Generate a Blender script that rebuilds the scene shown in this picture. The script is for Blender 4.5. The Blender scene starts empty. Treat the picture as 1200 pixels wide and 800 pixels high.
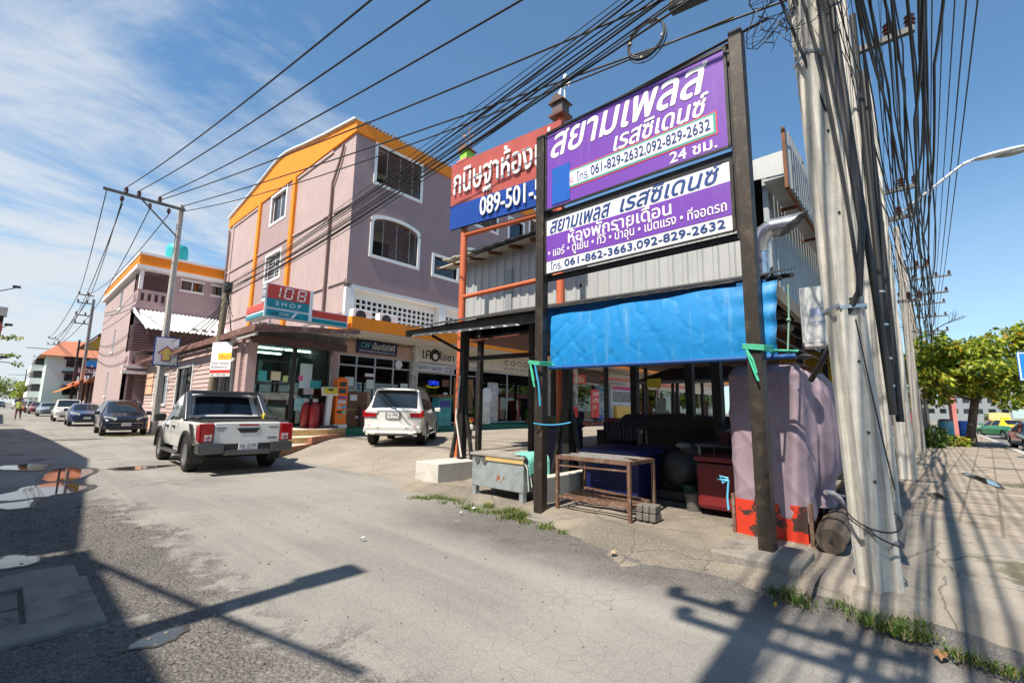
import bpy, bmesh, math, random
from math import pi, sin, cos, tan, radians, sqrt, atan2
from mathutils import Vector, Matrix, Quaternion
from mathutils.geometry import tessellate_polygon, interpolate_bezier
rnd = random.Random(7)
S = bpy.context.scene
COL = S.collection
# ------------------------------------------------------------------ camera
H = 1.5
FPX = 537.4
YAW, PIT, ROL = radians(42.35), radians(8.358), radians(0.886)
_f = Vector((cos(YAW)*cos(PIT), sin(YAW)*cos(PIT), sin(PIT)))
_r0 = Vector((sin(YAW), -cos(YAW), 0)); _u0 = _r0.cross(_f)
_r = cos(ROL)*_r0 + sin(ROL)*_u0; _u = -sin(ROL)*_r0 + cos(ROL)*_u0
cam_d = bpy.data.cameras.new("camera"); cam = bpy.data.objects.new("camera", cam_d); COL.objects.link(cam)
cam_d.lens = FPX*36/1200; cam_d.sensor_width = 36; cam_d.sensor_fit = 'HORIZONTAL'
cam_d.clip_start = 0.05; cam_d.clip_end = 2000
M = Matrix((( _r.x, _u.x, -_f.x, 0), (_r.y, _u.y, -_f.y, 0), (_r.z, _u.z, -_f.z, H), (0, 0, 0, 1)))
cam.matrix_world = M
S.camera = cam
# ------------------------------------------------------------------ light
EL = radians(56.5); AZ = radians(4)          # direction the light travels, seen from above
SUND = Vector((cos(EL)*cos(AZ), cos(EL)*sin(AZ), -sin(EL)))
sl = bpy.data.lights.new("sun", 'SUN'); so = bpy.data.objects.new("sun", sl); COL.objects.link(so)
sl.energy = 5.0; sl.angle = radians(0.53); sl.color = (1.0, 0.91, 0.78)
so.rotation_euler = SUND.to_track_quat('-Z', 'Y').to_euler(); so.location = (-20, 0, 40)
W = bpy.data.worlds.new("World"); S.world = W; W.use_nodes = True
nt = W.node_tree; nt.nodes.clear()
def wn(t, **k):
    n = nt.nodes.new(t)
    for a, b in k.items(): setattr(n, a, b)
    return n
L = nt.links.new
sky = wn('ShaderNodeTexSky', sky_type='NISHITA'); sky.sun_disc = False
sky.sun_elevation = EL; sky.sun_rotation = radians(266); sky.altitude = 0
sky.air_density = 1.0; sky.dust_density = 0.35; sky.ozone_density = 2.2
tc = wn('ShaderNodeTexCoord'); sep = wn('ShaderNodeSeparateXYZ'); L(tc.outputs['Generated'], sep.inputs[0])
def mth(op, a, b=None, c=None, clamp=False):
    n = wn('ShaderNodeMath', operation=op); n.use_clamp = clamp
    for i, v in enumerate((a, b, c)):
        if v is None: continue
        if isinstance(v, (int, float)): n.inputs[i].default_value = v
        else: L(v, n.inputs[i])
    return n.outputs[0]
zz = mth('ADD', mth('MAXIMUM', sep.outputs[2], 0.0), 0.12)
cx = mth('DIVIDE', sep.outputs[0], zz); cy = mth('DIVIDE', sep.outputs[1], zz)
cmb = wn('ShaderNodeCombineXYZ'); L(mth('MULTIPLY', cx, 0.55), cmb.inputs[0]); L(cy, cmb.inputs[1])
rot = wn('ShaderNodeVectorRotate', rotation_type='Z_AXIS'); rot.inputs['Angle'].default_value = radians(25); L(cmb.outputs[0], rot.inputs['Vector'])
def noise(vec, scale, det, rough, dist):
    n = wn('ShaderNodeTexNoise'); n.inputs['Scale'].default_value = scale; n.inputs['Detail'].default_value = det
    n.inputs['Roughness'].default_value = rough; n.inputs['Distortion'].default_value = dist; L(vec, n.inputs['Vector']); return n.outputs[0]
n1 = noise(rot.outputs[0], 0.9, 8, 0.62, 1.2); n2 = noise(rot.outputs[0], 3.2, 8, 0.65, 0.8)
cl = mth('ADD', mth('MULTIPLY', n1, 0.75), mth('MULTIPLY', n2, 0.35))
def sstep(v, a, b):
    n = wn('ShaderNodeMapRange', interpolation_type='SMOOTHSTEP'); L(v, n.inputs[0])
    n.inputs[1].default_value = a; n.inputs[2].default_value = b; return n.outputs[0]
# veil of cirrus over the side street, thin streaks elsewhere
dotl = mth('ADD', mth('MULTIPLY', sep.outputs[0], -0.62), mth('MULTIPLY', sep.outputs[1], 0.78))
side = sstep(dotl, 0.12, 0.92)
low = mth('SUBTRACT', 1.0, sstep(sep.outputs[2], 0.02, 0.42))
thr = mth('ADD', mth('MULTIPLY', side, 0.31), mth('MULTIPLY', low, 0.10))
amt = mth('MULTIPLY', sstep(mth('ADD', cl, thr), 0.62, 0.92), 0.93)
amt = mth('MAXIMUM', amt, mth('ADD', mth('MULTIPLY', mth('SUBTRACT', 1.0, sstep(sep.outputs[2], -0.02, 0.5)), 0.42), mth('MULTIPLY', n1, 0.10)))
cc = wn('ShaderNodeRGB'); cc.outputs[0].default_value = (6.6, 7.0, 7.4, 1)
tint = wn('ShaderNodeMix', data_type='RGBA', blend_type='MULTIPLY'); tint.inputs[0].default_value = 1
L(sky.outputs[0], tint.inputs[6]); tint.inputs[7].default_value = (0.90, 1.40, 1.55, 1)
mx = wn('ShaderNodeMix', data_type='RGBA'); L(amt, mx.inputs[0]); L(tint.outputs[2], mx.inputs[6]); L(cc.outputs[0], mx.inputs[7])
bg = wn('ShaderNodeBackground'); bg.inputs[1].default_value = 0.07; L(mx.outputs[2], bg.inputs[0])
wo = wn('ShaderNodeOutputWorld'); L(bg.outputs[0], wo.inputs[0])
vs = S.view_settings; vs.view_transform = 'Standard'; vs.look = 'None'; vs.exposure = 0.75; vs.gamma = 1; vs.use_curve_mapping = False
try:
    S.cycles.max_bounces = 6; S.cycles.transparent_max_bounces = 12; S.cycles.sample_clamp_indirect = 6
    S.cycles.use_denoising = True
except Exception: pass
# ------------------------------------------------------------------ picture to place
O = Vector((0, 0, H))
def ray(x, y): return _r*((x-600)/FPX) + _u*((400-y)/FPX) + _f
def G(x, y, z=0.0):
    d = ray(x, y); return O + d*((z-H)/d.z)
def AX(x, y, X): d = ray(x, y); return O + d*(X/d.x)
def AY(x, y, Y): d = ray(x, y); return O + d*(Y/d.y)
V = Vector
# ------------------------------------------------------------------ materials
MATS = {}
def mat(name, col, rough=0.6, metal=0.0, var=0.12, scale=2.0, bump=0.0, bscale=40.0, dirt=None, dscale=1.5, damt=0.5, spec=0.5, coat=0.0, streak=False, trans=0.0):
    if name in MATS: return MATS[name]
    m = bpy.data.materials.new(name); m.use_nodes = True; t = m.node_tree; b = t.nodes['Principled BSDF']
    b.inputs['Roughness'].default_value = rough; b.inputs['Metallic'].default_value = metal
    b.inputs['Specular IOR Level'].default_value = spec; b.inputs['Coat Weight'].default_value = coat
    b.inputs['Coat Roughness'].default_value = 0.06
    tcn = t.nodes.new('ShaderNodeTexCoord'); src = tcn.outputs['Object']
    if streak:
        mp = t.nodes.new('ShaderNodeMapping'); mp.inputs['Scale'].default_value = (6, 6, 0.35); t.links.new(src, mp.inputs[0]); ssrc = mp.outputs[0]
    else: ssrc = src
    n = t.nodes.new('ShaderNodeTexNoise'); n.inputs['Scale'].default_value = scale; n.inputs['Detail'].default_value = 8; n.inputs['Roughness'].default_value = 0.65
    t.links.new(src, n.inputs['Vector'])
    mr = t.nodes.new('ShaderNodeMapRange'); t.links.new(n.outputs[0], mr.inputs[0])
    mr.inputs[1].default_value = 0.3; mr.inputs[2].default_value = 0.7; mr.inputs[3].default_value = 1-var; mr.inputs[4].default_value = 1+var
    mul = t.nodes.new('ShaderNodeMix'); mul.data_type = 'RGBA'; mul.blend_type = 'MULTIPLY'; mul.inputs[0].default_value = 1
    mul.inputs[6].default_value = (*col, 1); t.links.new(mr.outputs[0], mul.inputs[7])
    out = mul.outputs[2]
    if dirt is not None:
        n2 = t.nodes.new('ShaderNodeTexNoise'); n2.inputs['Scale'].default_value = dscale; n2.inputs['Detail'].default_value = 10; n2.inputs['Roughness'].default_value = 0.72
        t.links.new(ssrc, n2.inputs['Vector'])
        r2 = t.nodes.new('ShaderNodeMapRange'); t.links.new(n2.outputs[0], r2.inputs[0]); r2.inputs[1].default_value = 0.66-0.3*damt; r2.inputs[2].default_value = 0.80-0.2*damt
        mx2 = t.nodes.new('ShaderNodeMix'); mx2.data_type = 'RGBA'; t.links.new(r2.outputs[0], mx2.inputs[0]); t.links.new(out, mx2.inputs[6]); mx2.inputs[7].default_value = (*dirt, 1)
        out = mx2.outputs[2]
    t.links.new(out, b.inputs['Base Color'])
    if bump:
        n3 = t.nodes.new('ShaderNodeTexNoise'); n3.inputs['Scale'].default_value = bscale; n3.inputs['Detail'].default_value = 5
        t.links.new(src, n3.inputs['Vector']); bp = t.nodes.new('ShaderNodeBump'); bp.inputs['Strength'].default_value = bump; bp.inputs['Distance'].default_value = 0.02
        t.links.new(n3.outputs[0], bp.inputs['Height']); t.links.new(bp.outputs[0], b.inputs['Normal'])
    MATS[name] = m; return m
def glass(name, tint=(0.05, 0.07, 0.07), clear=0.5, rough=0.02):
    """thin pane: part see-through, part mirror"""
    if name in MATS: return MATS[name]
    m = bpy.data.materials.new(name); m.use_nodes = True; t = m.node_tree; t.nodes.clear()
    o = t.nodes.new('ShaderNodeOutputMaterial'); tr = t.nodes.new('ShaderNodeBsdfTransparent'); tr.inputs[0].default_value = (*[clear*(0.6+c*2) for c in tint], 1)
    gl = t.nodes.new('ShaderNodeBsdfGlossy'); gl.inputs['Roughness'].default_value = rough; gl.inputs[0].default_value = (0.95, 0.97, 1, 1)
    fr = t.nodes.new('ShaderNodeFresnel'); fr.inputs[0].default_value = 1.6
    mr = t.nodes.new('ShaderNodeMath'); mr.operation = 'MULTIPLY_ADD'; mr.inputs[1].default_value = 1.2; mr.inputs[2].default_value = 0.02; mr.use_clamp = True
    mx_ = t.nodes.new('ShaderNodeMixShader'); t.links.new(fr.outputs[0], mr.inputs[0]); t.links.new(mr.outputs[0], mx_.inputs[0]); t.links.new(tr.outputs[0], mx_.inputs[1]); t.links.new(gl.outputs[0], mx_.inputs[2])
    t.links.new(mx_.outputs[0], o.inputs[0]); MATS[name] = m; return m
def emis(name, col, s):
    m = mat(name, col, 0.4); b = m.node_tree.nodes['Principled BSDF']; b.inputs['Emission Color'].default_value = (*col, 1); b.inputs['Emission Strength'].default_value = s; return m
# ------------------------------------------------------------------ mesh builder
class MB:
    def __init__(s): s.v = []; s.f = []; s.mi = []; s.cur = 0; s.blocks = []
    def add(s, vs_, fs_):
        o = len(s.v); s.blocks.append((vs_, fs_)); s.v += [tuple(x) for x in vs_]; s.f += [tuple(i+o for i in f) for f in fs_]; s.mi += [s.cur]*len(fs_); return s
    def box(s, a, b, R=None, c=None):
        """box from corner a to corner b, optionally turned by R about c"""
        x0, y0, z0 = a; x1, y1, z1 = b
        P_ = [V((x, y, z)) for z in (z0, z1) for y in (y0, y1) for x in (x0, x1)]
        if R is not None:
            c = V(c) if c is not None else (V(a)+V(b))/2
            P_ = [c + R @ (p-c) for p in P_]
        return s.add(P_, [(0, 2, 3, 1), (4, 5, 7, 6), (0, 1, 5, 4), (2, 6, 7, 3), (0, 4, 6, 2), (1, 3, 7, 5)])
    def cb(s, c, d, R=None):
        c = V(c); d = V(d)/2; return s.box(c-d, c+d, R, c)
    def bar(s, p, q, w, h, up=(0, 0, 1)):
        p = V(p); q = V(q); d = (q-p).normalized(); up = V(up)
        if abs(d.dot(up)) > 0.98: up = V((1, 0, 0))
        x = d.cross(up).normalized(); y = x.cross(d)
        P_ = [e + x*(sx*w/2) + y*(sy*h/2) for e in (p, q) for sx, sy in ((-1, -1), (1, -1), (1, 1), (-1, 1))]
        return s.add(P_, [(3, 2, 1, 0), (4, 5, 6, 7), (0, 1, 5, 4), (1, 2, 6, 5), (2, 3, 7, 6), (3, 0, 4, 7)])
    def tube(s, pts, r, n=8, cap=True):
        pts = [V(p) for p in pts]; k = len(pts); rs = r if isinstance(r, (list, tuple)) else [r]*k
        vs_ = []; fs_ = []; x = None
        for i, p in enumerate(pts):
            d = (pts[min(i+1, k-1)] - pts[max(i-1, 0)])
            d = d.normalized() if d.length > 1e-9 else V((0, 0, 1))
            if x is None:
                a = V((0, 0, 1)) if abs(d.z) < 0.95 else V((1, 0, 0)); x = d.cross(a).normalized()
            else:
                x = x - d*x.dot(d); x = x.normalized() if x.length > 1e-6 else d.orthogonal().normalized()
            y = d.cross(x)
            vs_ += [p + (x*cos(2*pi*j/n) + y*sin(2*pi*j/n))*rs[i] for j in range(n)]
        for i in range(k-1):
            fs_ += [(i*n+j, i*n+(j+1) % n, (i+1)*n+(j+1) % n, (i+1)*n+j) for j in range(n)]
        if cap: fs_ += [tuple(range(n-1, -1, -1)), tuple((k-1)*n+j for j in range(n))]
        return s.add(vs_, fs_)
    def cyl(s, p, q, r, r2=None, n=16): return s.tube([p, q], [r, r if r2 is None else r2], n)
    def prism(s, poly, d):
        """polygon (3-D points) swept along d"""
        k = len(poly); d = V(d); A = [V(p) for p in poly]; B = [p+d for p in A]
        return s.add(A+B, [tuple(range(k-1, -1, -1)), tuple(range(k, 2*k))] + [(i, (i+1) % k, k+(i+1) % k, k+i) for i in range(k)])
    def lathe(s, prof, o, ax, n=20):
        """profile [(radius, height)] spun about axis ax through o"""
        o = V(o); ax = V(ax).normalized(); x = ax.orthogonal().normalized(); y = ax.cross(x); k = len(prof)
        vs_ = [o + ax*h + (x*cos(2*pi*j/n)+y*sin(2*pi*j/n))*r for r, h in prof for j in range(n)]
        fs_ = [(i*n+j, i*n+(j+1) % n, (i+1)*n+(j+1) % n, (i+1)*n+j) for i in range(k-1) for j in range(n)]
        if prof[0][0] > 1e-5: fs_.append(tuple(range(n-1, -1, -1)))
        if prof[-1][0] > 1e-5: fs_.append(tuple((k-1)*n+j for j in range(n)))
        return s.add(vs_, fs_)
    def quad(s, *p): return s.add(p, [tuple(range(len(p)))])
    def grid(s, nx, ny, fn):
        vs_ = [fn(i/nx, j/ny) for j in range(ny+1) for i in range(nx+1)]
        return s.add(vs_, [(j*(nx+1)+i, j*(nx+1)+i+1, (j+1)*(nx+1)+i+1, (j+1)*(nx+1)+i) for j in range(ny) for i in range(nx)])
    def ball(s, c, r, n=10, sq=(1, 1, 1)):
        c = V(c); vs_ = []; fs_ = []
        for i in range(n+1):
            t = pi*i/n
            for j in range(2*n):
                a = pi*j/n; vs_.append(c+V((r*sq[0]*sin(t)*cos(a), r*sq[1]*sin(t)*sin(a), r*sq[2]*cos(t))))
        for i in range(n):
            for j in range(2*n):
                fs_.append((i*2*n+j, (i+1)*2*n+j, (i+1)*2*n+(j+1) % (2*n), i*2*n+(j+1) % (2*n)))
        return s.add(vs_, fs_)
    def each(s, name, m, parent=None, **k):
        for v, f in s.blocks:
            q = MB(); q.add(v, f); q.build(name, m, parent, **k)
    def build(s, name, m, parent=None, world=True, smooth=None, bevel=0, label=None):
        me = bpy.data.meshes.new(name); vv = s.v
        if parent is not None and world:
            inv = wmat(parent).inverted(); vv = [tuple(inv @ V(p)) for p in vv]
        me.from_pydata(vv, [], s.f)
        for mm in (m if isinstance(m, (list, tuple)) else [m]): me.materials.append(mm)
        if isinstance(m, (list, tuple)): me.polygons.foreach_set('material_index', s.mi)
        me.validate(); 
        bm = bmesh.new(); bm.from_mesh(me); bmesh.ops.remove_doubles(bm, verts=bm.verts, dist=1e-5) if smooth else None
        bm.to_mesh(me); bm.free(); me.update()
        if smooth:
            me.polygons.foreach_set('use_smooth', [True]*len(me.polygons)); me.set_sharp_from_angle(angle=radians(smooth))
        o = bpy.data.objects.new(name, me); COL.objects.link(o)
        if parent is not None: o.parent = parent
        if bevel:
            bv = o.modifiers.new('bevel', 'BEVEL'); bv.width = bevel; bv.segments = 2; bv.limit_method = 'ANGLE'; bv.angle_limit = radians(40)
        if label: o['label'] = label
        return o
def wmat(o):
    m = Matrix.LocRotScale(o.location, o.rotation_euler, o.scale)
    return wmat(o.parent) @ m if o.parent else m
def tag(o, label, cat, group=None):
    o['label'] = label; o['category'] = cat
    if group: o['group'] = group
    return o
def thing(name, label, cat, loc=(0, 0, 0), rz=0.0, group=None):
    o = bpy.data.objects.new(name, None); COL.objects.link(o); o.location = loc; o.rotation_euler = (0, 0, rz); o.empty_display_size = 0.2
    return tag(o, label, cat, group)
def struct(o, kind='structure'): o['kind'] = kind; return o
def copy_tree(o, parent=None):
    c = o.copy(); COL.objects.link(c)
    if parent is not None: c.parent = parent
    for ch in list(o.children): copy_tree(ch, c)
    return c
def text_mesh(body, bold=0.0, shear=0.0, ext=0.02, spacing=1.0):
    """letters as flat (or thick) mesh; every contour group is filled on its own, so overlapping strokes stay solid"""
    cu = bpy.data.curves.new('t', 'FONT'); cu.body = body; cu.size = 1; cu.shear = shear; cu.space_character = spacing
    ob = bpy.data.objects.new('t', cu); COL.objects.link(ob)
    dg = bpy.context.evaluated_depsgraph_get(); dg.update(); c2 = ob.evaluated_get(dg).to_curve(dg)
    polys = []
    for sp in c2.splines:
        bp = sp.bezier_points; n = len(bp); P_ = []
        for k in range(n):
            a, c = bp[k], bp[(k+1) % n]
            straight = (a.handle_right-a.co).length < 1e-5 and (c.handle_left-c.co).length < 1e-5
            P_ += [V((q.x, q.y)) for q in interpolate_bezier(a.co, a.handle_right, c.handle_left, c.co, 2 if straight else 6)[:-1]]
        Q = [p for k, p in enumerate(P_) if (p-P_[k-1]).length > 1e-5]
        if len(Q) > 2: polys.append((Q, sum(Q[k-1].x*p.y-p.x*Q[k-1].y for k, p in enumerate(Q))/2))
    bpy.data.objects.remove(ob); bpy.data.curves.remove(cu)
    def inside(p, Q):
        w = False
        for k, q in enumerate(Q):
            o = Q[k-1]
            if (q.y > p.y) != (o.y > p.y) and p.x < (o.x-q.x)*(p.y-q.y)/(o.y-q.y)+q.x: w = not w
        return w
    own = {}
    for k, h in enumerate(polys):                     # a contour inside one of the opposite turn is its hole
        c = [m for m, g in enumerate(polys) if m != k and g[1]*h[1] < 0 and abs(g[1]) > abs(h[1]) and inside(h[0][0], g[0])]
        own[k] = min(c, key=lambda m: abs(polys[m][1])) if c else None
    groups = [[polys[k]]+[polys[m] for m in own if own[m] == k] for k in own if own[k] is None]
    v = []; f = []
    offs = [(0, 0)]+([(bold*q_, 0) for q_ in (-.7, .7, -.35, .35)]+[(0, bold*.5), (0, -bold*.5)] if bold else [])
    for gi, (g, of) in enumerate([(g, of) for of in offs for g in groups]):
        rings = [[p+V(of) for p in q[0]] for q in g]; z = ext+gi*9e-5; base = len(v); flat = [V((p.x, p.y, 0)) for r in rings for p in r]
        v += [(p.x, p.y, z) for p in flat]
        for tri in tessellate_polygon([[V((p.x, p.y, 0)) for p in r] for r in rings]):
            a, b, c = (flat[t] for t in tri); ok = (b-a).cross(c-a).z
            if abs(ok) > 1e-12: f.append(tuple(base+t for t in (tri if ok > 0 else tri[::-1])))
        if ext:
            off = 0
            for r in rings:
                n = len(r); b0 = len(v); v += [(p.x, p.y, 0) for p in r]
                f += [(base+off+k, base+off+(k+1) % n, b0+(k+1) % n, b0+k) for k in range(n)]; off += n
    me = bpy.data.meshes.new('lettering'); me.from_pydata(v, [], f); me.update(); return me
class Panel:
    """a flat rectangle in the world: o lower-left corner, u to the right, v up (as seen from its front)"""
    def __init__(s, o, u, v): s.o = V(o); s.u = V(u); s.v = V(v); s.n = s.u.cross(s.v).normalized()
    def at(s, a, b, d=0.0): return s.o + s.u*a + s.v*b + s.n*d
    def rect(s, mb, a0, b0, a1, b1, d0, d1):
        c = [s.at(a, b, d0) for a, b in ((a0, b0), (a1, b0), (a1, b1), (a0, b1))]
        return mb.prism(c, s.n*(d1-d0))
    def poly(s, mb, pts, d0, d1): return mb.prism([s.at(a, b, d0) for a, b in pts], s.n*(d1-d0))
    def text(s, body, a0, b0, a1, b1, m, parent, name='lettering', bold=0.0, shear=0.0, d=0.004, keep=False, th=0.003):
        """writing stretched to fill the box (a0,b0)-(a1,b1), fractions of the panel"""
        me = text_mesh(body, bold, shear, .02 if th > .01 else 0.0)
        if not me.vertices: return None
        xs = [v.co.x for v in me.vertices]; ys = [v.co.y for v in me.vertices]
        x0, x1, y0, y1 = min(xs), max(xs), min(ys), max(ys)
        sx = (a1-a0)/(x1-x0); sy = (b1-b0)/(y1-y0)
        inv = wmat(parent).inverted()
        for v in me.vertices:
            z = d + (th+(v.co.z-.02)*.25 if v.co.z > .019 else v.co.z*.25)
            v.co = inv @ s.at(a0+(v.co.x-x0)*sx, b0+(v.co.y-y0)*sy, z)
        me.materials.append(m); me.update()
        o = bpy.data.objects.new(name, me); COL.objects.link(o); o.parent = parent; return o
def sag(p, q, s, n=14):
    p = V(p); q = V(q); return [p.lerp(q, i/n) - V((0, 0, s*4*(i/n)*(1-i/n))) for i in range(n+1)]
def wallgrid(mb, o, u, v, n, W_, H_, holes, th):
    """wall W_ x H_ with rectangular holes [(u0,v0,u1,v1)], front at o, thickness th backwards"""
    o = V(o); u = V(u); v = V(v); n = V(n)
    us = sorted({0, W_, *[h[0] for h in holes], *[h[2] for h in holes]}); vs2 = sorted({0, H_, *[h[1] for h in holes], *[h[3] for h in holes]})
    us = [x for x in us if 0 <= x <= W_]; vs2 = [x for x in vs2 if 0 <= x <= H_]
    nx, ny = len(us)-1, len(vs2)-1
    def solid(i, j):
        if i < 0 or j < 0 or i >= nx or j >= ny: return False
        a = (us[i]+us[i+1])/2; b = (vs2[j]+vs2[j+1])/2
        return not any(h[0] < a < h[2] and h[1] < b < h[3] for h in holes)
    P_ = lambda i, j, k: o+u*us[i]+v*vs2[j]-n*(th*k)
    for i in range(nx):
        for j in range(ny):
            if not solid(i, j): continue
            mb.quad(P_(i, j, 0), P_(i+1, j, 0), P_(i+1, j+1, 0), P_(i, j+1, 0))
            mb.quad(P_(i, j, 1), P_(i, j+1, 1), P_(i+1, j+1, 1), P_(i+1, j, 1))
            if not solid(i-1, j): mb.quad(P_(i, j, 0), P_(i, j+1, 0), P_(i, j+1, 1), P_(i, j, 1))
            if not solid(i+1, j): mb.quad(P_(i+1, j, 0), P_(i+1, j, 1), P_(i+1, j+1, 1), P_(i+1, j+1, 0))
            if not solid(i, j-1): mb.quad(P_(i, j, 0), P_(i, j, 1), P_(i+1, j, 1), P_(i+1, j, 0))
            if not solid(i, j+1): mb.quad(P_(i, j+1, 0), P_(i+1, j+1, 0), P_(i+1, j+1, 1), P_(i, j+1, 1))
    return mb
def hn(x, y, s=1.0, o=0):
    """cheap smooth value noise"""
    x = x*s+o*17.3; y = y*s+o*5.1
    def h(i, j): 
        q = sin(i*127.1+j*311.7+o*13.7)*43758.5453; return q-math.floor(q)
    i, j = math.floor(x), math.floor(y); fx, fy = x-i, y-j; fx = fx*fx*(3-2*fx); fy = fy*fy*(3-2*fy)
    return (h(i, j)*(1-fx)+h(i+1, j)*fx)*(1-fy)+(h(i, j+1)*(1-fx)+h(i+1, j+1)*fx)*fy
def fbm(x, y, s=1.0, o=0): return 0.5*hn(x, y, s, o)+0.3*hn(x, y, s*2.1, o+1)+0.2*hn(x, y, s*4.3, o+2)
def ss(x, a, b):
    t = max(0, min(1, (x-a)/(b-a))); return t*t*(3-2*t)
# ------------------------------------------------------------------ ground materials
class ND:
    def __init__(s, name):
        s.m = bpy.data.materials.new(name); s.m.use_nodes = True; s.t = s.m.node_tree; s.b = s.t.nodes['Principled BSDF']
        s.tc = s.t.nodes.new('ShaderNodeTexCoord').outputs['Object']; sp = s.t.nodes.new('ShaderNodeSeparateXYZ'); s.t.links.new(s.tc, sp.inputs[0])
        s.X, s.Y, s.Z = sp.outputs
    def put(s, v, inp):
        if isinstance(v, (int, float)): inp.default_value = v
        elif isinstance(v, (tuple, list)): inp.default_value = (*v, 1) if len(v) == 3 and len(inp.default_value) == 4 else v
        else: s.t.links.new(v, inp)
    def mt(s, op, a, b=0.0, clamp=False):
        n = s.t.nodes.new('ShaderNodeMath'); n.operation = op; n.use_clamp = clamp; s.put(a, n.inputs[0]); s.put(b, n.inputs[1]); return n.outputs[0]
    def sm(s, v, a, b, c=0.0, d=1.0):
        n = s.t.nodes.new('ShaderNodeMapRange'); n.interpolation_type = 'SMOOTHSTEP'; s.put(v, n.inputs[0])
        for i, q in enumerate((a, b, c, d)): n.inputs[i+1].default_value = q
        return n.outputs[0]
    def map(s, sc, rot=0.0):
        n = s.t.nodes.new('ShaderNodeMapping'); n.inputs['Scale'].default_value = sc; n.inputs['Rotation'].default_value = (0, 0, rot); s.t.links.new(s.tc, n.inputs[0]); return n.outputs[0]
    def nz(s, scale, det=6, rough=0.6, dist=0.0, vec=None):
        n = s.t.nodes.new('ShaderNodeTexNoise'); n.inputs['Scale'].default_value = scale; n.inputs['Detail'].default_value = det; n.inputs['Roughness'].default_value = rough; n.inputs['Distortion'].default_value = dist
        s.t.links.new(vec if vec is not None else s.tc, n.inputs['Vector']); return n.outputs[0]
    def vor(s, scale, feat='F1', vec=None, out=0, rand=1.0):
        n = s.t.nodes.new('ShaderNodeTexVoronoi'); n.feature = feat; n.inputs['Scale'].default_value = scale; n.inputs['Randomness'].default_value = rand
        s.t.links.new(vec if vec is not None else s.tc, n.inputs['Vector']); return n.outputs[out]
    def warp(s, amt, scale):
        n = s.t.nodes.new('ShaderNodeTexNoise'); n.inputs['Scale'].default_value = scale; n.inputs['Detail'].default_value = 4; s.t.links.new(s.tc, n.inputs['Vector'])
        a = s.t.nodes.new('ShaderNodeVectorMath'); a.operation = 'SCALE'; a.inputs[3].default_value = amt; s.t.links.new(n.outputs[1], a.inputs[0])
        b = s.t.nodes.new('ShaderNodeVectorMath'); s.t.links.new(a.outputs[0], b.inputs[0]); s.t.links.new(s.tc, b.inputs[1]); return b.outputs[0]
    def mix(s, f, a, b, mode='MIX'):
        n = s.t.nodes.new('ShaderNodeMix'); n.data_type = 'RGBA'; n.blend_type = mode; s.put(f, n.inputs[0]); s.put(a, n.inputs[6]); s.put(b, n.inputs[7]); return n.outputs[2]
    def done(s, col, rough, height=None, strength=0.4, dist=0.02):
        s.put(col, s.b.inputs['Base Color']); s.put(rough, s.b.inputs['Roughness'])
        if height is not None:
            bp = s.t.nodes.new('ShaderNodeBump'); bp.inputs['Strength'].default_value = strength; bp.inputs['Distance'].default_value = dist; s.put(height, bp.inputs['Height']); s.t.links.new(bp.outputs[0], s.b.inputs['Normal'])
        return s.m
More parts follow.
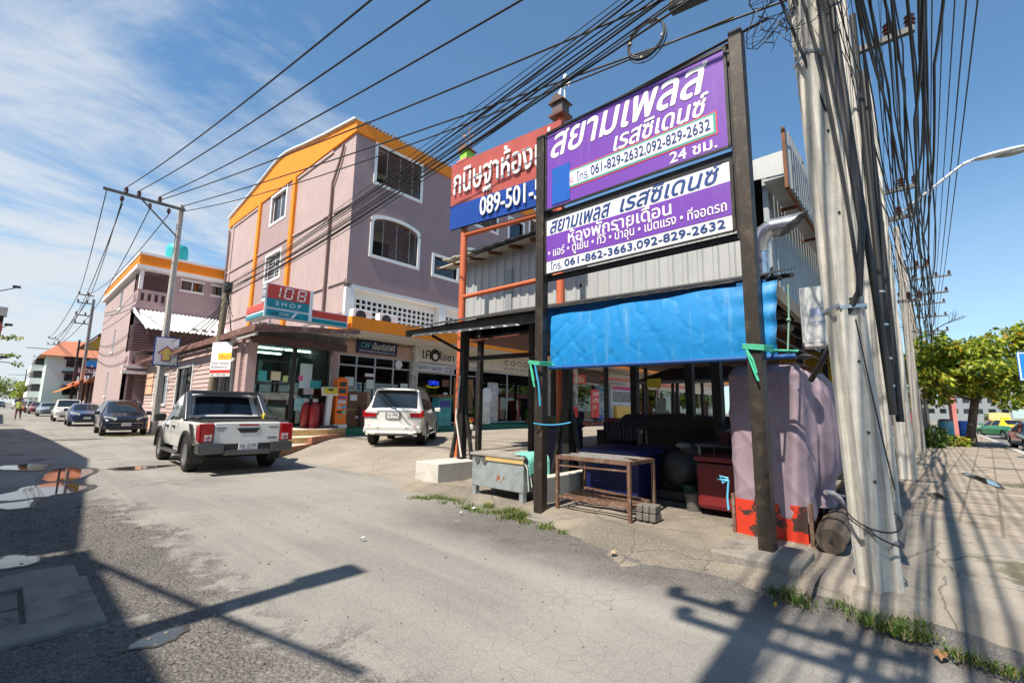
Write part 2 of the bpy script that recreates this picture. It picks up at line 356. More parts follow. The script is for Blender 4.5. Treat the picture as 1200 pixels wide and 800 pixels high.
def m_street():
    d = ND('street_asphalt')
    big = d.nz(0.35, 5, 0.6, 0.5); mid = d.nz(2.2, 6, 0.65); fine = d.nz(70, 3, 0.7); grit = d.vor(95)
    streaks = d.nz(1.0, 5, 0.6, 0.3, d.map((2.4, 0.12, 1)))
    col = d.mix(d.sm(big, 0.36, 0.66), (0.17, 0.162, 0.147), (0.255, 0.242, 0.217))
    col = d.mix(d.sm(streaks, 0.42, 0.7, 0, 0.55), col, (0.30, 0.285, 0.255))
    col = d.mix(d.sm(mid, 0.60, 0.74, 0, 0.5), col, (0.16, 0.15, 0.138))
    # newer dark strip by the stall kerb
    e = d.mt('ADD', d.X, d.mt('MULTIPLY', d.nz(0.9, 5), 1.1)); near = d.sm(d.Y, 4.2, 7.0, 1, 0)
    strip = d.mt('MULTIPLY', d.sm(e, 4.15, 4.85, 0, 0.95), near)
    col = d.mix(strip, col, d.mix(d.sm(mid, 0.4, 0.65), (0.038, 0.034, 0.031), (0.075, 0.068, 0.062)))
    # broken gravel shoulder on the left
    ge = d.mt('ADD', d.X, d.mt('MULTIPLY', d.mt('SUBTRACT', d.nz(0.55, 7, 0.62), 0.5), 2.2))
    grav = d.mt('MULTIPLY', d.sm(ge, 1.12, 1.3, 1, 0), d.sm(d.Y, 8.5, 13.0, 1, 0.0))
    isl = d.mt('MULTIPLY', d.sm(d.nz(0.8, 8, 0.7, 0.5), 0.56, 0.60), d.sm(d.Y, 6, 9))
    isl = d.mt('MULTIPLY', isl, d.sm(d.X, 1.5, 3.6, 1, 0)); lace = d.sm(d.nz(2.6, 8, .75, .6), .47, .55); fringe = d.mt('MULTIPLY', d.sm(ge, 1.3, 1.75, 1, 0), lace); grav = d.mt('MAXIMUM', d.mt('MAXIMUM', grav, d.mt('MULTIPLY', d.mt('MULTIPLY', fringe, .85), d.sm(d.Y, 8.5, 13, 1, 0))), d.mt('MULTIPLY', isl, 0.8))
    holes = d.mt('MULTIPLY', d.sm(d.nz(1.3, 6, .6), .60, .66), d.sm(d.Y, 8, 12, 1, 0)); grav = d.mt('MULTIPLY', grav, d.mt('SUBTRACT', 1.0, d.mt('MULTIPLY', holes, .9)))
    stones = d.vor(38, out=1); sd = d.vor(38)
    gcol = d.mix(d.sm(mid, 0.38, 0.62), (0.042, 0.038, 0.034), (0.125, 0.11, 0.092))
    gcol = d.mix(d.sm(stones, 0.66, 0.92, 0, 0.75), gcol, (0.28, 0.25, 0.21))
    gcol = d.mix(d.sm(sd, 0.28, 0.5, 0, 0.75), gcol, (0.045, 0.04, 0.036))
    dk = d.sm(d.nz(0.5, 6, 0.6), 0.40, 0.62); gcol = d.mix(d.mt('MULTIPLY', dk, 0.7), gcol, (0.026, 0.023, 0.021))
    col = d.mix(grav, col, gcol)
    # alligator cracks in patches
    w = d.warp(0.12, 3); cr = d.sm(d.vor(7.0, 'DISTANCE_TO_EDGE', w), 0.0, 0.03, 1, 0)
    cm = d.mt('MULTIPLY', d.sm(d.nz(0.33, 3, 0.5), 0.56, 0.62), d.sm(d.X, 2.6, 3.4)); col = d.mix(d.mt('MULTIPLY', d.mt('MULTIPLY', cr, cm), 0.6), col, (0.10, 0.092, 0.085))
    # long tar seams
    w2 = d.warp(0.35, 0.8); seam = d.sm(d.vor(0.42, 'DISTANCE_TO_EDGE', w2), 0.0, 0.006, 1, 0); col = d.mix(d.mt('MULTIPLY', seam, 0.12), col, (0.09, 0.085, 0.08))
    col = d.mix(d.sm(fine, 0.35, 0.7, 0.0, 0.35), col, (0.10, 0.095, 0.09)); col = d.mix(d.sm(grit, 0.42, 0.6, 0, 0.3), col, (0.33, 0.31, 0.29))
    spots = d.sm(d.vor(2.6), 0.035, 0.06, 1, 0); col = d.mix(d.mt('MULTIPLY', spots, 0.7), col, (0.07, 0.063, 0.058))
    ht = d.mt('ADD', d.mt('MULTIPLY', fine, 0.35), d.mt('MULTIPLY', d.mt('MULTIPLY', sd, -1.6), grav)); ht = d.mt('ADD', ht, d.mt('MULTIPLY', cr, -0.3))
    return d.done(col, d.sm(mid, 0.3, 0.7, 0.95, 0.78), ht, 0.55, 0.02)
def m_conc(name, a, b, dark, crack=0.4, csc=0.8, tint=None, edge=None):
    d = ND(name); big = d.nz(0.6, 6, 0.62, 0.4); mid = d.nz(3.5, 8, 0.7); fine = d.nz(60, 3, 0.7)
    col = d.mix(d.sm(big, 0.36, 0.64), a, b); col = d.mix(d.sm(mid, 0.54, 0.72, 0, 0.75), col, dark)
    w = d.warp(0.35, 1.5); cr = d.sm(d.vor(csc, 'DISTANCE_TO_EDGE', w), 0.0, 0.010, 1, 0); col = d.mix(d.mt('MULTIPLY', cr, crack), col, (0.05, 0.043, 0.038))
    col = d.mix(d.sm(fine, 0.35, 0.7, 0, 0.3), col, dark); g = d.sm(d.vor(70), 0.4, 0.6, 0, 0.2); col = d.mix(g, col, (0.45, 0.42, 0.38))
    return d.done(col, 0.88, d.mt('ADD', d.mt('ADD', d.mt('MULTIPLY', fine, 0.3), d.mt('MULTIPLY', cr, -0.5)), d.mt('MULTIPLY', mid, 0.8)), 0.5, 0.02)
def m_pave():
    d = ND('sidewalk_pavers'); big = d.nz(0.5, 6, 0.62, 0.4); mid = d.nz(3.0, 8, 0.7); fine = d.nz(55, 3, 0.7)
    conc = d.mix(d.sm(big, 0.36, 0.64), (0.205, 0.182, 0.152), (0.315, 0.283, 0.238))
    conc = d.mix(d.sm(mid, 0.54, 0.72, 0, 0.8), conc, (0.13, 0.11, 0.09))
    br = d.t.nodes.new('ShaderNodeTexBrick'); d.t.links.new(d.map((1, 1, 1), 0.06), br.inputs['Vector']); br.inputs['Scale'].default_value = 1.0
    br.inputs['Brick Width'].default_value = 0.4; br.inputs['Row Height'].default_value = 0.4; br.offset = 0.5; br.inputs['Mortar Size'].default_value = 0.02; br.inputs['Mortar Smooth'].default_value = 0.3
    br.inputs['Color1'].default_value = (0.25, 0.205, 0.162, 1); br.inputs['Color2'].default_value = (0.36, 0.305, 0.245, 1); br.inputs['Mortar'].default_value = (0.17, 0.138, 0.10, 1)
    pav = d.mix(d.sm(mid, 0.5, 0.72, 0, 0.6), br.outputs[0], (0.2, 0.165, 0.125))
    e = d.mt('ADD', d.mt('ADD', d.X, d.mt('MULTIPLY', d.Y, -1.6)), d.mt('MULTIPLY', d.nz(0.5, 5), 3.2)); pm = d.sm(e, 10.4, 10.7)
    far = d.sm(d.X, 9, 12); pm = d.mt('MAXIMUM', pm, d.mt('MULTIPLY', far, d.sm(d.Y, -0.1, 0.15, 1, 0)))
    moss = d.mt('MULTIPLY', d.sm(d.nz(0.45, 7, 0.7, 0.8), 0.585, 0.625), d.sm(d.Y, 0.1, -0.5)); 
    col = d.mix(pm, conc, pav); col = d.mix(d.mt('MULTIPLY', moss, 0.8), col, (0.075, 0.07, 0.022))
    w = d.warp(0.4, 1.3); cr = d.sm(d.vor(0.8, 'DISTANCE_TO_EDGE', w), 0.0, 0.010, 1, 0); col = d.mix(d.mt('MULTIPLY', cr, 0.7), col, (0.045, 0.04, 0.033))
    col = d.mix(d.sm(fine, 0.35, 0.7, 0, 0.35), col, (0.13, 0.11, 0.09))
    return d.done(col, 0.88, d.mt('ADD', d.mt('MULTIPLY', fine, 0.3), d.mt('ADD', d.mt('MULTIPLY', mid, 0.6), d.mt('MULTIPLY', d.mt('MULTIPLY', br.outputs[1], pm), -0.8))), 0.5, 0.02)
STREET = m_street()
LOT = m_conc('lot_concrete', (0.20, 0.175, 0.14), (0.285, 0.25, 0.20), (0.14, 0.12, 0.098), 0.35, 0.35)
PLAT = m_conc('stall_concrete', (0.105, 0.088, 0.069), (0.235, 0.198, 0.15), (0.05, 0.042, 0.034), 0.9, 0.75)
PAVE = m_pave()
EARTH = mat('earth', (0.16, 0.14, 0.10), 0.95, var=0.3, scale=0.2)
ROADM = mat('main_road_asphalt', (0.15, 0.145, 0.14), 0.85, var=0.18, scale=0.6, bump=0.3, bscale=60)
# ------------------------------------------------------------------ ground sheets
b = MB(); b.quad((-900, -900, -0.8), (900, -900, -0.8), (900, 900, -0.8), (-900, 900, -0.8)); struct(b.build('ground', EARTH))
b = MB(); b.quad((-14, -3, 0), (5.7, -3, 0), (5.7, 260, 0), (-14, 260, 0)); struct(b.build('street', STREET))
def zlot(x, y): return -0.012 + 0.312*ss(x, 5.25, 8.6) + 0.10*ss(x, 9, 20)
b = MB(); b.grid(70, 12, lambda i, j: (5.15+57*(i**1.8), 7.5+10.4*j, zlot(5.15+57*(i**1.8), 0))); struct(b.build('parking_lot', LOT, smooth=60))
def zst(x, y):
    e = 4.62 + 0.55*ss(y, 2.2, 4.6) - 0.25*ss(y, 1.6, 0.9) + 0.22*(fbm(x, y, 1.1, 3)-0.5)
    z = -0.02 + 0.125*ss(x, e-0.12, e+0.42) + 0.2*ss(x, 6.2, 9.0)
    return z + (0.075*(fbm(x, y, 1.9, 5)-0.5) if x < 6.4 else 0)
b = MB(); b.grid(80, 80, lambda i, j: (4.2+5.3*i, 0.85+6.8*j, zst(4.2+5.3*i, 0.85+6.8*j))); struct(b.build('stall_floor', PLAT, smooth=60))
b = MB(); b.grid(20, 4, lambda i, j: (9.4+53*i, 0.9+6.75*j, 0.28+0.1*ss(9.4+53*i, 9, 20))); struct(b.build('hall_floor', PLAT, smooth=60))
def zpv(x, y):
    e = 4.78 - 0.55*ss(y, 0.3, -1.2) + 0.12*(fbm(x, y, 1.6, 8)-0.5)
    return -0.02 + 0.12*ss(x, e-0.03, e+0.16) + 0.025*(fbm(x, y, 1.2, 9)-0.5)*ss(x, 5, 6) - 0.015
b = MB(); b.grid(50, 26, lambda i, j: (3.9+8*i, -2.35+3.3*j, zpv(3.9+8*i, -2.35+3.3*j))); b.quad((11.9, -2.35, 0.085), (150, -2.35, 0.085), (150, 0.95, 0.085), (11.9, 0.95, 0.085))
b.quad((3.9, -2.35, -0.3), (150, -2.35, -0.3), (150, -2.35, 0.085), (11.9, -2.35, 0.085), (4.3, -2.35, 0.02)); struct(b.build('sidewalk', PAVE, smooth=60))
b = MB(); b.quad((-60, -26, -0.13), (400, -26, -0.13), (400, -2.3, -0.13), (-60, -2.3, -0.13)); struct(b.build('main_road', ROADM))
b = MB(); b.box((6, -2.62, -0.14), (160, -2.36, 0.1)); struct(b.build('kerb', mat('kerb_concrete', (0.36, 0.34, 0.31), 0.85, var=0.25, scale=2)))
b = MB(); b.quad((0, -2.9, -0.126), (200, -2.9, -0.126), (200, -2.8, -0.126), (0, -2.8, -0.126))
for i in range(24): b.quad((i*8, -6.1, -0.126), (i*8+3, -6.1, -0.126), (i*8+3, -5.98, -0.126), (i*8, -5.98, -0.126))
struct(b.build('lane_marking', mat('road_paint', (0.72, 0.71, 0.68), 0.7, var=0.2, scale=8)))
# puddles: standing water with ragged edges
WATER = mat('puddle_water', (0.02, 0.022, 0.022), 0.03, var=0.0, spec=0.9)
DAMP = mat('damp_ground', (0.045, 0.04, 0.036), 0.55, var=.5, scale=14, bump=.5, bscale=60)
def puddle(cx, cy, rx, ry, a=0, seed=0, z=0.005):
    b = MB(); n = 80; pts = []; z += .0006*(seed % 9)
    for i in range(n):
        t = 2*pi*i/n; q = 0.62+0.75*fbm(cos(t)*1.2+seed, sin(t)*1.2, .9, seed)-0.1*sin(3*t+seed)
        x = rx*q*cos(t); y = ry*q*sin(t); pts.append((cx+x*cos(a)-y*sin(a), cy+x*sin(a)+y*cos(a), z))
    b.quad(*pts); struct(b.build('puddle', WATER)); b = MB(); m_ = [(cx+(x-cx)*1.25, cy+(y-cy)*1.25, z-.0003) for k, (x, y, _) in enumerate(pts)]; b.quad(*m_); struct(b.build('damp_ground', DAMP))
puddle(0.86, 3.82, 0.15, 0.10, 0.3, 3); puddle(0.62, 11.3, 0.48, 0.9, -0.3, 5); puddle(1.12, 13.6, 0.34, 1.3, -0.15, 9); puddle(0.25, 6.55, 0.16, 0.22, 0, 12); puddle(0.5, 15.6, 0.4, 0.8, 0.2, 15); puddle(0.2, 10.2, 0.3, 0.5, 0.1, 21)
p = G(165, 548); puddle(p.x, p.y, 0.5, 0.3, 0.2, 30)
for (px, py, rx, ry, sd) in ((1150, 561, 1.1, 0.22, 41), (1098, 580, 0.34, 0.16, 44)):
    p = G(px, py, 0.1); puddle(p.x, p.y, rx, ry*.55, 0.15, sd, 0.0915)
# concrete drain frame sunk in the gravel
CONC = mat('old_concrete', (0.22, 0.20, 0.175), 0.9, var=0.25, scale=3, bump=0.4, bscale=50, dirt=(0.09, 0.08, 0.07), dscale=2.5, damt=0.5)
CONCL = mat('pale_concrete', (0.50, 0.48, 0.44), 0.85, var=0.14, scale=4, bump=0.25, bscale=60, dirt=(0.26, 0.24, 0.21), dscale=3, damt=0.35)
t = thing('drain_cover', 'sunken concrete drain cover with wide frame in the shaded gravel', 'drain cover', (0, 5.1, 0))
b = MB(); b.box((-0.9, 5.52, -0.05), (0.62, 5.95, 0.035)); b.box((-0.9, 4.32, -0.05), (0.66, 4.62, 0.035)); b.box((0.28, 4.62, -0.05), (0.66, 5.52, 0.035)); b.build('frame', CONC, t, bevel=0.012)
b = MB(); b.box((-0.9, 4.64, -0.05), (0.26, 5.05, 0.008)); b.box((-0.9, 5.07, -0.05), (0.26, 5.5, 0.010)); b.build('slab', mat('dark_concrete', (0.07, 0.064, 0.058), 0.6, var=0.4, scale=4, bump=0.5, bscale=30), t, bevel=0.01)  # inner slabs, darker than the frame round them
# ------------------------------------------------------------------ corner building
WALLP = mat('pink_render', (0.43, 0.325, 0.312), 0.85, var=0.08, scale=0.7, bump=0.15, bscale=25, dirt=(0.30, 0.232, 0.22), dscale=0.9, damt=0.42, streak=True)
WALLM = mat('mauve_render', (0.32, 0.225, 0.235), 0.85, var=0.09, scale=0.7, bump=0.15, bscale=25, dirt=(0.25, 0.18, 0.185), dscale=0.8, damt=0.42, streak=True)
ORANGE = mat('orange_paint', (0.86, 0.25, 0.006), 0.65, var=0.06, scale=2, dirt=(0.62, 0.19, 0.015), dscale=1.0, damt=0.35, streak=True)
WHITE = mat('white_paint', (0.78, 0.77, 0.75), 0.6, var=0.04, scale=3, dirt=(0.55, 0.53, 0.5), dscale=2, damt=0.15)
CREAM = mat('cream_render', (0.62, 0.58, 0.53), 0.8, var=0.08, scale=2, dirt=(0.40, 0.37, 0.33), dscale=1.5, damt=0.3, streak=True)
BROWNP = mat('brown_pipe', (0.20, 0.115, 0.10), 0.5, var=0.1)
DARK = mat('dark_metal', (0.035, 0.033, 0.032), 0.5, var=0.2, scale=5)
MAROON = mat('maroon_grille', (0.10, 0.045, 0.045), 0.6)
ALU = mat('aluminium_frame', (0.55, 0.56, 0.57), 0.4, metal=0.6, var=0.05)
ROOFG = mat('roof_sheet', (0.50, 0.55, 0.60), 0.5, metal=0.3, var=0.1)
GLASSD = glass('shop_glass', (0.05, 0.06, 0.06), 0.75); GLASSW = glass('window_glass', (0.12, 0.16, 0.17), 0.5)
INT = mat('room_dark', (0.10, 0.095, 0.09), 0.8, var=0.2)
INTL = mat('room_pale', (0.42, 0.42, 0.40), 0.8, var=0.1)
YB = 18.8; XB = 9.65; XE = 58.0; ZT = 14.15
bl = thing('corner_building', 'four storey mauve and pink corner shophouse with orange roof band', 'building', (XB, YB, 0.4))
X_ = V((1, 0, 0)); Y_ = V((0, 1, 0)); Z_ = V((0, 0, 1))
# openings on the court side: (x0, x1, z0, z1) and on the street side: (y0, y1, z0, z1)
bay = 5.55; wins = []
for k in range(5):
    x = 10.78+k*bay*1.03
    wins += [(x, x+2.55, 12.14, 14.0), (x, x+2.55, 8.55, 10.5), (x+3.6, x+5.0, 8.45, 9.45), (x+3.7, x+5.0, 12.1, 13.4)] if k else [(x, x+2.55, 12.14, 14.0), (x, x+2.55, 8.55, 10.5), (14.42, 16.0, 8.45, 9.42)]
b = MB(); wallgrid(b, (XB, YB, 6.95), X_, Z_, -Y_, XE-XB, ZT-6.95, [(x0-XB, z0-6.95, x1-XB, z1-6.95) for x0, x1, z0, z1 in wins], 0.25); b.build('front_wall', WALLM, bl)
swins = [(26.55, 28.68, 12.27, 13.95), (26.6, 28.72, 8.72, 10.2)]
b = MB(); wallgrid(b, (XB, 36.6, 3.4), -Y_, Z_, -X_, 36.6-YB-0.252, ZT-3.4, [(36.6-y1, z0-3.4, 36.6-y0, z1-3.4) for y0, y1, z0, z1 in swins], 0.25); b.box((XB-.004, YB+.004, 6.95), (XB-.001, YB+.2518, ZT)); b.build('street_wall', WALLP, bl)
b = MB(); b.box((XB+0.02, 36.35, 0.4), (XE, 36.6, ZT)); b.box((XE-0.25, YB+0.26, 0.4), (XE, 36.34, ZT)); b.box((XB+0.26, YB+0.26, ZT-0.2), (XE-0.3, 36.3, ZT-0.02)); b.box((XB+0.26, YB+0.4, 6.95), (XE-0.3, 36.3, 7.1)); b.build('rear_wall', WALLP, bl)
# gable and orange roof band
prof = [(YB-0.12, 14.72), (21.8, 15.22), (24.4, 15.70), (25.8, 16.00), (26.9, 16.18), (27.9, 16.22), (28.9, 16.08), (30.2, 15.82), (33.2, 15.34), (36.75, 14.85)]
b = MB(); b.prism([(XB-0.10, y, z) for y, z in [(36.75, ZT)]+prof[::-1]+[(YB-0.12, ZT)]], (0.3, 0, 0)); b.build('gable_band', ORANGE, bl)
b = MB(); b.box((XB+0.21, YB-0.12, ZT), (XE, YB+0.1, 14.72)); b.build('fascia_band', ORANGE, bl)
b = MB()
for (y0, z0), (y1, z1) in zip(prof, prof[1:]): b.prism([(XB-0.22, y0, z0), (XB-0.22, y1, z1), (XB-0.22, y1, z1+0.10), (XB-0.22, y0, z0+0.10)], (0.5, 0, 0))
b.build('gable_capping', mat('pale_blue_capping', (0.60, 0.70, 0.76), 0.5, var=0.06), bl)
b = MB()
n = 240
for i in range(n):
    x = XB+0.3+(XE-XB-0.3)*i/n; w = (XE-XB-0.3)/n
    for (y0, z0), (y1, z1) in zip([(YB-0.26, 14.70)]+prof[1:], prof[1:]): b.quad((x, y0, z0+0.06), (x+w*0.5, y0, z0+0.06), (x+w*0.5, y1, z1+0.06), (x, y1, z1+0.06)); b.quad((x+w*0.5, y0, z0+0.06), (x+w, y0, z0+0.12), (x+w, y1, z1+0.12), (x+w*0.5, y1, z1+0.06))
b.build('roof', ROOFG, bl)
# ledges, pilasters and recessed panel on the street side
b = MB()
for z in (10.62, 7.0):
    for y0, y1 in ((YB+0.05, 20.5), (20.95, 25.12), (30.65, 35.6), (35.85, 36.6)): b.box((XB-0.07, y0, z), (XB, y1, z+0.12))
for y0, y1 in ((20.95, 25.12), (30.65, 35.6)): b.box((XB-0.06, y0, 13.95), (XB, y1, 14.1))
b.box((XB-0.06, 35.6, 3.6), (XB, 35.85, 14.1)); b.each('ledge', WALLP, bl)
b = MB(); b.box((XB-0.03, 25.5, 3.6), (XB, 26.54, ZT)); b.box((XB-0.03, 28.74, 3.6), (XB, 30.3, ZT)); b.box((XB-0.028, 26.54, 10.22), (XB, 28.74, 12.25)); b.box((XB-0.028, 26.54, 3.6), (XB, 28.74, 8.7)); b.box((XB-0.028, 26.54, 13.97), (XB, 28.74, ZT)); b.box((XB-0.09, 25.5, 10.62), (XB-0.031, 30.3, 10.74)); b.build('panel', mat('mauve_panel', (0.36, 0.255, 0.255), 0.85, var=0.06, scale=1.5), bl)
for y in (25.12, 30.3):
    b = MB(); b.box((XB-0.16, y, 3.6), (XB, y+0.38, ZT)); b.build('pilaster', ORANGE, bl)
for y in (20.7, 36.25):
    b = MB(); b.tube([(XB-0.1, y-0.9 if y < 30 else y+0.2, 13.9), (XB-0.1, y-0.75 if y < 30 else y+0.1, 13.4), (XB-0.1, y, 12.2), (XB-0.1, y, 3.6)], 0.065, 8); b.build('drainpipe', BROWNP, bl, smooth=50)
# windows of the street side
for y0, y1, z0, z1 in swins:
    b = MB(); w = 0.16; x0, x1 = XB-0.06, XB+0.06
    b.box((x0, y0-w, z0-w), (x1, y1+w, z0)); b.box((x0, y0-w, z1), (x1, y1+w, z1+w)); b.box((x0, y0-w, z0), (x1, y0, z1)); b.box((x0, y1, z0), (x1, y1+w, z1)); wf = b.build('window_frame', WHITE, bl)
    b = MB(); ym = (y0+y1)/2; b.box((XB+0.1, ym-0.03, z0), (XB+0.14, ym+0.03, z1)); b.box((XB+0.1, y0, z0), (XB+0.14, y0+0.05, z1)); b.box((XB+0.1, y1-0.05, z0), (XB+0.14, y1, z1))
    if z0 < 10:
        for q in range(1, 7): b.box((XB+0.02, y0, z0+q*(z1-z0)/7), (XB+0.035, y1, z0+q*(z1-z0)/7+0.02))
    b.build('mullion', WHITE, wf)
    b = MB(); b.box((XB+0.115, y0+0.05, z0), (XB+0.125, y1-0.05, z1)); b.build('pane', glass('blue_pane', (0.2, 0.26, 0.3), 0.5), wf)
    b = MB(); b.box((XB+0.26, y0-0.3, z0-0.3), (XB+1.4, y1+0.3, z1+0.2)); b.build('room', INT, wf)
# loggia windows of the court side with maroon louvre grilles
for i, (x0, x1, z0, z1) in enumerate(wins):
    b = MB(); w = 0.15; y0, y1 = YB-0.05, YB+0.1; arch = abs(z0-8.55) < 0.01; small = x1-x0 < 2
    b.box((x0-w, y0, z0-w), (x1+w, y1, z0)); 
    zz1 = z1-0.42 if arch else z1
    b.box((x0-w, y0, z0), (x0, y1, zz1)); b.box((x1, y0, z0), (x1+w, y1, zz1))
    if arch:
        xm = (x0+x1)/2; R = (x1-x0)/2; N = 14; pi_ = [(xm-R*cos(pi*k/N), zz1+0.42*sin(pi*k/N)**0.8) for k in range(N+1)]; po = [(xm-(R+w)*cos(pi*k/N), zz1+0.42*sin(pi*k/N)**0.8+w) for k in range(N+1)]
        for k in range(N): b.prism([(pi_[k][0], y0, pi_[k][1]), (pi_[k+1][0], y0, pi_[k+1][1]), (po[k+1][0], y0, po[k+1][1]), (po[k][0], y0, po[k][1])], (0, y1-y0, 0))
        s_ = MB()
        for k in range(N):
            s_.prism([(pi_[k][0], YB, pi_[k][1]), (pi_[k+1][0], YB, pi_[k+1][1]), (pi_[k+1][0], YB, z1+0.002), (pi_[k][0], YB, z1+0.002)], (0, 0.249, 0))
        s_.build('arch_infill', WALLM, bl)
    else: b.box((x0-w, y0, z1), (x1+w, y1, z1+w))
    fr = b.build('window_frame', WHITE, bl)
    b = MB(); b.box((x0-0.5, YB+0.26, z0-0.5), (x1+0.5, YB+0.3, z0)); b.box((x0-0.6, YB+2.2, z0-0.5), (x1+0.6, YB+2.3, z1+0.3)); b.box((x0-0.6, YB+0.26, z1+0.2), (x1+0.6, YB+2.2, z1+0.3)); b.box((x0-0.6, YB+0.3, z0-0.5), (x1+0.6, YB+2.2, z0-0.4)); b.box((x0-0.65, YB+0.26, z0-0.5), (x0-0.6, YB+2.2, z1+0.3)); b.box((x1+0.6, YB+0.26, z0-0.5), (x1+0.65, YB+2.2, z1+0.3)); b.build('loggia', CREAM, fr)
    if small:
        b = MB(); b.box((x0, YB+0.12, z0), (x1, YB+0.13, z1)); b.build('pane', GLASSW, fr); continue
    b = MB(); a0 = x0+0.62; a1 = x1-0.42
    nl = int((z1-z0)/0.115)
    for k in range(nl): z = z0+0.06+k*0.115; b.box((a0, YB+0.13, z), (a1, YB+0.15, z+0.052))
    b.build('louvre', MAROON, fr)
    b = MB()
    for x in (a0, (a0+a1)/2, a1): 
        for k in range(nl): z = z0+0.06+k*0.115; b.box((x-0.014, YB+0.105, z), (x+0.014, YB+0.128, z+0.05))
    b.build('grille_clip', WHITE, fr)
    b = MB(); b.box((x0+0.1, YB+2.1, z0-0.4), (x0+0.9, YB+2.19, z1-0.9)); b.box((x0+1.3, YB+2.1, z0-0.4), (x0+2.2, YB+2.19, z1-0.4)); b.build('inner_door', DARK, fr)
# mezzanine: pierced block wall behind the canopy
YV = YB+0.45
b = MB(); b.box((XB+0.26, YB+0.02, 6.78), (XE, YV+0.5, 6.94)); 
for k in range(9): x = XB+0.02+k*5.3; b.box((x, YB+0.03, 4.9), (x+0.42, YV+0.4, 6.78))
b.box((XB+0.02, YV+0.26, 3.6), (XE, YV+0.5, 4.95)); b.build('mezzanine_wall', WHITE, bl)
b = MB(); b.box((XB+0.1, YV+.9, 4.9), (XE, YV+1.0, 6.78)); b.box((XB+.02, YV+.27, 4.951), (XB+.1, YV+1, 6.78)); b.build('mezzanine_shade', DARK, bl)  # dark backing paints in the shade seen through the pierced blocks
b = MB()
for k in range(8):
    x0 = XB+0.44+k*5.3; x1 = x0+4.86
    nx = 17; nz = 6; px = (x1-x0)/nx; pz = 1.5/nz
    b.box((x0, YV, 6.45), (x1, YV+0.25, 6.78))
    for i in range(nx+1): b.box((x0+i*px-0.04, YV, 4.95), (x0+i*px+0.04, YV+0.1, 6.45))
    for j in range(nz+1): b.box((x0, YV+0.003, 4.95+j*pz-0.035), (x1, YV+0.097, 4.95+j*pz+0.035))
b.build('block_screen', WHITE, bl)
# canopy over the shopfronts
YC = 17.2
b = MB(); b.box((9.18, YC, 4.66), (XE, YC+0.16, 5.16)); b.box((9.18, YC+0.16, 4.66), (9.34, YB+0.4, 5.16)); b.build('canopy_band', ORANGE, bl)
b = MB(); b.prism([(9.36, YC+0.17, 4.70), (9.36, YC+0.17, 4.98), (9.36, YV+0.25, 4.98), (9.36, YV+0.25, 4.45), (9.36, YC+0.9, 4.55)], (XE-9.4, 0, 0)); b.build('canopy_soffit', CREAM, bl)
b = MB()
for k in range(26): 
    x = 9.6+k*0.55+rnd.uniform(-.1, .1); b.tube(sag((x, YB-0.06-rnd.random()*.1, 4.42+rnd.uniform(-.06, .05)), (x+0.6, YB-0.06, 4.4+rnd.uniform(-.06, .05)), rnd.uniform(0.0, .06), 5), 0.014, 5)
b.build('loose_cable', DARK, bl)
# ---- shop fronts
FL = 0.70                                                     # shop floor level
b = MB(); b.box((9.0, YB+5.5, FL-0.3), (XE, YB+5.6, 4.6)); b.box((9.0, YB-0.02, FL-0.3), (XE, YB+5.5, FL)); b.box((9.3, YB+0.3, 4.3), (XE, YB+5.5, 4.45))
for x in (9.1, 13.5, 18.0, 22.75, 27.3, 31.8, 36.3, 40.8): b.box((x, YB+0.2, FL), (x+0.2, YB+5.5, 4.45))
b.build('shop_interior', INT, bl)
PEEL = mat('peeling_white', (0.62, 0.60, 0.56), 0.8, var=0.12, scale=5, dirt=(0.20, 0.17, 0.15), dscale=2.2, damt=0.75)
b = MB()
for x in (9.18, 13.28, 17.75, 22.45, 24.25, 27.2, 31.7, 36.2, 40.7, 45.2): b.box((x, YB-0.14, 0.45), (x+0.34, YB+0.3, 4.45))
b.each('pillar', PEEL, bl)
SHOPS = []
def shopfront(x0, x1, ztop, zsign, cols, wallm, transom=None, door=None):
    b = MB(); b.box((x0, YB-0.02, ztop), (x1, YB+0.2, 4.45)); b.build('shop_fascia', wallm, bl)
    b = MB(); ws = [x0+(x1-x0)*c for c in cols]
    for x in ws: b.box((x-0.035, YB+0.02, FL), (x+0.035, YB+0.09, ztop))
    b.box((x0, YB+0.021, ztop-0.07), (x1, YB+0.089, ztop)); b.box((x0, YB+0.021, FL), (x1, YB+0.089, FL+0.08))
    if transom: b.box((x0, YB+0.021, transom-0.035), (x1, YB+0.089, transom+0.035))
    f = b.build('shop_window', ALU, bl)
    b = MB(); b.box((x0, YB+0.05, FL+0.08), (x1, YB+0.06, ztop-0.07)); b.build('pane', GLASSD, f); return f
PINK = mat('salmon_render', (0.52, 0.33, 0.27), 0.8, var=0.07, scale=2, dirt=(0.36, 0.24, 0.2), dscale=1.5, damt=0.3)
f1 = shopfront(9.52, 13.28, 3.78, 0, (0, 0.235, 0.48, 0.74, 1), PINK, 3.3)
f2 = shopfront(13.62, 17.75, 3.62, 0, (0, 0.55, 0.75, 1), CREAM, 3.25)
f3 = shopfront(18.1, 22.45, 3.62, 0, (0, 0.02, 0.5, 1), CREAM)
f4 = shopfront(22.8, 24.25, 3.6, 0, (0, 0.5, 1), CREAM, 3.3)
f5 = shopfront(24.6, 27.2, 3.5, 0, (0, 0.35, 0.7, 1), CREAM)
f6 = shopfront(27.54, 31.7, 3.5, 0, (0, 1), mat('brown_fascia', (0.10, 0.06, 0.045), 0.7))
f7 = shopfront(32.04, 36.2, 3.5, 0, (0, .5, 1), CREAM); f8 = shopfront(36.54, 40.7, 3.5, 0, (0, .5, 1), CREAM); f9 = shopfront(41.04, 57.9, 3.5, 0, (0, .2, .4, .6, .8, 1), CREAM)
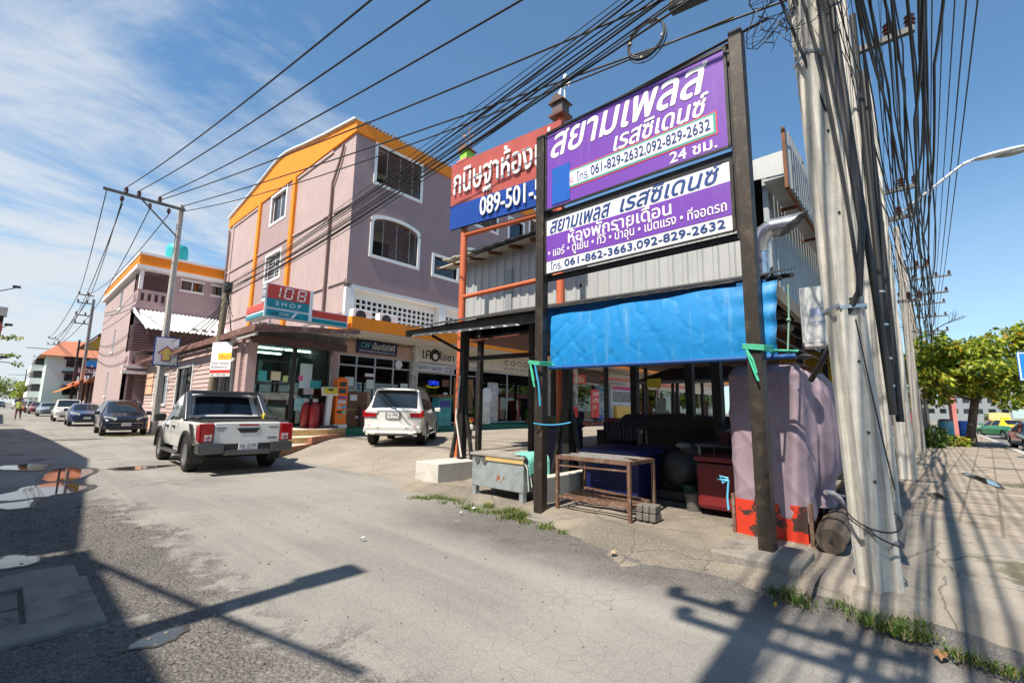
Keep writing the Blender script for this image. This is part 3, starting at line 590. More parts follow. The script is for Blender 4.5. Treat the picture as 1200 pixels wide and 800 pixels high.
# papers and stickers on the glass
def paper(x, z, w, h, m, par, dy=-0.005):
    b = MB(); b.box((x, YB+0.035+dy, z), (x+w, YB+0.045+dy, z+h)); return b.build('notice', m, par)
PAP = mat('pale_notice', (0.55, 0.68, 0.66), 0.7, var=0.1, scale=30); PAPW = mat('white_notice', (0.75, 0.74, 0.72), 0.7, var=0.15, scale=40); PAPR = mat('red_notice', (0.55, 0.03, 0.03), 0.6, var=0.2, scale=20); PAPY = mat('yellow_notice', (0.80, 0.60, 0.05), 0.6, var=0.2, scale=30)
for x, z, w, h in ((9.9, 2.4, .42, .38), (10.95, 2.3, .42, .42), (12.75, 2.25, .42, .38)): paper(x, z, w, h, PAP, f1)
paper(10.85, 2.85, .45, .14, PAPW, f1)
b = MB(); b.lathe([(0.2, 0), (0.2, 0.02)], (12.6, YB+0.04, 3.52), -Y_, 18); b.build('notice', PAPW, f1)
b = MB(); b.box((13.65, YB+0.02, FL+0.08), (15.9, YB+0.034, 1.75)); b.build('glass_film', mat('white_film', (0.6, 0.62, 0.64), 0.4), f2)
b = MB(); b.tube([(14.3, YB-.01, 1.3), (14.7, YB-.01, 1.62), (15.0, YB-.01, 1.5), (15.3, YB-.01, 1.55), (15.5, YB-.01, 1.2)], .07, 6); b.tube([(14.4, YB-.01, 1.1), (14.9, YB-.01, 1.3), (15.4, YB-.01, 1.12)], .05, 6); b.build('hair_logo', DARK, f2)
paper(13.75, 1.85, .5, .2, PAPW, f2); paper(15.4, 2.0, .28, .3, PAP, f2)
nb = emis('blue_led', (0.02, 0.06, 0.8), 0.9); ny = emis('yellow_led', (0.6, 0.5, 0.02), .6)
P_ = Panel((14.4, YB+0.03, 2.6), (.7, 0, 0), (0, 0, .3)); P_.text('OPEN', 0.05, 0.1, .95, .9, nb, f2, 'open_light'); 
b = MB(); b.tube([(14.3, YB+.02, 2.62), (14.45, YB+.02, 2.54), (14.8, YB+.02, 2.52), (15.1, YB+.02, 2.58)], .011, 5); b.build('neon_line', ny, f2)
paper(15.3, 2.6, .45, .35, mat('brown_notice', (.2, .08, .06), .6, var=.4, scale=25), f2)
for x, w in ((16.1, .55), (16.75, .75)): 
    b = MB(); b.box((x, YB+0.02, FL+.5), (x+w, YB+0.034, 3.1)); b.build('poster', mat('food_poster', (0.30, 0.16, 0.07), 0.5, var=0.7, scale=6), f2)
# salon interior shelves, seen through the glass
b = MB()
for k in range(6): b.box((20.2, YB+2.6, 1.2+k*.34), (22.3, YB+2.8, 1.24+k*.34))
b.box((19.7, YB+1.0, FL), (20.6, YB+1.5, 1.7)); b.box((19.8, YB+1.5, 1.7), (20.5, YB+1.55, 2.5)); b.build('salon_shelf', INTL, f3)
b = MB(); b.box((19, YB+2, 4.2), (20.6, YB+2.08, 4.26)); b.box((14, YB+2.4, 4.2), (15.6, YB+2.48, 4.26)); b.each('ceiling_light', emis('lit_tube', (.85, 1.0, .93), 9), f3)
# a blue parapet window group further along, canopies of the far shops
REDF = mat('red_fascia', (0.60, 0.09, 0.03), 0.6, var=0.15, scale=3)
b = MB(); b.box((24.9, YB-0.12, 3.35), (28.6, YB-0.04, 4.05)); rf = b.build('shop_sign', REDF, bl); Panel((24.9, YB-0.12, 3.35), (3.7, 0, 0), (0, 0, .7)).text('ก๋วยเตี๋ยวเรือ', .08, .2, .92, .85, mat('pale_lettering', (.75, .7, .6), .6), rf)
b = MB(); b.box((29.5, 17.3, 3.8), (34, 18.0, 3.95)); b.box((34.5, 17.2, 3.7), (44, 18.0, 3.9)); b.build('shop_awning', mat('faded_red_awning', (.55, .16, .1), .7, var=.3, scale=1.5), bl)
b = MB(); b.box((24.6, 17.9, .9), (26.4, 17.96, 1.7)); rb = b.build('shop_banner', PAPR, bl); Panel((24.6, 17.9, .9), (1.8, 0, 0), (0, 0, .8)).text('SALE', .2, .2, .8, .6, PAPY, rb)
# ---- signs hung on the building
NAVY = mat('navy_sign', (0.012, 0.02, 0.075), 0.45); WL = mat('white_lettering', (0.80, 0.80, 0.78), 0.5, var=0.02); BL = mat('black_lettering', (0.02, 0.02, 0.02), 0.5, var=0.02); TEAL = mat('teal_paint', (0.0, 0.24, 0.27), 0.5, var=0.08); GRNL = mat('mint_lettering', (0.1, 0.5, 0.35), 0.5)
s_ = thing('shop_sign', 'navy signboard with mint and white writing over the salmon shopfront', 'sign', (11.3, YB-0.12, 4.1)); b = MB(); b.box((10.3, YB-0.12, 3.88), (12.37, YB-0.03, 4.44)); b.build('board', NAVY, s_)
p_ = Panel((10.3, YB-0.122, 3.88), (2.07, 0, 0), (0, 0, .56)); p_.text('CW', .09, .42, .31, .88, GRNL, s_, bold=.02, shear=.2); p_.text('เป็นทรัสวัสดิ์', .36, .38, .94, .95, WL, s_, bold=.012); p_.text('บริการทำบัญชีและตรวจสอบบัญชี ครบวงจร', .05, .08, .95, .28, WL, s_)
SIGNW = mat('cream_signboard', (0.66, 0.63, 0.55), 0.6, var=0.08, scale=2, dirt=(.45, .4, .33), dscale=1.5, damt=.25)
s_ = thing('shop_sign', 'long cream signboard with black Thai name and round face emblem', 'sign', (15.4, YB-0.14, 4.0)); b = MB(); b.box((13.4, YB-0.16, 3.75), (17.7, YB-0.03, 4.55)); b.build('board', SIGNW, s_)
p_ = Panel((13.4, YB-0.162, 3.75), (4.3, 0, 0), (0, 0, .8)); p_.text('เค', .10, .22, .22, .78, BL, s_, bold=.02); p_.text('โอชา', .35, .22, .58, .78, BL, s_, bold=.02); p_.text('Hair & Salon', .66, .28, .97, .7, BL, s_)
b = MB(); b.lathe([(.32, 0), (.32, .012)], p_.at(.285, .5, .002), -Y_, 24); b.build('emblem', BL, s_)
b = MB(); b.lathe([(.15, 0), (.15, .012)], p_.at(.285, .42, .012), -Y_, 18); b.build('emblem', WL, s_)
s_ = thing('shop_sign', 'narrow white price board below the cream signboard', 'sign', (14.6, YB-0.1, 3.5)); b = MB(); b.box((13.42, YB-0.12, 3.28), (15.95, YB-0.03, 3.70)); b.build('board', mat('white_board', (.6, .62, .64), .6, var=.08), s_)
p_ = Panel((13.42, YB-0.122, 3.28), (2.53, 0, 0), (0, 0, .42)); p_.text('สบู่เปิด', .02, .2, .32, .8, BL, s_, bold=.015); p_.text('วันละ 19.-', .40, .25, .68, .8, mat('blue_lettering', (.02, .04, .3), .5), s_, bold=.01); p_.text('ทุกวัน\n10.00', .76, .12, .96, .85, BL, s_)
s_ = thing('shop_sign', 'pale salon signboard with thin spaced black letters above open door', 'sign', (20.3, YB-0.14, 4.0)); b = MB(); b.box((17.95, YB-0.16, 3.70), (22.6, YB-0.03, 4.50)); b.build('board', SIGNW, s_)
p_ = Panel((17.95, YB-0.162, 3.7), (4.65, 0, 0), (0, 0, .8)); p_.text('C O C O', .40, .45, .86, .85, BL, s_); p_.text('SALON & NAILS', .38, .12, .88, .3, BL, s_)
# ---- air conditioners on the canopy
def aircon(x, lab):
    a = thing('air_conditioner', lab, 'air conditioner', (x, 17.9, 5.0), 0, 'air conditioners on the canopy')
    b = MB(); b.box((x, 17.75, 5.05), (x+.9, 18.08, 5.60)); b.build('casing', WHITE, a, bevel=.02)
    b = MB(); b.lathe([(.24, 0), (.24, .02)], (x+.36, 17.752, 5.33), -Y_, 20); b.build('fan_grille', DARK, a)
    b = MB(); b.box((x+.05, 17.8, 4.985), (x+.12, 18.05, 5.05)); b.box((x+.78, 17.8, 4.985), (x+.85, 18.05, 5.05)); b.build('foot', DARK, a)
aircon(10.75, 'white air conditioner with round black fan on the orange canopy'); aircon(9.5, 'leftmost air conditioner on canopy, half hidden by the red and teal sign')
# ---- green kerb platform
GREENP = mat('green_paint', (0.012, 0.16, 0.105), 0.6, var=0.25, scale=2, dirt=(0.05, 0.09, 0.07), dscale=2, damt=.4)
k_ = thing('shop_platform', 'raised walkway with dark green painted kerb along the shopfronts', 'platform', (30, 18.2, 0.3))
b = MB(); b.box((9.45, 17.8, 0.1), (24.3, 18.78, 0.62)); b.build('kerb', GREENP, k_, bevel=.015); b = MB(); b.box((18.0, 18.3, .62), (24.3, 18.77, .72)); b.build('step', GREENP, k_, bevel=.01)
b = MB(); b.box((24.32, 17.7, 0.1), (XE, 18.78, 0.66)); b.build('red_kerb', mat('red_oxide_kerb', (.30, .06, .035), .7, var=.2, scale=2), k_, label='red oxide painted length of kerb')
# ------------------------------------------------------------------ convenience shop annex on the corner
SIDING = mat('pink_siding', (0.50, 0.375, 0.355), 0.7, var=0.06, scale=3, dirt=(.42, .32, .3), dscale=2, damt=.25)
BROWN = mat('brown_fascia_board', (0.085, 0.038, 0.03), 0.6, var=0.2, scale=4)
RUSTB = mat('rusty_gutter', (0.16, 0.075, 0.06), 0.7, var=0.3, scale=4, dirt=(.30, .2, .17), dscale=3, damt=.5)
MINT = mat('mint_counter', (0.18, 0.50, 0.40), 0.6, var=0.06)
an = thing('corner_shop', 'single storey pink boarded shop with brown awning and glass front', 'shop', (6, 18.8, 0.3))
# street wall of lapped boards, with openings
wn_ = [(20.4, 22.5, 1.45, 3.2), (26.1, 28.9, 1.45, 3.3), (30.9, 33.9, 1.5, 3.05)]
b = MB(); wallgrid(b, (6.0, 37.0, 0.0), -Y_, Z_, -X_, 37-18.82, 4.05, [(37-y1, z0, 37-y0, z1) for y0, y1, z0, z1 in wn_], 0.2); b.build('street_wall', SIDING, an)
b = MB(); z = 0.45
edges = sorted([18.82+.35, 37.0]+[q for w in wn_ for q in (w[0]-.14, w[1]+.14)])
while z < 4.0:
    spans = [(19.2, 37.0)] if not (1.3 < z < 3.45) else [(19.2, 20.25), (22.65, 25.95), (29.05, 30.75), (34.05, 37.0)]
    for y0, y1 in spans: b.prism([(5.995, y0, z), (5.955, y0, z), (5.985, y0, z+.185), (5.995, y0, z+.185)], (0, y1-y0, 0))
    z += 0.2
b.build('siding_board', SIDING, an)
b = MB(); b.box((5.93, 34.6, 2.05), (5.953, 36.4, 3.35)); b.box((5.9, 30, .0), (5.953, 37, .42)); b.build('peach_patch', mat('peach_paint', (.75, .42, .27), .7, var=.08), an)
for y0, y1, z0, z1 in wn_:
    b = MB(); w = .13
    b.box((5.93, y0-w, z1), (6.02, y1+w, z1+w)); b.box((5.90, y0-w-.05, z0-w), (6.02, y1+w+.05, z0)); b.box((5.93, y0-w, z0), (6.02, y0, z1)); b.box((5.93, y1, z0), (6.02, y1+w, z1)); f = b.build('window_frame', WHITE, an)
    b = MB(); ym = (y0+y1)/2
    for y in (y0+.03, ym, y1-.03): b.box((6.03, y-.03, z0), (6.08, y+.03, z1))
    b.build('sash', DARK, f)
    b = MB(); b.box((6.05, y0, z0), (6.06, y1, z1)); b.build('pane', glass('green_pane', (.07, .12, .09), .55), f)
    b = MB(); nn = 26
    for k in range(nn): y = y0+(y1-y0)*(k+.5)/nn; b.tube([(6.16+.03*sin(k*1.9), y, z0-.1), (6.16+.03*sin(k*1.9+.6), y, z1+.05)], .045, 6)
    b.build('curtain', mat('green_curtain', (.10, .16, .09), .8, var=.4, scale=6), f)
b = MB(); b.box((5.9, 18.6, .3), (6.22, 18.95, 4.0)); b.box((5.86, 19.25, .3), (6.0, 19.65, 4.0)); b.box((9.2, 18.6, .5), (9.42, 18.79, 4.4)); b.each('corner_post', mat('dusty_pink_post', (.42, .30, .29), .7, var=.1), an)
b = MB(); b.box((6.22, 24.7, .3), (9.6, 24.8, 4.0)); b.box((6.22, 18.82, .3), (9.6, 24.7, FL)); b.box((6.22, 18.82, 3.95), (9.6, 24.7, 4.02)); b.build('shop_interior', mat('mint_room', (.10, .19, .16), .8, var=.2), an)
b = MB(); b.box((6.23, 18.82, 3.86), (9.2, 18.95, 4.0)); b.box((6.23, 18.82, FL), (6.3, 18.9, 3.86)); b.box((7.62, 18.82, FL), (7.78, 18.9, 3.86)); b.box((9.12, 18.82, FL), (9.2, 18.9, 3.86)); b.box((6.3, 18.83, 2.32), (7.62, 18.89, 2.38)); b.box((6.32, 18.8, 2.38), (6.37, 18.9, 3.2)); b.box((7.5, 18.8, 2.38), (7.55, 18.9, 3.2)); b.box((6.32, 18.79, 3.17), (7.55, 18.9, 3.22)); f = b.build('door_frame', DARK, an)
b = MB(); b.box((6.3, 18.85, FL), (7.62, 18.86, 3.86)); b.box((7.78, 18.85, FL), (9.12, 18.86, 3.86)); b.build('pane', glass('mint_glass', (.06, .10, .09), .8), f)
b = MB(); b.box((7.8, 18.95, FL), (9.1, 19.35, 1.95)); b.box((6.35, 18.95, FL), (7.6, 19.3, 1.55)); b.build('counter', MINT, an)
b = MB(); b.box((7.8, 18.93, 1.96), (9.1, 19.3, 2.2)); b.box((6.35, 18.93, 1.56), (7.6, 19.28, 1.85)); b.build('shelf', mat('orange_shelf', (.42, .12, .03), .6, var=.2), an)
b = MB(); b.box((8.5, 20.5, 2.2), (9.1, 21.2, 3.6)); b.box((7.3, 24.0, 2.6), (8.3, 24.65, 3.7)); b.box((6.5, 24.0, 2.6), (7.1, 24.65, 3.7)); b.build('fridge', mat('mint_panel', (.30, .55, .46), .6), an)
for iy_, (x, z, w, h, m_) in enumerate(((7.95, 2.35, .5, .85, PAP), (8.15, 1.95, .42, .38, mat('checked_notice', (.6, .5, .5), .6, var=.6, scale=30)), (7.95, 2.2, .6, .3, PAP), (8.4, 2.22, .45, .32, mat('teal_notice', (.05, .4, .42), .6, var=.3, scale=20)), (7.9, 2.5, .18, .2, mat('pink_notice', (.7, .12, .35), .6)), (6.4, 2.42, .3, .38, mat('teal_notice', (.05, .4, .42), .6)), (6.85, 2.46, .36, .34, mat('cream_notice', (.65, .6, .42), .6, var=.3, scale=30)), (7.3, 2.42, .22, .24, mat('lime_notice', (.5, .6, .25), .6, var=.3, scale=30)), (7.82, 1.3, .55, .5, mat('sky_notice', (.35, .6, .62), .6, var=.4, scale=12)))):
    b = MB(); b.box((x, 18.830-.003*iy_, z), (x+w, 18.832-.003*iy_, z+h)); b.build('notice', m_, an)
TUBE = emis('lit_tube', (.85, 1.0, .93), 9)
b = MB(); b.box((6.7, 20.6, 3.86), (7.9, 20.68, 3.92)); b.box((8.0, 20.6, 3.86), (9.1, 20.68, 3.92)); b.box((7.0, 22.6, 3.86), (8.6, 22.68, 3.92)); b.each('ceiling_light', TUBE, an)
# awning and roof
b = MB(); b.prism([(5.5, 16.9, 4.02), (5.5, 37.2, 3.95), (5.5, 37.2, 4.15), (5.5, 16.9, 4.26)], (.12, 0, 0)); b.prism([(5.62, 16.9, 4.02), (9.4, 16.9, 4.40), (9.4, 16.9, 4.55), (5.62, 16.9, 4.26)], (0, .1, 0)); b.build('gutter', RUSTB, an)
b = MB()
for i in range(36): x = 5.65+i*4.0/36; b.box((x, 17.02, 4.28+.04*(i % 2)), (x+4/36, 37.2, 4.30+.04*(i % 2)))
b.build('roof', mat('roof_asbestos', (.28, .26, .24), .8, var=.2), an)
b = MB()
for i in range(30): x = 5.95+i*3.4/30; b.box((x, 17.9-.03*(i % 2), 4.0), (x+3.4/30, 17.94, 4.5))
b.build('valance_sheet', mat('grey_valance', (.23, .20, .19), .7, var=.2), an)
b = MB(); b.prism([(5.7, 17.6, 3.72), (9.25, 17.6, 3.72), (9.25, 18.7, 4.25), (5.7, 18.7, 4.25)], (0, .03, .06)); b.box((5.7, 17.58, 3.68), (9.25, 17.62, 3.98)); b.build('brown_awning', BROWN, an)
b = MB(); b.bar((5.62, 17.0, 4.05), (6.9, 18.4, 4.35), .12, .08); b.bar((6.0, 18.2, 4.15), (6.0, 18.9, 3.9), .06, .1); b.bar((5.6, 17.0, 3.95), (5.6, 18.9, 3.93), .08, .1); b.each('awning_rail', CREAM, an)
# ---- 108 box sign
REDS = mat('sign_red', (0.60, 0.045, 0.012), 0.35, var=0.03, coat=.3); TEALS = mat('sign_teal', (0.0, 0.24, 0.30), 0.35, var=0.03, coat=.3); SILV = mat('sign_white_edge', (.72, .75, .78), .4, var=.03)
sg = thing('box_sign', 'red and teal wraparound box sign reading 108 SHOP on the brown awning', 'sign', (7.4, 17.5, 4.3))
b = MB(); b.box((5.84, 17.22, 4.62), (9.0, 17.55, 5.14)); b.box((5.84, 17.22, 5.14), (7.47, 17.55, 5.84)); b.box((5.84, 17.55, 4.62), (6.15, 19.0, 5.14)); b.build('casing', SILV, sg)
b = MB(); b.box((5.90, 17.20, 5.30), (7.42, 17.221, 5.81)); b.box((7.53, 17.20, 4.94), (8.95, 17.221, 5.11)); b.box((7.53, 17.20, 4.86), (8.95, 17.219, 4.94)); b.box((5.818, 17.28, 4.93), (5.841, 18.95, 5.12)); b.box((5.822, 17.28, 4.86), (5.839, 18.95, 4.93)); b.build('red_field', REDS, sg)
b = MB(); b.box((5.90, 17.20, 4.98), (7.42, 17.221, 5.285)); b.box((5.90, 17.20, 4.66), (7.42, 17.221, 4.89)); b.box((7.53, 17.20, 4.66), (8.95, 17.221, 4.80)); b.box((5.818, 17.28, 4.64), (5.841, 18.95, 4.77)); b.build('teal_field', TEALS, sg)
b = MB(); b.box((7.42, 17.19, 4.64), (7.53, 17.221, 5.82)); b.prism([(6.75, 17.195, 4.67), (6.85, 17.195, 4.67), (7.0, 17.195, 4.885), (6.92, 17.195, 4.885)], (0, .012, 0)); b.build('stripe', SILV, sg)
b = MB()
def seg(x, z, w, h, on, sl=.12):
    t = .045; g = .012
    P2 = lambda a, c: (x+a+sl*c, 17.19, z+c)
    S_ = {'a': [(g+t*.5, h), (w-g-t*.5, h), (w-g-t, h-t), (g+t, h-t)], 'g': [(g+t, h/2+t/2), (w-g-t, h/2+t/2), (w-g-t, h/2-t/2), (g+t, h/2-t/2)], 'd': [(g+t*.5, 0), (w-g-t*.5, 0), (w-g-t, t), (g+t, t)],
          'f': [(0, h/2+g), (0, h-g), (t, h-g-t), (t, h/2+g+t/2)], 'b': [(w, h/2+g), (w, h-g), (w-t, h-g-t), (w-t, h/2+g+t/2)], 'e': [(0, h/2-g), (0, g), (t, g+t), (t, h/2-g-t/2)], 'c': [(w, h/2-g), (w, g), (w-t, g+t), (w-t, h/2-g-t/2)]}
    for k in on: b.prism([P2(*q) for q in S_[k]], (0, .012, 0))
seg(6.02, 5.35, .3, .42, 'bc'); seg(6.46, 5.35, .3, .42, 'abcdef'); seg(6.93, 5.35, .3, .42, 'abcdefg'); b.build('digits', WL, sg)
p_ = Panel((5.9, 17.2, 4.66), (1.52, 0, 0), (0, 0, .63)); p_.text('S H O P', .2, .64, .8, .88, WL, sg); p_.text('SUN', .1, .1, .27, .25, BL, sg); p_.text('OUTLET', .3, .1, .54, .25, WL, sg)
b = MB(); b.bar((6.1, 17.3, 4.62), (6.1, 17.3, 4.25), .05, .05); b.bar((8.9, 17.3, 4.62), (8.9, 17.3, 4.35), .05, .05); b.bar((5.95, 18.8, 4.62), (6.1, 18.9, 4.2), .05, .05); b.each('bracket', CREAM, sg)
# ---- tiled entrance steps with a diagonal kerb
st = thing('entrance_steps', 'tan tiled entrance steps with diagonal brick red kerb', 'steps', (7, 17, 0.2))
TILE = mat('tan_tile', (.48, .34, .15), .5, var=.2, scale=5); TREAD = mat('pale_tread', (.62, .53, .42), .6, var=.1, scale=3, dirt=(.4, .33, .25), dscale=2, damt=.3); BRK = mat('brick_kerb', (.34, .145, .085), .75, var=.2, scale=4, dirt=(.2, .1, .07), dscale=3, damt=.4)
A_ = V((5.4, 14.3, 0)); B_ = V((9.3, 17.6, 0))
def dx(y): return A_.x+(y-A_.y)/(B_.y-A_.y)*(B_.x-A_.x)
def stepblk(mb, y0, y1, z0, z1): mb.prism([(5.25, y0, z0), (dx(y0)-.02, y0, z0), (dx(y1)-.02, y1, z0), (5.25, y1, z0)], (0, 0, z1-z0))
b = MB(); stepblk(b, 14.6, 17.6, .0, .235); b.build('tread', TREAD, st); b = MB(); stepblk(b, 15.9, 17.6, .236, .42); b.build('riser', TILE, st); b = MB(); stepblk(b, 15.88, 17.6, .421, .435); b.build('tread', TREAD, st)
b = MB(); stepblk(b, 16.75, 17.6, .436, .635); b.box((5.25, 17.6, .2), (9.42, 18.8, .635)); b.build('riser', TILE, st); b = MB(); stepblk(b, 16.73, 17.6, .636, .65); b.box((5.25, 17.6, .636), (9.44, 18.8, .65)); b.build('tread', TREAD, st)
b = MB(); d_ = (B_-A_).normalized(); n_ = V((d_.y, -d_.x, 0))*.14
for i in range(14):
    p0 = A_+d_*(i*5.11/14+.006); p1 = A_+d_*((i+1)*5.11/14-.006); zz = lambda q: .235+.2*ss((q-A_).length, 2.0, 3.6)
    b.prism([p0, p1, p1+n_, p0+n_], (0, 0, .235)) if i < 6 else b.prism([p0, p1, p1+n_, p0+n_], (0, 0, .45))
b.build('diagonal_kerb', BRK, st)
# ---- goods in front of the shop
OR2 = mat('orange_cabinet', (.85, .17, .01), .45, var=.05); RED2 = mat('red_cylinder', (.26, .012, .015), .4, var=.12); TARE = mat('machine_white', (.66, .66, .64), .5, var=.05); YEL = mat('machine_yellow', (.72, .55, .02), .5, var=.06)
k = thing('payment_kiosk', 'tall orange payment kiosk with small screen and coloured stickers', 'kiosk', (9.25, 17.85, .65))
b = MB(); b.box((9.02, 17.75, .78), (9.5, 18.1, 2.62)); b.box((9.13, 17.78, 2.62), (9.39, 18.07, 2.68)); b.build('cabinet', OR2, k, bevel=.02); b = MB(); b.box((8.98, 17.72, .65), (9.54, 18.12, .78)); b.build('base', TARE, k)
b = MB(); b.box((9.12, 17.735, 2.3), (9.42, 17.752, 2.48)); b.box((9.12, 17.735, 2.02), (9.42, 17.752, 2.22)); b.build('screen', mat('kiosk_screen', (.04, .05, .05), .2), k)
for i, (c, z, x, w, h) in enumerate((((.5, .5, .6), 1.62, 9.08, .36, .12), ((.2, .05, .3), 1.8, 9.08, .36, .1), ((.05, .35, .6), 1.4, 9.3, .15, .14), ((.6, .4, .4), 1.4, 9.08, .18, .14), ((.05, .5, .4), 1.2, 9.3, .15, .12), ((.03, .03, .03), 1.22, 9.07, .2, .1), ((.1, .5, .2), 1.05, 9.15, .1, .08))):
    b = MB(); b.box((x, 17.735, z), (x+w, 17.751, z+h)); b.build('sticker', mat('kiosk_sticker_%d' % i, c, .5, var=.4, scale=25), k)
k = thing('weighing_machine', 'white weighing scale machine with tilted yellow head on a slim column', 'scale', (8.62, 17.55, .65))
b = MB(); b.box((8.35, 17.3, .65), (8.95, 17.85, .74)); b.build('footplate', mat('rubber_mat', (.06, .06, .06), .8), k); b = MB(); b.bar((8.68, 17.75, .74), (8.76, 17.8, 1.92), .17, .2); b.build('column', TARE, k, bevel=.01)
b = MB(); R_ = Matrix.Rotation(radians(-12), 3, 'X'); b.cb((8.72, 17.75, 2.08), (.62, .16, .34), R_); b.build('head', TARE, k, bevel=.02); b = MB(); b.cb((8.72, 17.65, 2.11), (.54, .02, .22), R_); b.build('dial_face', YEL, k); b = MB(); b.cb((8.72, 17.632, 2.14), (.2, .02, .08), R_); b.build('display', DARK, k)
for i, (x, y, lb) in enumerate(((8.18, 17.75, 'red gas cylinder in front, left of the weighing scale'), (8.0, 18.1, 'red gas cylinder at the back beside the glass door'))):
    k = thing('gas_cylinder', lb, 'gas cylinder', (x, y, .65), 0, 'gas cylinders by the shop door')
    b = MB(); b.lathe([(.16, 0), (.18, .03), (.18, .75), (.15, .88), (.08, .96), (.03, 1.0)], (x, y, .65), Z_, 18); b.build('body', RED2, k, smooth=40); b = MB(); b.lathe([(.1, 1.0), (.1, 1.12)], (x, y, .65), Z_, 12); b.build('collar', mat('grey_valve', (.35, .33, .31), .5), k)
k = thing('crate', 'red plastic crate stack behind the weighing scale', 'crate', (8.95, 18.35, .65)); b = MB()
for i in range(3): b.box((8.7, 18.2, .66+i*.33), (9.2, 18.55, .66+i*.33+.31))
b.build('box', mat('dark_red_plastic', (.16, .012, .015), .5), k)
k = thing('wooden_cabinet', 'brown wooden cabinet back leaning on the salmon shop with paper labels', 'cabinet', (10.2, 18.4, .62))
WOOD = mat('brown_board', (.17, .085, .038), .7, var=.25, scale=5, dirt=(.1, .05, .03), dscale=3, damt=.4); WOODL = mat('pale_batten', (.34, .22, .11), .7, var=.2)
b = MB(); b.prism([(9.68, 18.2, .64), (10.75, 18.2, .64), (10.95, 18.55, 2.12), (9.68, 18.55, 2.12)], (0, .12, .03)); b.build('back_board', WOOD, k)
b = MB(); b.prism([(9.66, 18.185, .62), (9.76, 18.185, .62), (9.76, 18.54, 2.14), (9.66, 18.54, 2.14)], (0, .013, 0)); b.prism([(10.66, 18.185, .62), (10.77, 18.185, .62), (10.98, 18.54, 2.14), (10.87, 18.54, 2.14)], (0, .013, 0)); b.prism([(9.77, 18.338, 1.34), (10.75, 18.338, 1.34), (10.76, 18.352, 1.4), (9.77, 18.352, 1.4)], (0, .01, 0)); b.each('batten', WOODL, k)
b = MB(); b.prism([(10.0, 18.44, 1.75), (10.32, 18.44, 1.75), (10.34, 18.50, 2.0), (10.02, 18.50, 2.0)], (0, .02, 0)); b.prism([(10.2, 18.26, 1.0), (10.35, 18.26, 1.0), (10.35, 18.28, 1.1), (10.2, 18.28, 1.1)], (0, .02, 0)); b.each('label', PAPW, k)
b = MB(); b.tube([(10.45, 18.1, .62), (10.45, 18.2, 1.5)], .16, 8); b.build('rolled_mat', mat('brown_roll', (.10, .05, .045), .8), k)
# ------------------------------------------------------------------ neighbour with parapet
nb_ = thing('apartment_house', 'three storey pink house with orange parapet and white corrugated awning', 'building', (5, 37, 0))
X0 = 5.0; Y0 = 37.0
b = MB(); wallgrid(b, (X0, 52.0, 0), -Y_, Z_, -X_, 15.0-1.6, 10.0, [(52-44.25, 8.35, 52-43.05, 9.65), (52-44.8, 5.2, 52-43.9, 6.8), (52-45.3, 2.0, 52-44.5, 3.7)], .2); b.build('street_wall', WALLP, nb_)
b = MB(); wallgrid(b, (X0+1.65, Y0, 0), X_, Z_, -Y_, 8, 10.0, [(.6, 9.15, 1.8, 9.78), (2.4, 9.15, 3.6, 9.78)], .2); b.box((X0+.2, 51.8, 0), (14.6, 52, 10)); b.box((14.4, Y0+.2, 0), (14.6, 51.8, 10)); b.build('court_wall', WALLM if False else mat('dusty_pink_render', (.42, .30, .30), .85, var=.06, dirt=(.34, .25, .25), dscale=1, damt=.25, streak=True), nb_)
b = MB(); b.box((X0, Y0, 10.0), (14.6, 52, 10.1)); b.box((X0-.25, Y0-.3, 10.05), (14.6, 52.2, 10.3)); b.box((X0-.2, Y0-.26, 10.98), (14.6, Y0+.05, 11.14)); b.box((X0-.2, Y0+.05, 10.98), (X0+.1, 52.2, 11.14)); b.build('cornice', WHITE, nb_)
b = MB(); b.box((X0-.15, Y0-.2, 10.301), (14.6, Y0, 10.979)); b.box((X0-.15, Y0, 10.301), (X0+.05, 52.1, 10.979)); b.box((X0+.5, 45.5, 11.14), (X0+2, 47.5, 11.9)); b.build('parapet', ORANGE, nb_)
# corner loggias
b = MB(); 
for z0 in (7.85, 3.75):
    z1 = 8.75 if z0 > 5 else 4.75
    b.box((X0-.05, Y0-.1, z0-.35), (X0+1.7, Y0+1.65, z0)); wallgrid(b, (X0, Y0-.02, z0), X_, Z_, -Y_, 1.65, z1-z0, [(.15+.36*k, .18, .15+.36*k+.19, .68) for k in range(4)], .12); wallgrid(b, (X0, Y0+1.6, z0), -Y_, Z_, -X_, 1.5, z1-z0, [(.2+.4*k, .18, .2+.4*k+.19, .68) for k in range(3)], .12)
b.box((X0+.003, Y0+1.6, 0), (X0+1.66, Y0+1.75, 10)); b.box((X0+1.5, Y0+.2, 0), (X0+1.649, Y0+1.6, 10)); b.build('loggia', mat('dusty_pink_render', (.42, .30, .30)), nb_)
b = MB(); b.box((X0-.3, Y0-.35, 3.3), (X0+1.7, Y0, 3.5)); b.box((X0-.3, Y0-.35, 3.65), (X0+1.9, Y0, 3.78)); b.box((X0, Y0+.02, 8.76), (X0+.2, Y0+.25, 10.0)); b.build('loggia_cornice', WHITE, nb_)
b = MB()
for k in range(11): 
    z = 8.8+k*.105; b.box((X0+.25, Y0+.1, z), (X0+1.65, Y0+.12, z+.06))
    z = 4.8+k*.16; b.box((X0+.1, Y0+.1, z), (X0+1.65, Y0+.12, z+.09))
b.build('louvre', MAROON, nb_)
b = MB()
for k in range(11): z = 4.8+k*.16; b.box((X0+.05, Y0+.3, z), (X0+.07, Y0+1.5, z+.09))
b.build('louvre', MAROON, nb_)
b = MB()
for k in range(11): z = 8.8+k*.105; b.box((X0+.05, Y0+.28, z), (X0+.07, Y0+1.6, z+.06))
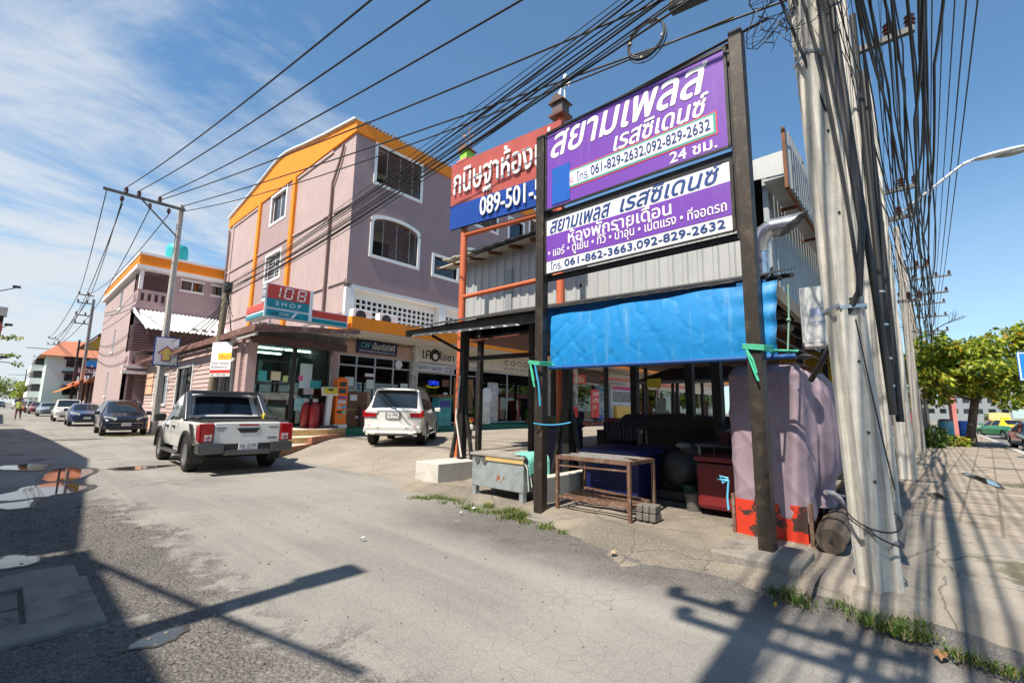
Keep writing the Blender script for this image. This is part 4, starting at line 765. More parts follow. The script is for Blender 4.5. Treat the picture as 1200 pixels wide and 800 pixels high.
b.build('louvre', MAROON, nb_)
b = MB(); b.box((X0+.1, Y0+.05, 0), (X0+.4, Y0+.4, 3.3)); b.box((X0+1.0, Y0+.1, 0), (X0+1.5, Y0+.4, 3.3)); b.each('porch_post', mat('brown_post', (.06, .035, .035), .6), nb_)
for (y0, y1, z0, z1) in ((43.05, 44.25, 8.35, 9.65), (43.9, 44.8, 5.2, 6.8), (44.5, 45.3, 2.0, 3.7)):
    b = MB(); b.box((X0-.06, y0-.1, z0-.12), (X0+.03, y1+.1, z0)); b.box((X0+.02, y0, z0), (X0+.05, y0+.07, z1)); b.box((X0+.02, y1-.07, z0), (X0+.05, y1, z1)); b.box((X0+.02, (y0+y1)/2-.03, z0), (X0+.05, (y0+y1)/2+.03, z1)); f = b.build('window_frame', WHITE, nb_)
    b = MB(); b.box((X0+.06, y0, z0), (X0+.07, y1, z1)); b.build('pane', GLASSW, f)
    b = MB()
    for k in range(8): b.box((X0+.1, y0, z0+k*(z1-z0)/8), (X0+.12, y1, z0+(k+.6)*(z1-z0)/8))
    b.build('louvre', DARK, f)
for x0 in (X0+2.25, X0+4.05):
    b = MB(); b.box((x0-.12, Y0-.06, 9.02), (x0+1.32, Y0+.02, 9.15)); b.box((x0-.12, Y0-.06, 9.78), (x0+1.32, Y0+.02, 9.9)); b.box((x0+.57, Y0+.02, 9.15), (x0+.63, Y0+.05, 9.78)); f = b.build('window_frame', WHITE, nb_); b = MB(); b.box((x0, Y0+.06, 9.15), (x0+1.2, Y0+.07, 9.78)); b.build('pane', GLASSW, f)
    b = MB(); b.box((x0-.1, Y0+.21, 9.0), (x0+1.3, Y0+1, 9.9)); b.build('room', INT, f)
b = MB(); NR = 46
for i in range(NR):
    x0 = X0+.15+i*5.0/NR; x1 = x0+5/NR; zt = 7.42; zb = 5.85; h = .05*(i % 2)
    b.quad((x0, Y0-.05, zt+h), (x0, 33.9, zb+h), (x1, 33.9, zb+h), (x1, Y0-.05, zt+h)); b.quad((x1, Y0-.05, zt+h), (x1, 33.9, zb+h), (x1, 33.9, zb+.05-h), (x1, Y0-.05, zt+.05-h))
b.prism([(X0-.1, Y0, 7.5), (X0-.1, Y0, 7.2), (X0+.2, 33.9, 5.85), (X0+.2, 33.9, 5.95)], (.06, 0, 0)); b.build('corrugated_awning', mat('white_sheet', (.72, .73, .74), .4, metal=.1, var=.05, scale=2), nb_)
b = MB(); b.box((X0+.3, 34.1, 5.55), (10, 34.3, 5.83)); b.box((X0+.3, 34.5, 4.6), (10, 36.9, 4.65)); b.build('awning_beam', BROWN, nb_)
b = MB(); b.box((X0+.95, 34.1, 3.9), (X0+1.12, 34.27, 5.6)); b.build('awning_post', mat('rust_red_post', (.28, .06, .03), .6), nb_)
for k in range(3):
    b = MB(); x = 7.55+k*.5; b.box((x, 34.3, 6.2), (x+.28, 34.62, 6.26)); tag(b.build('floodlight', mat('lamp_grey', (.5, .5, .48), .5)), ('left floodlight on the white corrugated awning', 'middle floodlight on the white corrugated awning', 'right floodlight on the white corrugated awning')[k], 'floodlight', 'floodlights on the awning')
wt = thing('water_tank', 'turquoise water tank standing on the flat roof behind a pole', 'water tank', (7.5, 41, 10.1)); b = MB(); b.lathe([(.68, 0), (.68, .1)]+[(.68+.02*(i % 2), .1+i*.2) for i in range(1, 15)]+[(.6, 3.1), (.1, 3.25)], (7.5, 41, 10.1), Z_, 22); b.build('tank', mat('turquoise_plastic', (.03, .42, .44), .5, var=.1), wt, smooth=30); b = MB(); b.lathe([(.12, 3.2), (.12, 3.35), (0, 3.36)], (7.5, 41, 10.1), Z_, 12); b.build('lid', DARK, wt)
# ------------------------------------------------------------------ roadside sign frame
STEEL = mat('weathered_steel', (0.036, 0.029, 0.024), 0.5, metal=0.3, var=0.2, scale=9, dirt=(.095, .07, .048), dscale=6.0, damt=.5, bump=.06, bscale=60)
STEELD = mat('black_steel', (0.022, 0.020, 0.019), 0.5, metal=.2, var=.3, scale=5, dirt=(.08, .06, .045), dscale=5, damt=.35)
PURP = mat('sign_purple', (0.155, 0.045, 0.37), 0.45, var=.07, scale=1.5, dirt=(.19, .085, .38), dscale=1.5, damt=.35, streak=True); SWHT = mat('sign_white', (.72, .72, .74), .45, var=.04, dirt=(.58, .57, .57), dscale=1.5, damt=.35, streak=True); SBLU = mat('sign_blue', (.004, .10, .44), .45, var=.06, scale=8); SNAVY = mat('sign_navy', (.012, .05, .22), .45); SRED = mat('sign_edge_red', (.6, .03, .08), .5); STEA = mat('sign_edge_teal', (.02, .32, .27), .5)
XS = 5.34
fr = thing('sign_frame', 'tall weathered steel sign frame on two square posts beside the street', 'sign frame', (XS, 2.85, 0))
b = MB(); b.box((XS-.06, 4.20, -.02), (XS+.07, 4.35, 5.83)); b.build('post', STEEL, fr, bevel=.006); b = MB(); b.box((XS-.14, 1.26, .1), (XS+.02, 1.40, 5.9)); b.build('post', STEEL, fr, bevel=.006)
b = MB()
for z in (5.86, 4.47, 3.47): b.box((XS+.02, 1.40, z-.035), (XS+.09, 4.20, z+.035))
for y in (1.44, 4.15): b.box((XS+.021, y-.03, 3.5), (XS+.08, y+.03, 5.83))
b.box((XS+.1, 1.40, 4.5), (XS+.16, 1.46, 5.8)); b.tube([(XS-.02, 4.3, 5.78), (XS-.02, 1.0, 5.92)], .018, 6); b.each('crossbar', STEELD, fr)
s1 = thing('signboard', 'large purple signboard with white Thai name and phone numbers, uppermost on the frame', 'sign', (XS, 2.83, 4.54), 0, 'purple signboards')
b = MB(); b.box((XS-.03, 1.475, 4.54), (XS+.01, 4.17, 5.82)); b.build('board', PURP, s1); p1 = Panel((XS-.031, 4.17, 4.54), (0, -2.695, 0), (0, 0, 1.28))
b = MB(); 
for q in ((0, -.012, 1, .012), (0, .988, 1, 1.012), (-.006, 0, .006, 1), (.994, 0, 1.006, 1)): p1.rect(b, *q, -.01, .012)
b.build('edge_trim', STEELD, s1)
p1.text('สยามเพลส', .035, .635, .93, .95, WL, s1, bold=.03, shear=.28); p1.text('เรสซิเดนซ์', .44, .405, .925, .63, WL, s1, bold=.03, shear=.25)
b = MB(); p1.rect(b, .16, .165, .955, .40, 0, .003); b.build('number_edge', SRED, s1); b = MB(); p1.rect(b, .16, .178, .948, .388, 0, .005); b.build('number_edge', STEA, s1); b = MB(); p1.rect(b, .16, .198, .938, .368, 0, .007); b.build('number_field', SWHT, s1)
b = MB(); p1.rect(b, .045, .04, .168, .50, 0, .009); b.build('blue_patch', SBLU, s1)
p1.text('ม.', .172, .235, .20, .30, SRED, s1, d=.010); p1.text('โทร.', .215, .22, .295, .34, SNAVY, s1, d=.010); p1.text('061-829-2632,092-829-2632', .305, .215, .925, .345, SNAVY, s1, bold=.006, d=.010); p1.text('24 ชม.', .735, .035, .95, .15, WL, s1, bold=.025)
s2 = thing('signboard', 'lower white and purple signboard listing room features and phone numbers', 'sign', (XS, 2.83, 3.52), 0, 'purple signboards')
b = MB(); b.box((XS-.03, 1.475, 3.52), (XS+.01, 4.17, 4.39)); b.build('board', SWHT, s2); p2 = Panel((XS-.031, 4.17, 3.52), (0, -2.695, 0), (0, 0, .87)); b = MB(); p2.rect(b, 0, .225, 1, .69, 0, .004); b.build('purple_band', PURP, s2)
b = MB()
for q in ((0, -.012, 1, .012), (0, .988, 1, 1.012), (-.006, 0, .006, 1), (.994, 0, 1.006, 1)): p2.rect(b, *q, -.01, .012)
b.build('edge_trim', STEELD, s2)
p2.text('สยามเพลส', .03, .715, .42, .94, SNAVY, s2, bold=.02, shear=.28); p2.text('เรสซิเดนซ์', .47, .72, .965, 1.0, SNAVY, s2, bold=.02, shear=.28)
p2.text('ห้องพักรายเดือน', .155, .455, .735, .70, WL, s2, bold=.022, d=.006); p2.text('• แอร์ • ตู้เย็น • ทีวี • น้ำอุ่น • เน็ตแรง • ที่จอดรถ', .02, .24, .975, .47, WL, s2, bold=.014, d=.006)
p2.text('โทร.', .035, .05, .115, .20, SNAVY, s2); p2.text('061-862-3663,092-829-2632', .13, .05, .965, .19, SNAVY, s2, bold=.018)
pl = thing('post_plinth', 'low stained concrete plinth under the right sign post', 'plinth', (5.1, 1.3, 0)); b = MB(); b.box((4.86, .98, -.05), (5.55, 1.75, .16)); b.build('block', CONC, pl, bevel=.02)
pl = thing('post_plinth', 'flat concrete pad under the left sign post, edged with grass', 'plinth', (5.3, 4.2, 0)); b = MB(); b.box((4.98, 3.85, -.05), (5.5, 4.55, .045)); b.build('pad', CONC, pl, bevel=.015)
# ---- red and blue shop sign on orange pipe posts
XR = 8.0
OPIPE = mat('orange_primer', (.52, .12, .045), .6, var=.12, scale=3, dirt=(.3, .07, .03), dscale=3, damt=.3)
rp = thing('sign_frame', 'orange painted pipe frame holding the red and blue sign', 'sign frame', (XR, 7.5, .3))
b = MB(); b.tube([(XR, 9.13, .25), (XR, 9.13, 6.45)], .095, 14); b.build('post', OPIPE, rp, smooth=40); b = MB(); b.tube([(XR, 5.86, .25), (XR, 5.86, 8.26)], .095, 14); b.build('post', OPIPE, rp, smooth=40); b = MB(); b.tube([(XR, 9.13, 6.2), (XR, 5.86, 6.0)], .07, 10); b.tube([(XR, 9.13, 4.45), (XR, 5.86, 4.45)], .06, 10); b.each('crossbar', OPIPE, rp, smooth=40)
CORAL = mat('coral_sheet', (.56, .13, .11), .5, var=.1, scale=1.5, dirt=(.45, .16, .13), dscale=1.2, damt=.4, streak=True); RBLUE = mat('blue_sheet', (.02, .09, .42), .5, var=.06, scale=2)
rs = thing('signboard', 'coral and blue slatted sign with raised white Thai letters and phone number', 'sign', (XR, 7.5, 6.5)); zb, zt = 6.40, 8.33; ya, yb = 9.55, 5.72
b = MB(); n = 20
for i in range(n):
    z0 = zb+(zt-zb)*i/n; z1 = zb+(zt-zb)*(i+1)/n; b.cur = 0 if i >= 7 else 1
    b.prism([(XR-.17, ya, z0+.012), (XR-.19, ya, z1-.004), (XR-.12, ya, z1-.004), (XR-.12, ya, z0+.012)], (0, yb-ya, -.27))
b.build('slat_panel', [CORAL, RBLUE], rs); b = MB(); b.prism([(XR-.119, ya, zb), (XR-.119, ya, zt), (XR-.119, yb, zt-.27), (XR-.119, yb, zb-.27)], (.02, 0, 0)); b.build('back_panel', DARK, rs)
p3 = Panel((XR-.2, ya, zb), (0, -(ya-yb), -.27), (0, 0, zt-zb))
p3.text('กนิษฐาห้องเช่า', .045, .40, 1.0, .94, WL, rs, bold=.014, d=.01, th=.03); p3.text('089-501-540', .33, .07, 1.0, .33, WL, rs, bold=.014, d=.01, th=.03)
def birdhouse(y, z, mats, lab, wm):
    t = thing('bird_house', lab, 'bird house', (XR, y, z), 0, 'ornamental bird houses')
    b = MB(); b.box((XR-.14, y-.14, z), (XR+.14, y+.14, z+.3)); b.build('house_wall', mats[0], t); b = MB(); b.prism([(XR-.2, y-.22, z+.28), (XR-.2, y, z+.5), (XR-.2, y+.22, z+.28)], (.4, 0, 0)); b.build('roof', mats[1], t); b = MB(); b.box((XR-.2, y-.2, z-.06), (XR+.2, y+.2, z)); b.build('base', mats[2], t)
    b = MB(); b.lathe([(.02, 0), (.02, .3)], (XR+.02, y-.1, z+.42), Z_, 6)
    for a in (.4, 1.97, 3.54, 5.11): b.prism([V((XR-.08, y-.1, z+.72))+V((0, cos(a+e)*r, sin(a+e)*r)) for e, r in ((-.12, .05), (-.2, .24), (.2, .24), (.12, .05))], (.012, 0, 0))
    b.build('windmill', wm, t)
birdhouse(9.12, 8.36, (mat('lime_paint', (.30, .62, .06), .5), mat('wood_brown', (.22, .10, .06), .6), mat('pink_paint', (.6, .2, .2), .6)), 'lime green bird house with windmill above left end of coral sign', mat('brown_vane', (.35, .2, .15), .6)); birdhouse(5.86, 8.30, (mat('grey_house', (.12, .09, .09), .6), mat('dark_roof', (.10, .06, .05), .6), mat('maroon_base', (.12, .04, .035), .6)), 'dark bird house with white windmill above right post of coral sign', WHITE)
# ------------------------------------------------------------------ metal shed behind the signs
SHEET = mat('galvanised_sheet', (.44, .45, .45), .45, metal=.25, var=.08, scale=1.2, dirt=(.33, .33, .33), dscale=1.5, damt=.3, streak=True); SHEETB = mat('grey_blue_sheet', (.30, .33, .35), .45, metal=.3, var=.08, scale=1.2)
RUST = mat('rust', (.16, .065, .03), .8, var=.4, scale=6)
XW = 9.0; YW = 1.94
sh = thing('metal_shed', 'tall corrugated metal shed raised above the market stall', 'shed', (XW, 5.5, .3))
def corr(mb, o, u, v, W_, H_, pitch, dep, n):
    """trapezoid-ribbed sheet; u along, v up, n outward"""
    o = V(o); u = V(u); v = V(v); n = V(n); k = int(W_/pitch)
    pr = [(0, 0), (.55, 0), (.65, 1), (.9, 1), (1, 0)]
    pts = [((i+a)*pitch, d*dep) for i in range(k) for a, d in pr[:-1]]+[(k*pitch, 0)]
    for (a, d), (a2, d2) in zip(pts, pts[1:]): mb.quad(o+u*a+n*d, o+u*a2+n*d2, o+u*a2+n*d2+v*H_, o+u*a+n*d+v*H_)
b = MB(); corr(b, (XW, 10.3, 3.95), -Y_, Z_, 10.3-YW-2.6, 1.95, .3, .035, -X_); b.build('front_sheet', SHEET, sh, label='pale ribbed sheet facing the street'); b = MB(); corr(b, (XW, 4.6, 3.95), -Y_, Z_, 2.66, 1.95, .3, .035, -X_); b.build('front_sheet', SHEET, sh)
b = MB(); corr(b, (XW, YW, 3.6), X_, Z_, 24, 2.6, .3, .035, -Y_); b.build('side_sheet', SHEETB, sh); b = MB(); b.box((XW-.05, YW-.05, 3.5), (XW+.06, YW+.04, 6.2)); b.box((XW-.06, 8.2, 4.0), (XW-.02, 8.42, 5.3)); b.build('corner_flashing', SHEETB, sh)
b = MB(); b.box((XW+.05, YW+.1, 5.95), (33, 10.3, 6.0)); b.box((XW+.05, 10.25, 3.6), (33, 10.3, 6.0)); b.build('liner', DARK, sh)
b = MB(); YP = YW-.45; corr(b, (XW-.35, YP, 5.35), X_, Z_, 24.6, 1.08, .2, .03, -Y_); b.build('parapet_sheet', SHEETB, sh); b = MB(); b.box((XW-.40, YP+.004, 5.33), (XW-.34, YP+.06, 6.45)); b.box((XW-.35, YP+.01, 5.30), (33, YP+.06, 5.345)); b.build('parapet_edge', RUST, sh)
b = MB(); b.prism([(XW-.34, YP+.06, 5.62), (XW-.34, YW+1.2, 5.72), (XW-.34, YW+1.2, 6.02), (XW-.34, YP+.06, 6.05)], (.02, 0, 0)); b.box((XW-.32, YP+.07, 5.58), (33, YW-.05, 5.62)); b.build('eave_lining', SHEET, sh)
b = MB(); NB = 40
for i in range(NB):
    y = YW-.2+i*(10.75-YW)/NB; b.box((XW-.34-.0, y+1.2, 5.99+.03*(i % 2)), (33, y+1.2+(10.75-YW)/NB, 6.02+.03*(i % 2))) if y+1.2 < 10.75 else None
b.prism([(8.55, 10.9, 5.73), (8.55, 6.2, 5.83), (8.55, 6.2, 5.87), (8.55, 10.9, 5.77)], (.6, 0, .12)); b.build('roof', mat('asbestos_eave', (.42, .40, .34), .8, var=.15), sh)
b = MB()
for i in range(7): y = 6.4+i*.75; b.bar((8.5, y, 5.74), (XW, y, 5.85), .08, .10)
for i in range(5): x = XW+1+i*2.2; b.bar((x, YP+.1, 5.5), (x, YW, 5.5), .05, .06)
b.each('eave_rafter', RUST, sh)
TRUSS = mat('truss_steel', (.03, .028, .027), .6)
b = MB()
for i in range(9):
    x = XW+.5+i*2.4; b.bar((x, YW+.1, 3.6), (x, 10.2, 3.6), .06, .1); b.bar((x, YW+.1, 4.4), (x, 10.2, 4.4), .06, .1)
    for j in range(6): y = YW+.2+j*1.35; b.bar((x, y, 3.6), (x, y+.67, 4.4), .04, .04); b.bar((x, y+.67, 4.4), (x, y+1.35, 3.6), .04, .04)
for z, y in ((3.55, 2.2), (3.55, 4.5), (3.55, 7), (3.55, 9.5), (4.45, 3.2), (4.45, 6)): b.bar((XW, y, z), (31, y, z), .06, .08)
for j in range(5): b.bar((XW+.3, YW+.3+j*.02, 3.0+j*.3), (XW+20, YW+.3, 3.0+j*.3), .03, .05)
b.build('truss', TRUSS, sh)
b = MB(); b.bar((XW-.1, YW-.02, 3.66), (XW+8, YW-.06, 3.25), .10, .26); b.build('edge_beam', mat('timber_beam', (.36, .27, .19), .7, var=.15), sh)
for i in range(7):
    for y in (2.3, 9.9):
        b = MB(); x = XW+.4+i*3.6; b.box((x, y-.07, .25), (x+.14, y+.07, 4.2)); b.build('post', STEELD, sh)
b = MB(); b.box((XW+.2, 2.6, 3.48), (32, 10.2, 3.52)); b.build('ceiling_sheet', mat('red_oxide_sheet', (.10, .018, .008), .7, var=.25, scale=1), sh)
b = MB(); b.box((17.0, 1.0, .28), (17.1, 3.6, 3.4)); b.build('yellow_wall', mat('ochre_panel', (.42, .24, .01), .7, var=.2), sh)
# duct
DUCT = mat('galvanised_duct', (.55, .56, .57), .22, metal=.9, var=.15, scale=5, dirt=(.25, .25, .25), dscale=4, damt=.5)
du = thing('exhaust_duct', 'shiny galvanised exhaust duct with slanted mouth rising beside the shed', 'duct', (8.5, 1.8, 2.9))
b = MB(); b.tube([(8.45, 1.95, 2.8), (8.45, 1.95, 4.25)], .115, 16); b.build('riser', DUCT, du, smooth=40)
b = MB(); b.tube([(8.45, 1.95, 4.22), (8.45, 1.94, 4.40), (8.45, 1.87, 4.54), (8.45, 1.76, 4.60)], [.125, .15, .165, .165], 18); b.build('elbow', DUCT, du, smooth=20)
b = MB(); n = 18; c0 = V((8.45, 1.76, 4.60)); ring = []; 
for j in range(n): a = 2*pi*j/n; ring.append(V((cos(a)*.165, 0, sin(a)*.165)))
vs_ = [c0+r for r in ring]+[c0+r+V((0, -.10-(r.z+.165)*1.35, .0)) for r in ring]; b.add(vs_, [(j, (j+1) % n, n+(j+1) % n, n+j) for j in range(n)]); b.build('mouth', DUCT, du, smooth=40)
# equipment box on the pole line
MBX = mat('box_aluminium', (.50, .52, .52), .45, metal=.05, var=.05)
cbx = thing('cabinet_box', 'ribbed grey metal equipment box with small blue print hung beside the pole', 'equipment box', (6.9, .95, 2.5))
b = MB(); 
xa, xb_ = 6.18, 7.0; 
pr = [V((6.46, 1.10, 0)), V((6.52, .76, 0))]
def bxp(a, dz, out=0): q = pr[0].lerp(pr[1], a); return V((q.x-.98*out, q.y-.17*out, dz))
for i in range(6): 
    a0, a1 = i/6, (i+1)/6; o_ = .008*(i % 2); b.prism([bxp(a0, 2.35, o_), bxp(a1, 2.35, o_), bxp(a1, 2.35, -.35), bxp(a0, 2.35, -.35)], (0, 0, .68))
b.build('casing', MBX, cbx); b = MB(); b.prism([bxp(.05, 2.30, 0), bxp(.95, 2.30, 0), bxp(.95, 2.3, -.3), bxp(.05, 2.3, -.3)], (0, 0, .048)); b.build('base', mat('grey_box_base', (.4, .4, .4), .5), cbx)
pp = Panel(bxp(0, 2.35, .022), pr[1]-pr[0], (0, 0, .68)); pp.text('FIBER LINK', .28, .53, .8, .60, SBLU, cbx); pp.text('NETWORK', .28, .45, .78, .52, SBLU, cbx); pp.text('02-000', .28, .33, .75, .37, SBLU, cbx)
# ------------------------------------------------------------------ market stall canopy
st_ = thing('stall_canopy', 'low black steel market canopy with dark corrugated roof', 'canopy', (7, 5, .1))
BLK = mat('black_paint', (.016, .015, .014), .5, var=.3, scale=6, dirt=(.05, .045, .04), dscale=6, damt=.3)
b = MB(); nn = 46
for i in range(nn):
    y0 = 1.55+i*(8.1-1.55)/nn; y1 = y0+(8.1-1.55)/nn
    sl_ = lambda y: 2.96+(y-1.5)*.024
    k_ = 0
    b.prism([(5.42, y0, sl_(y0)+k_), (5.42+.03*(i % 2), y1, sl_(y1)+k_), (8.96, y1, sl_(y1)+1.02+k_), (8.96, y0, sl_(y0)+1.02+k_)], (0, 0, .012))
b.build('roof', mat('dark_roof_sheet', (.05, .046, .042), .6, var=.3, scale=3), st_)
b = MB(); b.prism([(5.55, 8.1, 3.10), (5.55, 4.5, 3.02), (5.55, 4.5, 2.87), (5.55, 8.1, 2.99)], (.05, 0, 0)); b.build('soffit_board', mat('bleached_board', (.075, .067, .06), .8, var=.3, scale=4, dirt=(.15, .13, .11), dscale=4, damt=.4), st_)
b = MB(); b.prism([(5.545, 7.8, 2.995), (5.545, 5.0, 2.90), (5.545, 4.9, 2.86), (5.545, 7.9, 2.955)], (.02, -.02, 0)); b.build('torn_strip', CREAM, st_)
b = MB(); b.bar((5.62, 8.1, 3.02), (5.62, 1.6, 2.86), .08, .10); b.bar((5.7, 8.05, 3.08), (8.9, 8.05, 4.0), .07, .1); b.bar((6.2, 8.05, 3.08), (6.6, 7.5, 2.72), .05, .06); b.bar((6.6, 7.5, 2.55), (6.6, 1.5, 2.45), .06, .09)
for y in (1.7, 3.5, 5.5, 7.5): b.bar((5.62, y, 2.9+(y-1.5)*.024), (8.9, y, 3.86+(y-1.5)*.024), .05, .08)
for x in (6.6, 7.6, 8.5): b.bar((x, 8.1, 3.37+(x-6.6)*.29), (x, 1.5, 3.2+(x-6.6)*.29), .04, .06)
b.build('roof_frame', BLK, st_)
for x, y in ((6.62, 7.42), (6.9, 4.9), (8.9, 4.6), (8.9, 7.4), (8.9, 2.2), (7.9, 2.6), (8.8, 3.4)):
    b = MB(); w = .07; b.box((x-w, y-w, .05), (x+w, y+w, 3.22+max(0, x-6.6)*.27)); b.build('post', BLK, st_)
    if (x, y) in ((6.62, 7.42), (6.9, 4.9)):
        for dy, dx_ in ((-.30, 0.05), (.30, -.05)): b = MB(); b.tube([(x+dx_, y+dy, .3), (x, y+dy*.3, 1.5)], .045, 8); b.build('prop', BLK, st_)
b = MB(); b.tube([(6.55, 7.35, .5), (6.50, 7.5, 1.3), (6.54, 7.45, 2.2)], .02, 6); b.build('conduit', CREAM, st_)
pb = thing('concrete_block', 'white painted concrete block at the foot of the black canopy post', 'block', (6.3, 7.3, .1)); b = MB(); b.box((5.65, 6.98, .06), (7.0, 7.68, .45)); b.build('block', CONCL, pb, bevel=.012)
pb = thing('concrete_block', 'grey concrete kerb block between the metal counter and the pipe rack', 'block', (6.0, 4.55, .1)); b = MB(); b.box((5.6, 4.42, .06), (8.5, 4.62, .48)); b.build('block', CONCL, pb, bevel=.012)
# blue tarpaulin
TARP = mat('blue_tarpaulin', (.005, .215, .54), .55, var=.10, scale=9, dirt=(.10, .31, .55), dscale=2.2, damt=.42, streak=True, bump=.08, bscale=40)
tp = thing('tarpaulin', 'faded blue tarpaulin hung as a blind between the two sign posts', 'tarpaulin', (5.5, 2.7, 2.1))
def tpf(i, j):
    y = 4.17-3.05*i; top = 2.90+.02*i+.012*sin(i*19); bot = 2.10-.03*i; z = bot+(top-bot)*j
    fold = .014*(1-abs(sin((i*2.2+(1-j)*.8)*9)))**3*math.exp(-i*5)+.010*sin(i*5+j*1.3)*(1-j*.4)+.010*(1-abs(sin(i*23+j*3+3*fbm(i*3, j*2, 2, 4))))**6+.008*(fbm(i*9, j*3, 2, 4)-.5)
    gath = .018*math.exp(-(1-i)*14)*sin(j*17+4*j*j)
    return (5.45+fold+gath-.03*sin(pi*j), y-.05*(1-j)*math.exp(-(1-i)*14)*-1, z)
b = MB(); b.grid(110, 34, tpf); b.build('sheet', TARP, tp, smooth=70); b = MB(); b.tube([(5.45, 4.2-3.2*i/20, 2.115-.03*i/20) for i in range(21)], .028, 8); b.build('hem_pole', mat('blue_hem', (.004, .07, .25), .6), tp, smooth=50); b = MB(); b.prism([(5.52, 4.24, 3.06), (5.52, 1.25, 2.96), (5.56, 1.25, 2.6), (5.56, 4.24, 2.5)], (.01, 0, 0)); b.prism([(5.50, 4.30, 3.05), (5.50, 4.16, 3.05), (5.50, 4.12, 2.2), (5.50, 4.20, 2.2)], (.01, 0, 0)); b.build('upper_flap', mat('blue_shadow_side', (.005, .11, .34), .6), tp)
ROPE = mat('green_rope', (.05, .42, .25), .7); ROPEB = mat('blue_rope', (.03, .3, .5), .7)
for k, (y, lab) in enumerate(((4.28, 'green and blue rope knotted round the left sign post'), (1.33, 'green rope knotted round the right sign post'))):
    rp_ = thing('rope', lab, 'rope', (XS, y, 2.1)); b = MB()
    for q in range(3): zq = 2.14+q*.02; b.tube([(XS-.16, y+.1, zq+.03), (XS-.16, y-.1, zq), (XS+.12, y-.13, zq+.01*q), (XS+.12, y+.1, zq)], .011, 6)
    b.tube([(XS-.17, y+.06, 2.15), (XS-.18, y+.02, 2.0), (XS-.19, y-.04, 1.82)], .013, 6); b.tube([(XS-.17, y+.06, 2.15), (XS-.19, y+.0, 2.04), (XS-.19, y-.03, 1.9)], .011, 6); b.tube([(XS+.1, y-.1, 2.16), (XS+.16, y-.35, 2.14)], .014, 6); b.build('strand', ROPE, rp_)
    if k == 0:
        b = MB(); b.tube([(XS-.17, y-.03, 2.14), (XS-.17, y-.1, 1.85), (XS-.17, y-.13, 1.55)], .014, 6); b.tube(sag((XS-.16, y, 1.3), (XS+.2, y-.4, 1.32), .03, 6), .012, 6); b.tube([(XS+.05, y+.12, 2.9), (XS+.04, y+.1, 2.2)], .012, 6); b.build('strand', ROPEB, rp_)
rp_ = thing('rope', 'thin pale green cord hanging from the tarpaulin corner', 'rope', (5.5, 1.05, 2.1)); b = MB(); b.tube([(5.5, 1.03, 2.86), (5.52, 1.05, 2.5), (5.5, 1.08, 2.12)], .009, 6); b.lathe([(.0, 0), (.025, .03), (0, .06)], (5.515, 1.052, 2.45), Z_, 6); b.build('strand', mat('pale_cord', (.25, .45, .33), .7), rp_)
# ------------------------------------------------------------------ things in the market stall
GALV = mat('galvanised_steel', (.33, .37, .38), .5, metal=.35, var=.2, scale=6, dirt=(.20, .22, .22), dscale=5, damt=.4, bump=.1, bscale=30)
PIPE = mat('rusty_pipe', (.16, .085, .055), .7, metal=.2, var=.4, scale=8, dirt=(.28, .24, .21), dscale=9, damt=.5)
NET = mat('mint_net', (.16, .50, .40), .8, var=.2, scale=12); BLUEP = mat('blue_plastic', (.006, .013, .085), .45, var=.2, scale=4); NAVYP = mat('navy_plastic', (.006, .01, .05), .5)
mc = thing('metal_counter', 'galvanised steel counter box with rust spot and yellow wood rim', 'counter', (5.7, 5.25, .1))
b = MB(); b.box((5.45, 4.69, .24), (5.98, 5.83, .735)); b.build('body', GALV, mc, bevel=.006)
b = MB(); b.box((5.42, 4.66, .736), (6.02, 5.86, .77)); b.build('top', mat('grey_counter_top', (.30, .28, .25), .7, var=.2), mc); b = MB(); b.box((5.432, 4.68, .665), (5.449, 5.5, .735)); b.build('wood_rim', mat('yellow_wood', (.55, .38, .15), .7, var=.2), mc)
for x, y in ((5.46, 4.70), (5.46, 5.74), (5.90, 4.70), (5.90, 5.74)): b = MB(); b.box((x, y, .07), (x+.08, y+.08, .239)); b.build('leg', GALV, mc)
b = MB()
for (y, z, r) in ((5.22, .42, .035), (5.1, .42, .02), (5.16, .36, .012), (5.25, .37, .015)): 
    q = [V((5.4475, y+r*(.7+.5*rnd.random())*cos(a), z+1.4*r*(.6+.6*rnd.random())*sin(a))) for a in [2*pi*i/11 for i in range(11)]]; b.quad(*q)
b.each('rust_spot', mat('rust_spot', (.28, .08, .02), .8, var=.3), mc); b = MB()
for y0 in (5.72, 5.55): b.prism([(5.44, y0+.07*cos(a)-.02, .735-.14*abs(sin(a))) for a in [pi*i/10 for i in range(11)]], (-.004, 0, 0))
b.build('peeled_flap', mat('grey_flap', (.09, .09, .09), .7), mc)
nt_ = thing('net', 'mint green fishing net draped over the right end of the counter', 'net', (5.8, 4.7, .77)); b = MB()
b.grid(16, 14, lambda i, j: (5.48+.5*i, 4.98-.36*min(j*1.4, 1)-.03*sin(i*7), .785+.05*(1-j)*fbm(i*4, j*4, 2)-max(0, j-.62)*1.05*(.5+.5*fbm(i*3, 0, 2, 7)))); b.build('mesh_sheet', NET, nt_, smooth=60)
b = MB()
for k in range(8): x = 5.47+k*.06; b.tube([(x, 4.75, .78), (x-.01, 4.62, .6-.02*k), (x+.02*sin(k), 4.6, .28+.05*(k % 3))], .008, 5)
b.build('cord', mat('pale_cord2', (.55, .6, .56), .8), nt_)
rk = thing('pipe_rack', 'rusty pipe table frame with bare rails and low slats', 'rack', (5.9, 3.5, .1))
for x, y in ((5.56, 2.98), (5.55, 4.12), (6.25, 2.98), (6.25, 4.12)): b = MB(); b.bar((x, y, .06), (x, y, .84), .045, .045); b.build('leg', PIPE, rk)
